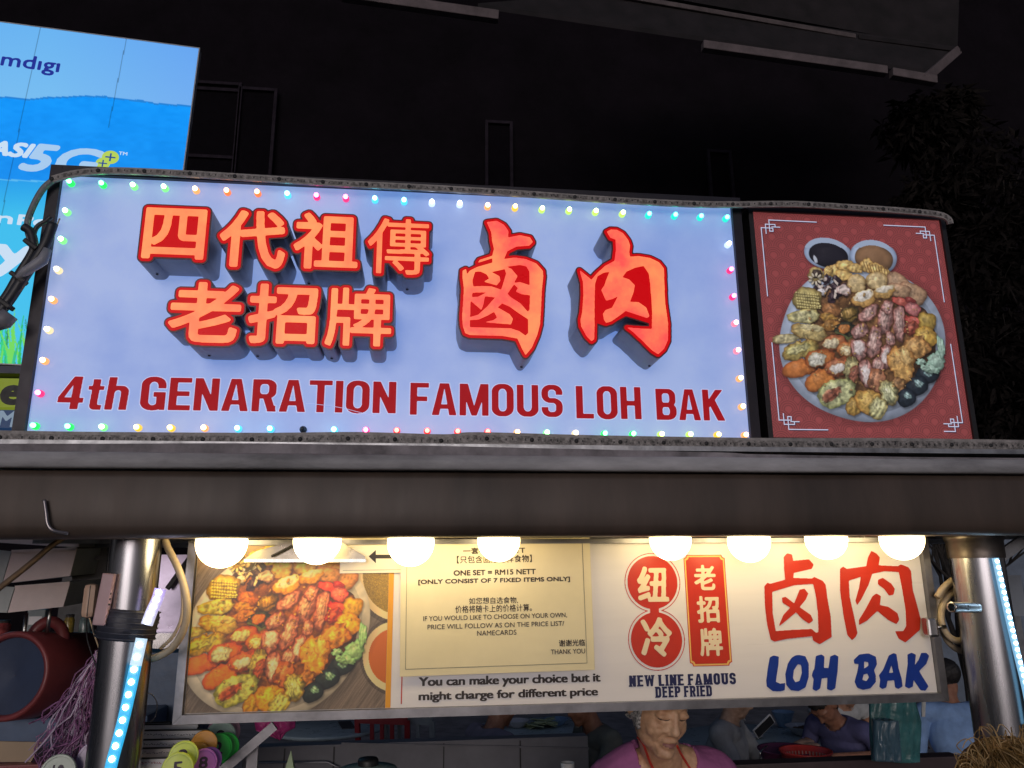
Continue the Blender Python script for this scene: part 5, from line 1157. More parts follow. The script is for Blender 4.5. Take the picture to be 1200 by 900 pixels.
pr_ = thing('steel_pole', (xr, YPL, 0), 'right polished steel pole with a short pipe stub and hose coil beside it', 'pole', 'steel poles holding the canopy')
MB().lathe((xr, YPL, 0), [(rr_, 0), (rr_, zb + .02)], 40).build('tube', M_pole, pr_)
c = at(1145, 641, YPL); MB().lathe((xr, YPL, c.z - .03), [(rr_ + .003, 0), (rr_ + .004, .01), (rr_ + .004, .045), (rr_ + .008, .05), (rr_ + .008, .06), (rr_ + .003, .064)], 40).build('collar', mat('dull pole collar', (.22, .19, .17), .4, .9, var=.4), pr_)
p1 = at(1145, 712, 1.92); p0 = at(1115, 711.5, 1.88); b = MB(); b.tube([p1, p0], .013, 16, cap=False); b.tube([p0, p1], .010, 16, cap=False); b.lathe(p0, [(.010, 0), (.0135, 0), (.0135, .002)], 16, axis=(p1 - p0)); b.build('pipe_stub', M_steel, pr_)

def led_strip(pts, w_, Y, label, cols, n, es, name='led_strip'):
    """plastic tape with a row of lit diodes; cols(t) gives the light colour"""
    P = curve([at(x, y, Y(i) if callable(Y) else Y) for i, (x, y) in enumerate(pts)], 8)
    t = thing(name, P[0], label, 'light strip', 'lit strips on the steel poles'); L = [0]
    for a, b in zip(P, P[1:]): L.append(L[-1] + (b - a).length)
    def pos(s):
        for i in range(len(P) - 1):
            if s <= L[i + 1] + 1e-9: return P[i].lerp(P[i + 1], (s - L[i]) / (L[i + 1] - L[i])), (P[i + 1] - P[i]).normalized()
        return P[-1], (P[-1] - P[-2]).normalized()
    steps = 5
    for k in range(steps):
        s0 = L[-1] * k / steps; s1 = L[-1] * (k + 1) / steps; cc = cols((k + .5) / steps); b = MB()
        q = [pos(s0 + (s1 - s0) * j / 5) for j in range(6)]
        for j in range(5):
            a_, d_ = q[j][0], q[j + 1][0]; b.bar(a_, d_, .006, w_, up=V((0, 1, 0)))
        b = MB(); vs = []; 
        for a_, tg in q:
            sd_ = tg.cross(V((0, -1, 0))).normalized(); nn_ = sd_.cross(tg).normalized(); nn_ = nn_ if nn_.y < 0 else -nn_
            for u_, v_ in ((-1, 0), (-.8, 1), (.8, 1), (1, 0)): vs.append(a_ + sd_ * u_ * w_ / 2 + nn_ * v_ * .005)
        b.add(vs, [(i * 4 + k2, i * 4 + (k2 + 1) % 4, i * 4 + 4 + (k2 + 1) % 4, i * 4 + 4 + k2) for i in range(5) for k2 in range(4)])
        b.build('sleeve', mat('lit sleeve %d %d %d' % tuple(int(x * 99) for x in cc), (.12, .14, .16), .25, emit=cc, es=es, bump=0, var=.1), t)
    M_d = None; dm = {}
    for k in range(n):
        tt = (k + .5) / n; p, tg = pos(L[-1] * tt); cc = cols(tt); key = tuple(round(x * 4) / 4 for x in cc)
        m_ = mat('diode %s' % (key,), (.5, .5, .5), .3, emit=tuple(.35 + .65 * x for x in cc), es=38, bump=0, var=0)
        if key not in dm:
            b = MB(); b.ball((0, 0, 0), w_ * .24, 12, (1, .5, 1)); o_ = b.build('diode', m_, t, org=(0, 0, 0)); o_.location = p - V((0, .0065, 0)) - WL[t.name]; dm[key] = o_.data
        else: link('diode', dm[key], t, p - V((0, .0065, 0)))
    return t
def lerp3(a, b, t): return tuple(x + (y - x) * t for x, y in zip(a, b))
led_strip([(188, 690), (184, 703), (178, 716), (172, 732)], .027, 1.915, 'violet white end of the light strip above the tape wrap on the left pole', lambda t: lerp3((.55, .38, 1), (.75, .78, 1), t), 5, .75)
led_strip([(166, 748), (160, 775), (152, 812), (143, 850), (132, 890), (127, 912)], .026, 1.918, 'cyan light strip below the tape wrap on the left pole', lambda t: (.58, .80, 1) if t < .3 else (.0, .50, .95), 11, .85)
led_strip([(1166, 654), (1174, 690), (1183, 730), (1192, 768), (1201, 805), (1210, 850)], .019, 1.915, 'icy blue light strip bowed down the right pole', lambda t: (.28, .66, 1), 26, .7)

# hose and coil
M_hose = mat('cream plastic hose', (.62, .50, .34), .4, var=.2, scale=12, bump=.05)
hs_ = MB().tube(curve([at(189, 622, 2.0), at(196, 640, 1.99), at(211, 672, 1.96), at(219, 706, 1.955), at(216, 735, 1.96), at(203, 758, 1.97), at(184, 770, 1.99), at(172, 772, 2.03)]), .0085, 14)
hs_.tube(curve([at(190, 622, 2.02), at(205, 660, 2.0), at(213, 690, 1.99), at(213, 722, 1.99), at(203, 745, 2.0), at(188, 760, 2.02)]), .004, 8)
tag(hs_.build('hose', M_hose), 'cream hose curving down beside the left steel pole', 'hose')
co = thing('hose_coil', at(1120, 720, 2.06), 'coil of cream hose hung behind the right steel pole', 'hose')
def coil(cx, cy, rx, ry, Y, r_, a0, a1, nm):
    P = [at(cx + rx * math.cos(R(a)), cy + ry * math.sin(R(a)), Y + .0006 * (a - a0) / 10) for a in range(a0, a1, 12)]; MB().tube(P, r_, 10).build(nm, M_hose, co)
coil(1128, 716, 30, 36, 2.06, .0085, -100, 250, 'loop'); coil(1124, 722, 21, 29, 2.045, .009, -60, 300, 'loop'); coil(1133, 724, 31, 40, 2.075, .008, 20, 330, 'loop')
MB().tube(curve([at(1098, 700, 2.05), at(1106, 688, 2.05), at(1122, 676, 2.05), at(1136, 672, 2.05)]), .0085, 10).build('loop', M_hose, co)
# loose steel bar upper right corner
b = MB(); b.bar(at(1172, 652, 1.98), at(1215, 622, 1.98), .03, .012, up=V((0, 1, 0))); tag(b.build('steel_bar', M_galv), 'short slanting steel bar in the corner right of the right pole', 'bar')
gl = thing('glass_screen', at(1190, 760, 2.6), 'pale translucent panel standing behind the right pole', 'panel')
slab('pane', [(1176, 674), (1196, 674), (1204, 722), (1180, 722)], 2.6, .01, mat('bluish grey sheet', (.28, .32, .38), .4, var=.1), gl)
b = MB(); z_ = at(1190, 722, 2.6); b.box((z_.x, 2.605, z_.z / 2), (.03, .02, z_.z)); b.build('post', M_galv, gl)

# ================================================================ LEFT NEIGHBOUR STALL
M_wbx = mat('off white painted box', (.78, .66, .64), .55, var=.12, scale=5, bump=.08); M_wbs = mat('grey box end', (.46, .50, .50), .6, var=.15)
def hood(pts, end, Y, dep, label):
    t = thing('duct_box', at(*pts[0], Y), label, 'duct'); slab('front', pts, Y, .004, M_wbx, t)
    a = [at(x, y, Y + .004) for x, y in pts]; b = MB(); n = len(a); back = [p + V((.0, dep, .02)) for p in a]
    b.add(a + back, [(i, (i + 1) % n, n + (i + 1) % n, n + i) for i in range(n)] + [tuple(range(n, 2 * n))]); b.build('casing', M_wbs, t)
    if end: slab('end_panel', end, Y + .0, .004, M_wbs, t)
    e = [at(pts[k][0], pts[k][1], Y - .003) for k in (0, 1)]; MB().bar(e[0], e[1], .008, .008).build('lip', M_wbx, t)
hood([(-60, 606), (92, 612), (92, 641), (62, 640), (-60, 632)], None, 2.75, .5, 'topmost off white duct box at the far left, just under the canopy rail')
hood([(14, 646), (90, 643), (82, 675), (3, 684)], [(-50, 640), (13, 646), (2, 684), (-50, 686)], 2.7, .5, 'pinkish off white duct box second from the top at the far left')
hood([(18, 688), (82, 683), (74, 711), (9, 718)], [(-50, 684), (17, 688), (8, 718), (-50, 716)], 2.6, .5, 'lowest off white duct box at the far left with a grey end')
b = MB(); b.tube(curve([at(80, 627, 2.3), at(60, 640, 2.28), at(30, 665, 2.25), at(-15, 700, 2.2)]), .008, 10)
tag(b.build('gas_pipe', mat('rusty conduit', (.36, .26, .18), .5, .5, var=.4)), 'rusty conduit running down leftward across the off white boxes', 'pipe')
b = MB(); quad(b, vplane(2.9), [(90, 628), (126, 628), (124, 680), (84, 680)], -.03, 0); quad(b, vplane(2.86), [(88, 652), (126, 652), (126, 656), (88, 655)], -.02, 0)
tag(b.build('grey_panel', mat('grey plastic panel', (.20, .20, .22), .6, var=.1)), 'dark grey ribbed panel between the duct boxes and the left pole', 'panel')
# little appliances on the pole's left
ad = thing('adaptor', at(106, 704, 1.98), 'beige rounded plug adaptor hanging left of the left pole', 'adaptor')
b = MB(); c = at(106, 704, 1.99); b.box(c, (.030, .03, .078), bev=.012); b.build('body', mat('beige plastic', (.62, .42, .30), .4, var=.08), ad)
b = MB(); b.box(c + V((.002, -.0155, 0)), (.0016, .001, .07)); b.build('seam', M_black, ad)
b = MB(); b.tube(curve([c + V((-.004, 0, -.038)), c + V((0, .01, -.09)), c + V((.03, .01, -.16)), c + V((.035, .0, -.2))]), .0018, 6); b.build('cord', M_black, ad)
ps = thing('socket_box', at(122, 702, 1.94), 'pink plastic socket box strapped to the left side of the left pole', 'socket box')
c = at(123, 702, 1.93); b = MB(); b.box(c, (.027, .022, .115), Matrix.Rotation(R(5), 3, 'Y'), .003); b.build('body', mat('pink plastic', (.52, .34, .36), .4, var=.08), ps)
b = MB(); [b.box(c + V((.0135, -.008, z)), (.004, .004, .004)) for z in (-.012, .0, .012)]; b.build('sockets', M_black, ps)
b = MB(); b.tube(curve([at(111, 722, 1.96), at(109, 736, 1.96), at(114, 746, 1.96), at(126, 748, 1.95)]), .002, 6); b.build('cord', M_black, ps)

# red drum with handle
M_maroon = mat('maroon plastic', (.26, .055, .06), .38, var=.2, scale=6, bump=.04); M_dkblue = mat('dark blue inside', (.03, .05, .11), .6)
dr = thing('drum', at(55, 785, 2.75), 'maroon barrel lying on its side with a loop handle on top', 'barrel')
cA = at(10, 792, 2.6); cB = at(116, 786, 3.05); rD = .128; axd = (cB - cA).normalized()
b = MB(); L = (cB - cA).length; b.lathe(cA, [(rD - .018, .004), (rD - .018, .0), (rD - .006, -.008), (rD, 0), (rD, L), (.001, L + .01)], 40, axis=axd); b.lathe(cA, [(rD - .018, .004), (rD - .03, .1), (.001, .2)], 40, axis=axd); b.build('barrel', M_maroon, dr)
b = MB(); b.lathe(cA, [(rD - .019, .012), (.001, .03)], 40, axis=axd); b.build('inside', M_dkblue, dr)
hc = at(55, 754, 2.72); b = MB(); b.tube([hc + V((.040 * math.cos(R(a)), .02 * math.cos(R(a)), .062 * math.sin(R(a)) + .004)) for a in range(-30, 211, 12)], .018, 12); b.build('handle', M_maroon, dr)
st = MB(); q = at(60, 830, 2.75); st.box((q.x, 2.95, q.z / 2 - .01), (.62, .5, q.z - .02), bev=.01)
tag(st.build('cabinet', mat('blue grey cabinet', (.09, .15, .27), .45, var=.2)), 'dark blue cabinet carrying the maroon barrel at the left', 'cabinet')
bx = thing('box', at(25, 880, 2.35), 'tan topped maroon box at the bottom left corner', 'box')
c = at(20, 900, 2.45); MB().box(c + V((-.02, .05, -.06)), (.30, .22, .16), bev=.004).build('body', M_maroon, bx)
slab('label_panel', [(-30, 868), (50, 870), (36, 893), (-34, 893)], 2.42, .006, mat('tan card', (.40, .30, .20), .6, var=.1), bx)

# raffia bundles
def strands(name, label, tip, n, L, spread, m, thick, seed, loops=True, cat='string bundle', m2=None):
    rg = random.Random(seed); t = thing(name, tip, label, cat); tip = V(tip)
    b = MB(); b2 = MB()
    for k in range(n):
        a = rg.gauss(0, spread) - .10; e = rg.gauss(0, spread * .5); ll = L * rg.uniform(.6, 1.05); P = [tip + V((rg.gauss(0, .004), rg.gauss(0, .004), 0))]; d = V((math.sin(a), math.sin(e), -math.cos(a)))
        for j in range(1, 7): P.append(tip + d * ll * j / 6 + V((rg.gauss(0, .004), rg.gauss(0, .004), rg.gauss(0, .003))) * (j ** .6))
        if loops and rg.random() < .4: P += [P[-1] + V((rg.uniform(-.012, .014), 0, -.006)), P[-1] + V((rg.uniform(-.02, .02), 0, .02)), P[-2] + V((rg.uniform(-.01, .02), 0, .012))]
        (b if rg.random() < .72 or not m2 else b2).tube(curve(P, 2), thick * rg.uniform(.6, 1.5), 4, cap=False)
    b.build('strings', m, t, kind='stuff')
    if m2: b2.build('bright_strings', m2, t, kind='stuff')
    return t
t = strands('raffia_bundle', 'hanging bundle of purple plastic raffia strings left of the left pole', at(117, 762, 2.1), 230, .27, .22, mat('purple raffia', (.36, .16, .34), .35, var=.4, scale=60, bump=0), .0016, 4, m2=mat('pale purple raffia', (.62, .50, .66), .3, var=.2, bump=0))
MB().tube([at(104, 722, 2.1), at(110, 742, 2.1), at(117, 763, 2.1)], .0018, 6).build('cord', M_hose, t)

# things on the left pole's right: price cards and number tokens
M_card = mat('white price card', (.93, .92, .93), .5, var=.05, bump=.03); M_cin = mat('card ink', (.05, .03, .06), .5, bump=0); M_rin = mat('red card ink', (.5, .05, .05), .5, bump=0)
cards = [((166, 846, 200, 858), 2.30, 0), ((168, 848, 232, 860), 2.27, 0), ((164, 855, 244, 869), 2.23, 1), ((162, 866, 222, 881), 2.18, 1), ((160, 876, 212, 894), 2.12, 2), ((158, 888, 196, 912), 2.06, 3)]
for k, ((x0, y0, x1, y1), Y, kind_) in enumerate(cards):
    t = thing('price_card', at(x0, y1, Y), ['small white price card farthest back in the row right of the left pole', 'white price card second from the back of the row by the left pole', 'wide white price card with a black clip ending beside the orange token', 'white price card in the middle of the row with curled black wire', 'cream price card with a line of small print above the nearest card', 'nearest white price card with a red mark at the bottom of the picture'][k], 'price card', 'price cards in a row by the left pole')
    slab('card', [(x0, y0 + 1), (x1, y0), (x1 - 1, y1), (x0, y1)], Y, .0015, mat('cream price card', (.90, .80, .74), .5) if kind_ == 2 else M_card, t)
    b = MB(); a_ = at(x0, y0 + 1, Y - .002); c_ = at(x1, y0, Y - .002); b.bar(a_, c_, .0045, .0035); b.tube([c_, c_ + V((.004, 0, -.006)), c_ + V((0, 0, -.012))], .0022, 6); b.build('holder_rail', M_black, t)
    if kind_ >= 1:
        rg = random.Random(k); b = MB(); xx = x0 + 4
        while xx < x1 - 8:
            w_ = rg.uniform(1.2, 3); yy = y0 + 6; b.tube([at(xx, yy + rg.uniform(-1.4, 1.4), Y - .001), at(xx + w_ * .5, yy + rg.uniform(-1.4, 1.4), Y - .001), at(xx + w_, yy + rg.uniform(-1.4, 1.4), Y - .001)], .0006, 4); xx += w_ + rg.uniform(.4, 1.5)
        b.build('handwriting', M_rin if kind_ == 3 else M_cin, t, kind='stuff')
def token(x, y, rp, Y, colr, label, ch='', tilt=(0, 0)):
    n_ = V((tilt[0], -1, tilt[1])).normalized(); c = at(x, y, Y); rad = rp * Y / 915; t = thing('number_token', c, label, 'token', 'round plastic number tokens')
    m_ = mat('token plastic %.2f %.2f %.2f' % colr, colr, .32, var=.08, scale=20, bump=.02, coat=.3)
    b = MB(); b.lathe(c, [(.0001, -.006), (rad * .96, -.006), (rad, -.004), (rad, .003), (rad * .96, .0045), (rad * .86, .0045), (rad * .84, .003), (.0001, .003)], 40, axis=n_, smooth=False); b.build('disc', m_, t)
    if ch:
        u = V((0, 0, 1)).cross(-n_).normalized(); u = u if u.x > 0 else -u; v = n_.cross(u); pl = Plane(c + n_ * .0032, u, V((0, 0, 1)) - n_ * V((0, 0, 1)).dot(n_))
        lettering('digit', ch, pl, 0, 0, M_cin, t, .03, c=.0003, box=(-rad * .32, rad * .45, rad * .32, -rad * .4), res=30)
Gn, Or, Ye, Pu, Mi, Pk = (.04, .85, .10), (1, .44, .04), (.58, .72, .05), (.46, .16, .56), (.62, .85, .76), (.95, .55, .70)
token(262, 858, 17, 2.36, Pk, 'pale pink round token at the back of the cluster under the board corner', '', (.3, .2)); token(258, 864, 16, 2.30, Mi, 'pale mint round token numbered 0, behind the green ones', '0', (.3, .2))
token(263, 876, 15, 2.26, Gn, 'bright green round token, the rear one of the two green', '', (.4, .1)); token(255, 877, 15, 2.22, Gn, 'bright green round token, the front one of the two green', '2', (.4, .1))
token(239, 872, 13.5, 2.16, Or, 'upper orange round token', '', (.2, .1)); token(231, 884, 12, 2.12, Or, 'lower orange round token partly behind the yellow green ones', '', (.2, .1))
token(245, 891, 13, 2.1, Pu, 'purple round token at the right of the two purple', '', (.4, .1)); token(238, 894, 14, 2.07, Pu, 'purple round token at the left of the two purple', '8', (.4, .1))
token(215, 886, 15, 2.03, Ye, 'yellow green round token, the upper of the two', '2', (.2, .15)); token(208, 901, 16, 1.98, Ye, 'yellow green round token, the lower of the two', '5', (.2, .15))
token(68, 906, 18, 2.0, (.34, .42, .34), 'grey green round token numbered 10 left of the left pole', '10', (0, .2)); token(110, 888, 16, 2.05, (.40, .32, .52), 'lilac round token left of the left pole at the bottom edge', '', (.2, .1))
rk = thing('token_rack', at(280, 890, 2.3), 'slanted grey metal rack bars beside the coloured tokens', 'rack')
MB().bar(at(258, 905, 2.25), at(322, 850, 2.25), .024, .012, up=V((0, 1, 0))).build('bar', M_alu, rk); MB().bar(at(293, 930, 2.3), at(297, 872, 2.3), .028, .012, up=V((0, 1, 0))).build('bar', M_alu, rk)
MB().bar(at(160, 925, 2.32), at(300, 915, 2.32), .02, .02).build('bar', M_alu, rk)
MB().tube(curve([at(168, 812, 2.2), at(178, 814, 2.2), at(184, 825, 2.2), at(182, 840, 2.2), at(176, 846, 2.2)]), .0015, 6).build('wire_loop', M_steel, rk)
# steel appliance behind the left pole, violet strip's reflection tinted into its colour
ap = thing('steel_hood', at(200, 700, 2.4), 'polished steel hood between the left pole and the lower board', 'hood')
slab('front', [(186, 650), (232, 650), (226, 742), (176, 742)], 2.35, .01, mat('steel with painted violet reflection', (.46, .42, .55), .32, 1, var=.2, scale=6, bump=.12, bscale=12), ap)
slab('shelf', [(172, 742), (226, 742), (224, 760), (170, 760)], 2.3, .02, M_steel, ap)
MB().bar(at(196, 690, 2.33), at(232, 640, 2.33), .012, .01, up=V((0, 1, 0))).build('strut', M_black, ap)
tag(quad(MB(), vplane(2.9), [(120, 765), (226, 765), (222, 905), (118, 905)], -.4, 0).build('back_cabinet', mat('navy cabinet', (.06, .11, .20), .4, var=.3)), 'navy cabinet behind the price cards, between the left pole and the board', 'cabinet')

# ================================================================ BEHIND THE COUNTER
M_blk = mat('charcoal counter', (.17, .17, .19), .5, var=.2, scale=4, bump=.05)
ctr = thing('stall_counter', (.2, 2.95, 0), 'charcoal counter with a low back ledge running behind the woman in purple', 'counter')
YK = 3.9; zc1 = at(480, 870, YK).z; zc2 = at(960, 893, 2.75).z
b = MB(); xa, xb = at(284, 880, YK).x, at(690, 880, YK).x
b.box(((xa + xb) / 2, YK + .05, zc1 / 2), (xb - xa, .08, zc1), bev=.004); b.build('back_panel', M_blk, ctr)
for xx in (333, 391, 520, 610):
    p = at(xx, 885, YK); MB().box((p.x, YK + .007, zc1 - .17), (.006, .006, .32)).build('panel_seam', M_black, ctr)
MB().tube([at(290, 894, YK - .02), at(384, 893, YK - .02), at(396, 899, YK - .02), at(400, 915, YK - .02)], .004, 8).build('rail', M_alu, ctr)
MB().bar(at(400, 871, YK), at(690, 877, YK), .008, .008).build('edge_trim', mat('grey trim', (.16, .16, .18), .5), ctr)
xa, xb = at(845, 895, 2.75).x, at(1130, 895, 2.75).x
MB().box(((xa + xb) / 2, 2.79, zc2 - .02), (xb - xa, .07, .04), bev=.004).build('side_top', mat('dark maroon board', (.075, .05, .055), .5, var=.2), ctr)
MB().box(((xa + xb) / 2, 3.02, (zc2 - .12) / 2), (xb - xa - .02, .44, zc2 - .12)).build('side_body', M_blk, ctr)
# cone tip, pot, cup
t = thing('green_cone', at(342, 900, 2.5), 'pale green pointed tip standing up at the bottom left of centre', 'cone')
c = at(341, 880, 2.5); MB().lathe(c - V((0, 0, .16)), [(.055, 0), (.05, .01), (.012, .13), (.001, .16)], 4, smooth=False).build('cone', mat('pale green sheet', (.45, .62, .32), .4, var=.1), t)
t = thing('pot', at(432, 905, 2.6), 'mint enamel pot with a black lid knob at the bottom edge', 'pot')
c = at(431, 905, 2.6); MB().lathe(c, [(.08, -.12), (.09, -.02), (.092, .005), (.086, .012), (.03, .02), (.0001, .022)], 36).build('body', mat('mint enamel', (.36, .50, .46), .25, var=.1), t)
MB().lathe(c, [(.03, .018), (.032, .034), (.028, .04), (.0001, .04)], 24).build('knob', M_black, t)
t = thing('cup', at(665, 900, 2.8), 'white cup with a dark drink left of the woman in purple', 'cup'); c = at(665, 893.5, 2.8)
MB().lathe(c, [(.018, -.07), (.024, 0), (.0225, 0), (.0215, -.008), (.0001, -.008)], 24).build('cup', mat('white plastic cup', (.7, .7, .7), .3), t)
MB().box((c.x, 2.83, (c.z - .07) / 2), (.3, .2, c.z - .07)).build('stand', M_blk, t)
# baskets
M_rb = mat('red plastic', (.55, .05, .045), .35, var=.1, bump=.02); M_pb = mat('purple plastic', (.16, .035, .10), .35, var=.1)
def basket(cx, cy, rx, Y, m, label, slots, hgt=.12):
    zc2 = globals()['zc2'] - .119
    c = at(cx, cy, Y); rad = rx * Y / 915; t = thing('basket', V((c.x, c.y, zc2)), label, 'basket')
    b = MB(); zz = c.z - zc2
    b.lathe((c.x, c.y, zc2 + .001), [(rad * .75, 0), (rad * .78, .004), (rad * .96, zz - .004), (rad * 1.02, zz), (rad * 1.02, zz + .006), (rad * .95, zz + .004), (rad * .76, .006), (.0001, .006)], 44); b.build('bowl', m, t)
    if slots:
        b = MB()
        for k in range(40):
            a = 6.2832 * k / 40; p = V((c.x + rad * .885 * math.cos(a), c.y + rad * .885 * math.sin(a), zc2 + zz * .6)); b.box(p, (.005, .004, zz * .55), Matrix.Rotation(a - math.pi / 2, 3, 'Z'))
        b.build('slots', mat('basket gaps', (.55, .30, .28), .5), t, kind='stuff')
    return t
basket(922, 879, 32, 3.12, M_pb, 'dark purple round basket with a wire handle, behind the red one', False)
basket(944, 881, 29, 2.95, M_rb, 'red round basket with slotted sides on the counter', True)
MB().tube(curve([at(899, 874, 3.05), at(892, 880, 3.0), at(890, 890, 3.0)]), .003, 6).build('handle', M_steel, COL.objects['basket'])

# teal plastic bags hanging
M_teal = mat('teal plastic bag', (.09, .30, .31), .28, var=.3, scale=14, bump=.5, bscale=20, alpha=.93, coat=.3)
def bag(name, pts, Y, m, label, seed, cat='bag', puff=.05):
    rg = random.Random(seed); P = [at(x, y, Y) for x, y in pts]; t = thing(name, P[0], label, cat)
    xs = [p.x for p in P]; zs = [p.z for p in P]; poly = [(p.x, p.z) for p in P]; n = 34; b = MB(); x0, x1, z0, z1 = min(xs), max(xs), min(zs), max(zs)
    def ext(z):
        X = []
        for i in range(len(poly)):
            (ax, az), (bx, bz) = poly[i], poly[(i + 1) % len(poly)]
            if (az > z) != (bz > z): X.append(ax + (z - az) * (bx - ax) / (bz - az))
        return (min(X), max(X)) if len(X) > 1 else None
    rows = []
    for j in range(n):
        z = z1 - (z1 - z0) * (j + .5) / n; e = ext(z)
        if e: rows.append((z, e))
    m_ = 30; vs = []
    for j, (z, (ea, eb)) in enumerate(rows):
        for k in range(2 * m_):
            a = math.pi * k / m_; u = .5 - .5 * math.cos(a); s_ = math.sin(a) * (1 if k < m_ else -1)
            fold = .35 * math.sin(u * 19 + 2.2 * math.sin(j * .16) + seed) + .2 * math.sin(u * 41 + j * .3)
            yy = Y + (-1 if k < m_ else 1) * puff * abs(math.sin(a)) ** .7 * (.65 + .35 * fold)
            vs.append((ea + (eb - ea) * u, yy, z + .004 * fold))
    N = 2 * m_; b.add(vs, [(i * N + k, (i + 1) * N + k, (i + 1) * N + (k + 1) % N, i * N + (k + 1) % N) for i in range(len(rows) - 1) for k in range(N)], True); b.build('sheet', m, t)
    return t
bag('plastic_bag', [(1019, 812), (1070, 812), (1079, 845), (1077, 893), (1022, 893), (1019, 850)], 2.72, M_teal, 'crumpled teal plastic bags hanging behind the lower board, right of the red basket', 2, puff=.035)
bag('plastic_bag', [(1024, 843), (1052, 843), (1056, 892), (1024, 892)], 2.66, mat('blue grey plastic bag', (.10, .20, .27), .3, var=.2, bump=.4, bscale=18, coat=.3), 'blue grey plastic bag in front of the teal bags', 5, puff=.03)
bag('plastic_bag', [(1080, 818), (1085, 818), (1084, 840), (1080, 840)], 2.7, mat('white handle plastic', (.6, .62, .62), .4), 'white bag handle hanging right of the teal bags', 8, puff=.006)
# golden raffia in the foreground
t = thing('raffia_bundle', at(1190, 910, 1.35), 'bushy bundle of golden brown raffia string at the bottom right corner', 'string bundle')
c = at(1192, 925, 1.35); rg = random.Random(31); b = MB(); b2 = MB()
for k in range(1500):
    th_ = rg.uniform(0, 6.28); ph = math.acos(rg.uniform(.0, 1)); rad = .088 * rg.uniform(.86, 1.04)
    d0 = V((math.sin(ph) * math.cos(th_), math.sin(ph) * math.sin(th_), math.cos(ph)))
    tg = (V((.25 + rg.gauss(0, .3), -.5 + rg.gauss(0, .3), -1)) - d0 * d0.dot(V((.25, -.5, -1)))).normalized(); P = []
    for j in range(5):
        s_ = (j - 1) * .02; q = (d0 + tg * s_ / .088).normalized(); P.append(c + V((q.x * rad * 1.08, q.y * rad, q.z * rad * .92)) + V((rg.gauss(0, .0012), rg.gauss(0, .0012), rg.gauss(0, .0012))))
    (b if k % 5 else b2).tube(P, .0008 * rg.uniform(.6, 1.4), 3, cap=False)
for k in range(34):
    a = rg.uniform(60, 175); s_ = c + V((.088 * math.cos(R(a)), -.02, .082 * math.sin(R(a)))); l_ = rg.uniform(.015, .06); e = s_ + V((math.cos(R(a + rg.uniform(-30, 30))) * l_, rg.uniform(-.02, .02), math.sin(R(a)) * l_ * .6)); m_ = s_.lerp(e, .5) + V((0, 0, rg.uniform(0, .02)))
    (b if k % 2 else b2).tube(curve([s_ - V((0, 0, .01)), m_, e, e + V((rg.uniform(-.012, .012), 0, -.012))], 4), .0009, 4, cap=False)
b.build('strings', mat('golden raffia', (.36, .22, .07), .5, var=.5, scale=50, bump=0), t, kind='stuff'); b2.build('pale_strings', mat('pale raffia', (.60, .42, .20), .45, var=.3, bump=0), t, kind='stuff')
b = MB(); b.ball(c, .080, 24, (1.08, 1, .92)); b.build('core', mat('inner raffia', (.20, .12, .04), .8, var=.5, scale=60, bump=.5, bscale=120), t)
b = MB(); b.lathe(c - V((0, 0, c.z)), [(.02, 0), (.02, c.z - .06)], 12); b.build('post', M_black, t)

# small things on the shelf under the duct boxes
sf = MB(); q0 = at(-40, 748, 3.2); q1 = at(126, 748, 3.2); sf.box(((q0.x + q1.x) / 2, 3.3, q0.z / 2), (q1.x - q0.x, .3, q0.z)); tag(sf.build('shelf_unit', mat('slate shelf unit', (.12, .16, .22), .5, var=.2)), 'slate blue shelf unit behind the maroon barrel', 'shelf')
for k, (x0, y0, x1, y1, cc, nm, lb, ct) in enumerate(((74, 722, 84, 748, (.55, .38, .06), 'jar', 'yellow jar on the shelf unit, between the barrel handle and the beige adaptor', 'jar'), (92, 722, 104, 748, (.30, .42, .40), 'jar', 'pale green glass jar on the shelf unit, right of the yellow jar', 'jar'), (-10, 728, 9, 748, (.45, .08, .08), 'jar', 'red jar on the shelf unit at the left edge', 'jar'), (34, 716, 52, 748, (.34, .40, .40), 'carton', 'pale grey carton on the shelf unit behind the barrel handle', 'carton'))):
    p = at((x0 + x1) / 2, y1, 3.22); wd = (x1 - x0) * 3.22 / 915; hg = at(x0, y0, 3.22).z - p.z; t = thing(nm, p, lb, ct); z0 = q0.z + .0005
    if nm == 'jar':
        MB().lathe((p.x, p.y, z0), [(.0001, 0), (wd * .48, 0), (wd * .5, .006), (wd * .5, hg * .7), (wd * .4, hg * .82), (wd * .4, hg * .84), (.0001, hg * .84)], 24).build('body', mat('jar contents %d' % k, cc, .2, var=.5, scale=40, coat=.5), t)
        MB().lathe((p.x, p.y, z0 + hg * .84), [(wd * .42, 0), (wd * .42, hg * .14), (.0001, hg * .15)], 24).build('lid', M_sock, t)
    else:
        MB().box((p.x, p.y, z0 + hg / 2), (wd, .06, hg), bev=.003).build('body', mat('grey carton', cc, .6), t); MB().box((p.x, p.y - .031, z0 + hg * .6), (wd * .7, .002, hg * .3)).build('printed_label', M_pan, t)
for x, ya, yb in ((31, 718, 762), (60, 708, 742)):
    b = MB(); b.tube([at(x, ya, 2.66), at(x - 5, yb, 2.66)], .006, 10); tag(b.build('hanging_rod', M_steel), 'thin steel rod under the lowest duct box, %s' % ('left of the barrel handle' if x < 50 else 'just right of the pale carton'), 'rod')
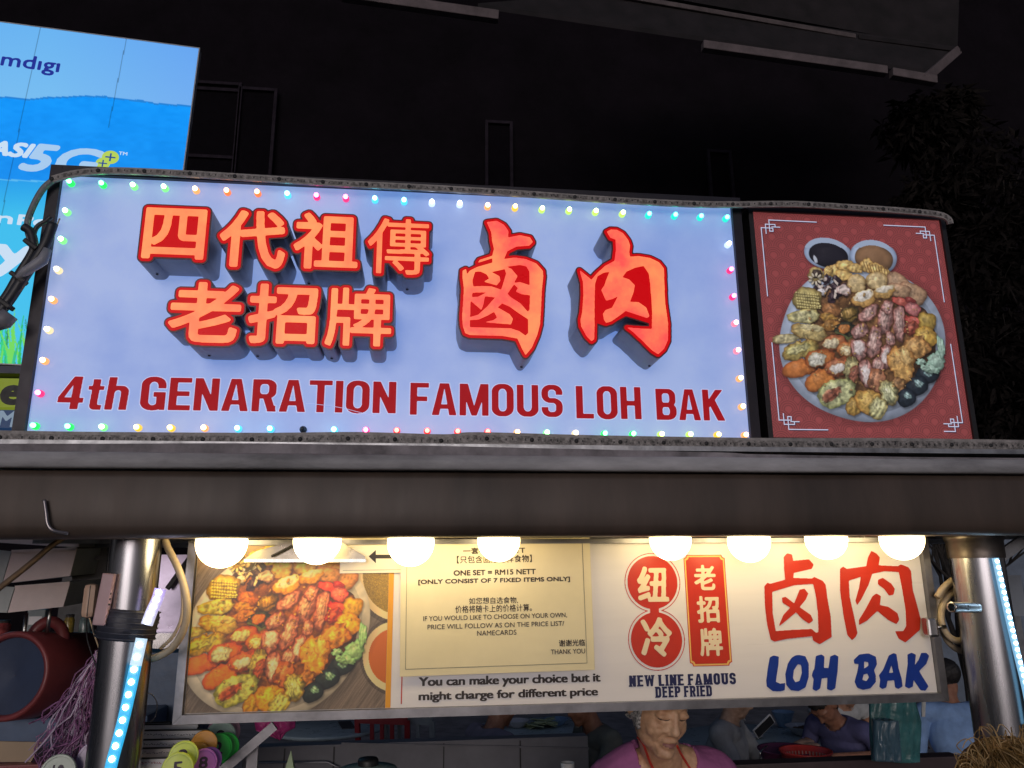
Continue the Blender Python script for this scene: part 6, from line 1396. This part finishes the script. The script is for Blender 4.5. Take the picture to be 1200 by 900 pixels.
# ================================================================ PEOPLE
def remesh(mb, voxel, smooth=4):
    me = bpy.data.meshes.new('tmp'); me.from_pydata([tuple(v) for v in mb.v], [], mb.f); bm = bmesh.new(); bm.from_mesh(me); bmesh.ops.recalc_face_normals(bm, faces=bm.faces); bm.to_mesh(me); bm.free()
    o = bpy.data.objects.new('tmp', me); COL.objects.link(o); md = o.modifiers.new('r', 'REMESH'); md.mode = 'VOXEL'; md.voxel_size = voxel
    if smooth: sm = o.modifiers.new('s', 'SMOOTH'); sm.iterations = smooth; sm.factor = .5
    dg = bpy.context.evaluated_depsgraph_get(); ev = o.evaluated_get(dg); m2 = bpy.data.meshes.new_from_object(ev); bpy.data.objects.remove(o); bpy.data.meshes.remove(me)
    n = len(m2.vertices); co = np.empty(n * 3, np.float32); m2.vertices.foreach_get('co', co); co = co.reshape(-1, 3).astype(float)
    nr = np.empty(n * 3, np.float32); m2.vertices.foreach_get('normal', nr); F = [tuple(p.vertices) for p in m2.polygons]; bpy.data.meshes.remove(m2)
    return co, nr.reshape(-1, 3).astype(float), F
def np_mesh(name, co, F, m, parent):
    wl = np.array(WL[parent.name]); me = bpy.data.meshes.new(name); me.from_pydata((co - wl).tolist(), [], F); me.polygons.foreach_set('use_smooth', [True] * len(me.polygons)); me.materials.append(m); me.update()
    return link(name, me, parent, V(wl.tolist()))
def shell(name, co, nr, F, keep, off, m, parent, hide=False):
    """a garment: the kept part of the body surface moved outwards, with a turned-in edge"""
    k = np.asarray(keep); Fk = [f for f in F if all(k[i] for i in f)]
    if not Fk: return None
    used = sorted({i for f in Fk for i in f}); mp = {u: i for i, u in enumerate(used)}; n = len(used); of = off if np.ndim(off) else np.full(len(co), off)
    outer = co[used] + nr[used] * of[used][:, None]; inner = co[used] - nr[used] * .002
    ed = {}
    for f in Fk:
        for a, b in zip(f, f[1:] + f[:1]): ed[(a, b)] = 1
    rim = [(a, b) for a, b in ed if (b, a) not in ed]
    FF = [tuple(mp[i] for i in f) for f in Fk] + [(mp[b], mp[a], n + mp[a], n + mp[b]) for a, b in rim]
    return np_mesh(name, np.vstack([outer, inner]), FF, m, parent)
def segd(P, a, b):
    a = np.array(a, float); b = np.array(b, float); d = b - a; t = np.clip(((P - a) @ d) / (d @ d + 1e-12), 0, 1); return np.linalg.norm(P - a - t[:, None] * d, axis=1)
def capsule(mb, a, b, r0, r1, n=14): 
    a = V(a); b = V(b); mb.tube([a, a.lerp(b, .5), b], [r0, (r0 + r1) / 2, r1], n); mb.ball(a, r0, n); mb.ball(b, r1, n)
def head_prims(mb, M, s=1.0, full=True):
    """M maps head space (x right, y back, z up) to the world"""
    def P(x, y, z): return M @ V((x * s, y * s, z * s))
    Rm = M.to_3x3()
    def el(c, r):
        t = MB(); t.ball((0, 0, 0), 1, 24); mb.add([M @ (V((v.x * r[0], v.y * r[1], v.z * r[2])) * s + V(c) * s) for v in t.v], t.f, True)
    el((0, .02, .035), (.075, .094, .082)); el((0, -.018, -.018), (.064, .072, .092)); el((0, -.02, -.066), (.056, .056, .044)); el((0, -.062, -.092), (.030, .026, .022))
    def tb(pts, r): mb.tube([P(*p) for p in pts], [q * s for q in r], 12); [mb.ball(P(*p), q * s, 10) for p, q in ((pts[0], r[0]), (pts[-1], r[-1]))]
    tb([(0, -.084, .016), (0, -.092, -.008), (0, -.098, -.026)], [.0075, .0092, .0122])
    for sx in (-1, 1):
        tb([(sx * .010, -.088, -.031), (sx * .015, -.085, -.032)], [.0088, .0088]); tb([(sx * .014, -.076, .032), (sx * .034, -.073, .036), (sx * .054, -.057, .029)], [.009, .010, .008])
        el((sx * .031, -.070, .007), (.0185, .0150, .0125)); el((sx * .036, -.052, -.034), (.022, .024, .028))
        el((sx * .074, .012, -.004), (.011, .020, .032))
    tb([(-.022, -.080, -.0585), (-.008, -.088, -.0555), (.008, -.088, -.0555), (.022, -.080, -.0585)], [.0038, .0050, .0050, .0038]); tb([(-.018, -.079, -.0695), (0, -.087, -.0715), (.018, -.079, -.0695)], [.0042, .0058, .0042])
    el((0, -.076, -.094), (.018, .016, .014))
def head_local(co, M, s): 
    Mi = np.array(M.inverted()); return (co @ Mi[:3, :3].T + Mi[:3, 3]) / s
def crease(co, nr, L, lines):
    d = np.zeros(len(co)); fr = (L[:, 1] < -.02) & (L[:, 2] > -.13) & (L[:, 2] < .12) & (np.abs(L[:, 0]) < .08)
    for pts, dep, wd in lines:
        for a, b in zip(pts, pts[1:]):
            q = segd(np.c_[L[:, 0], L[:, 2]], a, b); d = np.maximum(d, np.where(fr, dep * np.exp(-(q / wd) ** 2), 0)) if dep > 0 else np.minimum(d, np.where(fr, dep * np.exp(-(q / wd) ** 2), 0))
    return co - nr * d[:, None]
def hand(mb, wrist, dirn, palm_n, s=1.0, curl=.5, side=1):
    d = V(dirn).normalized(); n_ = V(palm_n); n_ = (n_ - d * n_.dot(d)).normalized(); x = d.cross(n_) * side; w0 = V(wrist)
    pm = w0 + d * .05 * s
    t = MB(); t.ball((0, 0, 0), 1, 14); mb.add([pm + d * v.x * .05 * s + x * v.y * .038 * s + n_ * v.z * .016 * s for v in t.v], t.f, True)
    for k, (off, ln) in enumerate(((-.028, .070), (-.010, .080), (.009, .075), (.026, .060))):
        b_ = w0 + d * .088 * s + x * off * s; p = [b_]; dd = d.copy()
        for j in range(3):
            ax = x; dd = (dd * math.cos(curl * .6) + n_ * math.sin(curl * .6)).normalized() if j == 0 else (dd * math.cos(curl * .5) + n_.lerp(-d, .3 * j) * math.sin(curl * .5)).normalized()
            p.append(p[-1] + dd * ln * s * (.42, .33, .25)[j])
        mb.tube(p, [.0092 * s, .0088 * s, .008 * s, .0068 * s], 8); mb.ball(p[-1], .0068 * s, 8)
    b_ = w0 + d * .03 * s - x * .03 * s; e = b_ + (d * .6 - x * .7 + n_ * .3).normalized() * .035 * s; f = e + (d * .9 - x * .2 + n_ * .4).normalized() * .03 * s
    mb.tube([b_, e, f], [.012 * s, .010 * s, .008 * s], 8); mb.ball(f, .008 * s, 8)
def skinm(name, c): return mat(name, c, .5, var=.24, scale=34, bump=.10, bscale=170, sss=.06, col2=(c[0] * .72, c[1] * .58, c[2] * .50))

def person(loc, yaw, lean, label, skin, shirt, hair, hd=(0, 0), armL=None, armR=None, voxel=.0085, trousers=(.05, .05, .07), vest=False, seat=True, hair_len=0.0, headroll=0):
    """seated figure; loc = point under the pelvis; yaw 0 faces the viewer; arm = (elbow, wrist) in body space"""
    Z = Matrix.Translation(V(loc)) @ Matrix.Rotation(yaw, 4, 'Z'); W = lambda x, y, z: Z @ V((x, y, z))
    sl_, cl_ = math.sin(lean), math.cos(lean)
    def T(x, y, z): h_ = z - .52; return W(x, y * cl_ - h_ * sl_, .52 + h_ * cl_ + y * sl_)
    t = thing('person', V(loc), label, 'person'); b = MB()
    def el(c, r, top=True):
        q = MB(); q.ball((0, 0, 0), 1, 20); b.add([T(c[0] + v.x * r[0], c[1] + v.y * r[1], c[2] + v.z * r[2]) for v in q.v], q.f, True)
    el((0, 0, .54), (.17, .13, .12)); el((0, .0, .68), (.145, .105, .14)); el((0, 0, .86), (.165, .115, .17)); el((0, .01, .99), (.175, .085, .075))
    capsule(b, T(-.165, .01, 1.0), T(.165, .01, 1.0), .058, .058); capsule(b, T(0, .01, 1.0), T(0, -.01, 1.12), .062, .052)
    hc = T(0, -.03, 1.21); M = Z @ Matrix.Rotation(-lean, 4, 'X'); M = Matrix.Translation(hc) @ Matrix.Rotation(yaw + hd[1], 4, 'Z') @ Matrix.Rotation(headroll, 4, 'Y') @ Matrix.Rotation(hd[0] + lean * .6, 4, 'X')
    capsule(b, T(0, -.01, 1.10), M @ V((0, .02, -.05)), .05, .05); head_prims(b, M)
    bones = {'torso': [(T(0, 0, .5), T(0, 0, 1.0)), (T(-.17, .01, 1.0), T(.17, .01, 1.0))], 'ua': [], 'fa': [], 'leg': []}
    for s_, A in ((-1, armL), (1, armR)):
        e_, w_ = A or ((s_ * .24, -.10, .74), (s_ * .16, -.32, .74)); sh_ = T(s_ * .185, .01, .995); el_ = W(*e_); wr = W(*w_)
        capsule(b, sh_, el_, .048, .037); capsule(b, el_, wr, .036, .025); bones['ua'].append((sh_, el_)); bones['fa'].append((el_, wr))
        hand(b, wr, wr - el_, V((0, 0, -1)) if abs((wr - el_).normalized().z) < .8 else W(0, -1, 0) - W(0, 0, 0), 1, .5, s_)
        hp = W(s_ * .09, .0, .50); kn = W(s_ * .13, -.40, .50); an = W(s_ * .13, -.40, .09)
        capsule(b, hp, kn, .085, .060); capsule(b, kn, an, .055, .036); capsule(b, an, W(s_ * .14, -.54, .04), .036, .03); bones['leg'] += [(hp, kn), (kn, an)]
    co, nr, F = remesh(b, voxel, 3); L = head_local(co, M, 1)
    def dmin(ks): return np.min([segd(co, a, b_) for k in ks for a, b_ in bones[k]], 0)
    dt = dmin(['torso']); du = dmin(['ua']); df = dmin(['fa']); dl = dmin(['leg']); dh = np.linalg.norm(L - np.array([0, 0, 0]), axis=1)
    sk = np_mesh('body', co, F, skinm('skin %.2f' % skin[0], skin), t)
    nk = segd(co, T(0, .0, 1.085), M @ V((0, .0, -.06)))
    top = ((dt < .25) | ((du < .075) & (not vest))) & (nk > .073) & (dh > .13)
    arm_out = (df < du - .004) & (df < .06); top = top & ~arm_out & (dl > .07)
    if vest: top = top & ~((du < .06) & (dt > .075))
    fold = vnoise(256, 256, 11, int(abs(loc[0]) * 97) % 90)[(co[:, 2] * 190).astype(int) % 256, ((co[:, 0] + co[:, 1]) * 150).astype(int) % 256]
    shell('shirt', co, nr, F, top, .006 + .010 * fold, shirt, t); shell('trousers', co, nr, F, (dl < .12) & (co[:, 2] < .66) & ~top & (co[:, 2] > .1), .006, mat('trousers %.3f %.3f' % trousers[:2], trousers, .8, var=.2, scale=20), t)
    hs_n = vnoise(256, 256, 5, 77)[(L[:, 2] * 900).astype(int) % 256, (L[:, 0] * 900).astype(int) % 256]
    hk_ = ((L[:, 2] > .055 + .5 * np.minimum(0, -L[:, 1] - .06) * 0) | ((L[:, 1] > .0) & (L[:, 2] > -.045 - hair_len))) & ((L[:, 1] > -.055) | (L[:, 2] > .065)) & (dh < .16) & ~((np.abs(L[:, 0]) > .077) & (L[:, 2] < .03))
    shell('hair', co, nr, F, hk_, .006 + .008 * hs_n, hair, t)
    return t, M, W
M_hblack = mat('black hair', (.018, .015, .014), .45, var=.5, scale=120, bump=.6, bscale=300, stretch=(1, 1, .2))
M_hgrey = mat('grey white hair', (.42, .41, .40), .6, var=.8, scale=160, bump=.5, bscale=260)
def cloth(name, c, b_=.25): return mat(name, c, .85, var=.16, scale=14, bump=b_, bscale=38)

# ---- the woman in purple
S0 = at(782, 905, 2.30); HC = at(772, 825.5, 2.19)
wm = thing('person', V((S0.x, 2.36, 0)), 'elderly woman in a purple T-shirt with red cord at her neck, looking down', 'person')
b = MB(); M = Matrix.Translation(HC) @ Matrix.Rotation(R(13), 4, 'Z') @ Matrix.Rotation(R(4), 4, 'Y') @ Matrix.Rotation(R(19), 4, 'X')
head_prims(b, M, 1.03)
zs = at(782, 885, 2.30).z - .052; X0 = S0.x
nb = V((X0 - .004, 2.315, zs + .03))
capsule(b, nb, M @ V((0, .01, -.06)), .058, .052)
def ell(c, r):
    q = MB(); q.ball((0, 0, 0), 1, 24); b.add([V((c[0] + v.x * r[0], c[1] + v.y * r[1], c[2] + v.z * r[2])) for v in q.v], q.f, True)
for sx in (-1, 1): capsule(b, (X0 + sx * .05, 2.32, zs + .028), (X0 + sx * .150, 2.34, zs - .016), .048, .050)
ell((X0, 2.36, zs - .11), (.165, .12, .15)); ell((X0, 2.36, zs - .30), (.17, .13, .17)); ell((X0, 2.37, zs - .5), (.18, .14, .18)); ell((X0, 2.34, zs - .03), (.13, .075, .06))
for sx in (-1, 1):
    capsule(b, (X0 + sx * .166, 2.35, zs - .022), (X0 + sx * .24, 2.33, zs - .27), .048, .040); capsule(b, (X0 + sx * .24, 2.33, zs - .27), (X0 + sx * .13, 2.14, zs - .36), .038, .026)
    hand(b, V((X0 + sx * .13, 2.14, zs - .36)), V((-sx * .4, -.9, -.2)), V((0, 0, -1)), .95, .6, sx)
    capsule(b, (X0 + sx * .09, 2.38, zs - .6), (X0 + sx * .09, 2.38, .5), .085, .06); capsule(b, (X0 + sx * .09, 2.38, .5), (X0 + sx * .09, 2.38, .08), .055, .038); capsule(b, (X0 + sx * .09, 2.38, .05), (X0 + sx * .10, 2.24, .04), .038, .03)
co, nr, F = remesh(b, .0040, 3); L = head_local(co, M, 1.03)
wr_ = [([(-.016, -.0635), (0, -.062), (.016, -.0635)], .0050, .0026), ([(-.022, -.0645), (-.026, -.072)], .003, .004), ([(.022, -.0645), (.026, -.072)], .003, .004)]
for sx in (-1, 1):
    wr_ += [([(sx * .014, .0015), (sx * .030, -.0035), (sx * .047, .0005)], .0042, .0024), ([(sx * .015, .013), (sx * .030, .018), (sx * .047, .012)], .0030, .0030),
            ([(sx * .016, -.030), (sx * .027, -.048), (sx * .031, -.070)], .0060, .0042), ([(sx * .014, -.010), (sx * .030, -.018), (sx * .044, -.012)], .0026, .0045),
            ([(sx * .036, -.070), (sx * .030, -.094)], .0040, .0045), ([(sx * .050, -.03), (sx * .044, -.07)], .0030, .005), ([(sx * .018, -.016), (sx * .038, -.028)], .0024, .0045), ([(sx * .053, .006), (sx * .062, .010)], .002, .003), ([(sx * .053, .000), (sx * .062, -.004)], .002, .003)]
wr_ += [([(-.04, .055), (.04, .055)], .0018, .004), ([(-.04, .067), (.04, .067)], .0018, .004), ([(-.012, -.081), (.012, -.081)], .0022, .004)]
co = crease(co, nr, L, wr_)
sk_l = skinm('pale aged skin', h(222, 182, 146)); np_mesh('body', co, F, sk_l, wm)
lipm = (np.abs(L[:, 0]) < .021) & (L[:, 2] > -.0745) & (L[:, 2] < -.0535) & (L[:, 1] < -.07) & (np.abs(L[:, 2] + .064) < .010 - .25 * np.abs(L[:, 0])); shell('lips', co, nr, F, lipm, .0005, mat('faded lips', h(170, 118, 110), .45, var=.1), wm)
for sx in (-1, 1):
    P = []
    for u_, v_ in ((.016, .0015), (.023, -.0015), (.031, -.0030), (.039, -.0015), (.046, .001)):
        k = int(np.argmin(np.where(L[:, 1] < -.02, np.hypot(L[:, 0] - sx * u_, L[:, 2] - v_), 9))); P.append(V(co[k].tolist()) + V(nr[k].tolist()) * .0003)
    MB().tube(curve(P, 4), .0017, 6).build('eyelashes', mat('lash line', (.03, .02, .018), .6, bump=0), wm)
    keep = (np.abs(L[:, 2] - (.0345 - .18 * (np.abs(L[:, 0]) - .034))) < .0044) & (L[:, 0] * sx > .014) & (L[:, 0] * sx < .050) & (L[:, 1] < -.04); shell('eyebrow', co, nr, F, keep, .0008, mat('thin grey brow', (.10, .08, .065), .8), wm)
hn = vnoise(256, 256, 4, 78)[(L[:, 2] * 900).astype(int) % 256, (L[:, 0] * 900).astype(int) % 256]
dh = np.linalg.norm(L, axis=1)
shell('hair', co, nr, F, ((L[:, 2] > .058) | ((L[:, 1] > -.028) & (L[:, 2] > -.055))) & (dh < .165) & ~((np.abs(L[:, 0]) > .079) & (L[:, 2] < .0) & (L[:, 2] > -.03)), .007 + .006 * hn, M_hgrey, wm)
# T-shirt with a wide neckline, apron and cord
dx = co[:, 0] - X0; zz = co[:, 2] - zs
neck = np.where(co[:, 1] < 2.33, np.clip(.045 - 2.2 * np.clip(.085 - np.abs(dx + .0), 0, 1), -.10, .06), .07)
far = np.abs(dx) > .082
dfa = np.min([segd(co, (X0 + sx * .24, 2.33, zs - .27), (X0 + sx * .13, 2.14, zs - .36)) for sx in (-1, 1)], 0)
top = (((zz < neck) & ~far) | far) & (zz > -.55) & (dfa > .055) & (dh > .13) & (segd(co, nb, M @ V((0, .01, -.06))) > .060)
fold = vnoise(300, 300, 16, 5)[(co[:, 2] * 260).astype(int) % 300, ((co[:, 0] * .8 + co[:, 1]) * 230).astype(int) % 300]
shell('shirt', co, nr, F, top, .005 + .020 * fold, cloth('purple T-shirt', h(178, 104, 156)), wm)
shell('trousers', co, nr, F, (zz <= -.55) & (co[:, 2] > .1), .008, cloth('dark trousers', (.05, .05, .06)), wm)
M_cord = mat('red cord', (.65, .05, .03), .5, var=.1)
def on_body(px, py):
    o = CAM; d = np.array(ray(px, py)); v = co - np.array(o); t_ = v @ d; t_ = np.where(L[:, 2] < -.105, t_, 9); q = np.linalg.norm(v - t_[:, None] * d, axis=1); c_ = np.where((q < .008) & (t_ < 8), t_, 9); k = int(np.argmin(c_)); return V(co[k].tolist()) - V(d.tolist()) * .007 if c_[k] < 9 else at(px, py, 2.24)
for pts in (((748, 862), (751, 872), (755, 884), (760, 896), (766, 908)), ((797, 874), (801, 882), (806, 892), (811, 903))):
    MB().tube(curve([on_body(*p) for p in pts], 5), .0032, 8).build('neck_cord', M_cord, wm)

# ---- tables and diners in the yard behind
M_tt = mat('pale grey green table top', (.42, .52, .54), .3, var=.1, scale=3, bump=.03); M_leg = mat('table leg metal', (.12, .12, .13), .5, .5)
def table(px_, py_, rad, label, z=.74):
    c = atz(px_, py_, z); t = thing('round_table', V((c.x, c.y, .04)), label, 'table', 'round dining tables behind the stall')
    MB().lathe((c.x, c.y, z), [(.0001, -.03), (rad - .02, -.03), (rad, -.02), (rad, -.004), (rad - .008, 0), (.0001, 0)], 56).build('table_top', M_tt, t)
    MB().lathe((c.x, c.y, .04), [(.24, 0), (.24, .02), (.04, .05), (.035, .64), (.09, .668)], 24).build('pedestal', M_leg, t); return V((c.x, c.y, z))
T1 = table(632, 856, .55, 'round grey table with dishes, seen left of the woman in purple'); T0 = table(385, 850, .46, 'round teal grey table with a pink plastic bag at its left side'); T2 = table(893, 868, .62, 'round grey table behind the red basket where several diners sit')
def dish(c, r_, label, m, hh=.05, fill=None, name='bowl', cat='bowl'):
    t = thing(name, c, label, cat); MB().lathe(c, [(r_ * .45, .001), (r_ * .5, .004), (r_ * .98, hh), (r_, hh + .002), (r_ * .93, hh), (r_ * .45, .008), (.0001, .008)], 28).build('shell', m, t)
    if fill: 
        q = MB(); rg = random.Random(int(c.x * 100)); 
        for k in range(14): a = rg.uniform(0, 6.3); u = rg.random() * r_ * .65; q.ball(c + V((u * math.cos(a), u * math.sin(a), hh * .75)), r_ * rg.uniform(.12, .26), 8, (1, 1, .5))
        q.build('food', fill, t, kind='stuff')
    return t
M_wc = mat('white crockery', (.55, .56, .58), .25, var=.05); M_bc = mat('pale blue crockery', (.20, .32, .48), .3, var=.06); M_fd = mat('dark noodles', (.10, .06, .04), .6, var=.5, scale=60)
def on(px_, py_, z=.742): return atz(px_, py_, z)
dish(on(606, 852), .10, 'grey white bowl on the table left of the woman', M_wc); dish(on(652, 850), .10, 'blue grey bowl at the back of the table left of the woman', M_bc)
b = MB(); rg = random.Random(3); c = on(632, 852)
for k in range(12): p = c + V((rg.uniform(-.12, .12), rg.uniform(-.06, .06), .01 + .012 * k * .3)); b.box(p, (rg.uniform(.08, .16), rg.uniform(.05, .1), .006), Matrix.Rotation(rg.uniform(0, 3), 3, 'Z') @ Matrix.Rotation(rg.uniform(-.3, .3), 3, 'X'))
tag(b.build('paper_napkins', mat('pale green paper', (.42, .50, .30), .7), kind='stuff'), 'crumpled pale green papers heaped on the table left of the woman', 'napkins')
dish(on(919, 852), .085, 'pale blue bowl standing on the table above the purple basket', M_bc, .11, name='bowl'); dish(on(942, 861), .13, 'wide white bowl of dark noodles right of the pale blue bowl', M_wc, .06, M_fd); dish(on(876, 864), .11, 'flat grey plate at the left of the table above the purple basket', M_wc, .015, name='plate', cat='plate')
dish(on(1086, 842), .12, 'white plate with food between the teal bags and the blue shirt', M_wc, .03, mat('pale food', (.5, .45, .38), .6))
tb_ = bag('pink_bag', [(297, 838), (347, 838), (346, 853), (336, 858), (330, 866), (316, 862), (300, 856)], 3.1, mat('bright pink plastic', (.95, .09, .42), .35, var=.3, scale=20, bump=.5, bscale=24), 'bright pink plastic bag hanging at the left side of the teal grey table', 3, puff=.04)
for sx_, w_, dk in ((395, 16, 1), (372, 12, 0)):
    pass
b = MB(); c = on(406, 850); b.box(c + V((0, 0, .004)), (.10, .30, .006), Matrix.Rotation(R(12), 3, 'Z')); tag(b.build('dark_mat', M_leg), 'dark strip lying across the teal grey table', 'mat')
M_rc = mat('red chair plastic', (.38, .03, .035), .4, var=.1)
def chair(px_, py_, z, label, rot, m):
    c = atz(px_, py_, z); t = thing('chair', V((c.x, c.y, .04)), label, 'chair'); Z = Matrix.Translation((c.x, c.y, 0)) @ Matrix.Rotation(rot, 4, 'Z')
    def P(x, y, zz): return Z @ V((x, y, zz))
    Rz = Matrix.Rotation(rot, 3, 'Z'); b = MB(); b.box(P(0, 0, .45), (.40, .40, .03), Rz, .01); b.build('seat', m, t)
    b = MB(); b.bar(P(-.19, .2, .46), P(-.20, .25, .84), .04, .02); b.bar(P(.19, .2, .46), P(.20, .25, .84), .04, .02); b.bar(P(-.20, .25, .84), P(.20, .25, .84), .02, .06); b.bar(P(-.19, .23, .64), P(.19, .23, .64), .015, .06)
    for k in range(3): b.bar(P(-.08 + k * .08, .235, .66), P(-.08 + k * .08, .25, .82), .03, .012)
    b.build('backrest', m, t)
    for x_ in (-.17, .17):
        for y_ in (-.17, .17): MB().bar(P(x_, y_, .44), P(x_ * 1.15, y_ * 1.15, .042), .035, .035).build('leg', m, t)
chair(462, 856, .72, 'red plastic chair pulled up right of the teal grey table', R(160), M_rc)
chair(498, 856, .72, 'pale plastic chair just right of the red chair', R(150), mat('pale chair plastic', (.30, .34, .35), .4))
def stool(loc, m, lab):
    t = thing('stool', V((loc[0], loc[1], .04)), lab, 'stool', 'stools under the diners'); MB().lathe((loc[0], loc[1], .04), [(.0001, .37), (.16, .37), (.17, .36), (.17, .35), (.0001, .35)], 24).build('seat', m, t)
    for k in range(4): a = .8 + k * 1.57; MB().bar((loc[0] + .12 * math.cos(a), loc[1] + .12 * math.sin(a), .39), (loc[0] + .17 * math.cos(a), loc[1] + .17 * math.sin(a), .042), .03, .03).build('leg', m, t)
def sit(px_, py_, Y, *a, **k):
    p = at(px_, py_, Y); loc = (p.x, Y, .0); stool(loc, M_rc, k.pop('slab')); return person(loc, *a, **k)
SKD, SKM, SKL = (.32, .16, .10), (.42, .24, .16), (.50, .34, .25)
sit(555, 870, 4.6, R(115), R(14), 'diner in a grey striped shirt leaning in from the left of the table with dishes', SKD, cloth('grey mauve shirt', (.24, .21, .26)), M_hblack, hd=(R(20), 0), armL=((-.22, -.24, .78), (-.10, -.50, .84)), armR=((.24, -.26, .80), (.14, -.54, .86)), slab='stool under the diner in the grey striped shirt')
sit(722, 870, 4.7, R(-75), R(16), 'diner in a dark olive shirt with bare forearms, just left of the woman in purple', SKD, cloth('dark olive shirt', (.15, .155, .13)), M_hblack, hd=(R(15), 0), armL=((-.26, -.20, .74), (-.14, -.46, .88)), armR=((.24, -.24, .76), (.10, -.50, .84)), slab='stool under the diner in the olive shirt')
t3, M3, W3 = sit(838, 865, 4.7, R(55), R(10), 'diner in a pale grey shirt holding a phone, right of the woman in purple', SKL, cloth('pale grey shirt', (.36, .36, .36)), M_hblack, hd=(R(22), 0), armL=((-.22, -.20, .78), (.02, -.42, .92)), armR=((.22, -.24, .76), (.10, -.44, .90)), slab='stool under the diner with the phone')
c = at(895, 851, 4.35); ph = thing('phone', c, 'phone in a white case held up by the pale grey diner', 'phone'); Rp = Matrix.Rotation(R(-38), 3, 'Y') @ Matrix.Rotation(R(25), 3, 'X'); MB().box(c, (.135, .010, .068), Rp, .004).build('case', M_wc, ph); MB().box(c + Rp @ V((0, -.0058, 0)), (.122, .002, .056), Rp).build('glass', M_black, ph)
sit(962, 850, 5.75, R(10), R(30), 'diner in a white vest with a black watch, eating behind the red basket', SKM, cloth('white vest cloth', (.5, .52, .52)), M_hblack, hd=(R(30), 0), armL=((-.26, -.22, .84), (-.10, -.44, .80)), armR=((.26, -.22, .82), (.08, -.46, .80)), vest=True, slab='stool under the diner in the white vest')
sit(1012, 850, 5.1, R(-62), R(34), 'dark haired diner bent low over the table left of the teal bags', SKD, cloth('dark indigo shirt', (.09, .09, .20)), M_hblack, hd=(R(38), 0), armL=((-.24, -.26, .80), (-.12, -.5, .78)), armR=((.26, -.24, .80), (.1, -.5, .80)), slab='stool under the dark haired diner bent low')
sit(1126, 860, 4.9, R(165), R(12), 'diner in a light blue T-shirt seen from behind, left of the right pole', SKD, cloth('light blue T-shirt', (.22, .36, .62)), M_hblack, hd=(R(10), R(55)), slab='stool under the diner in light blue')
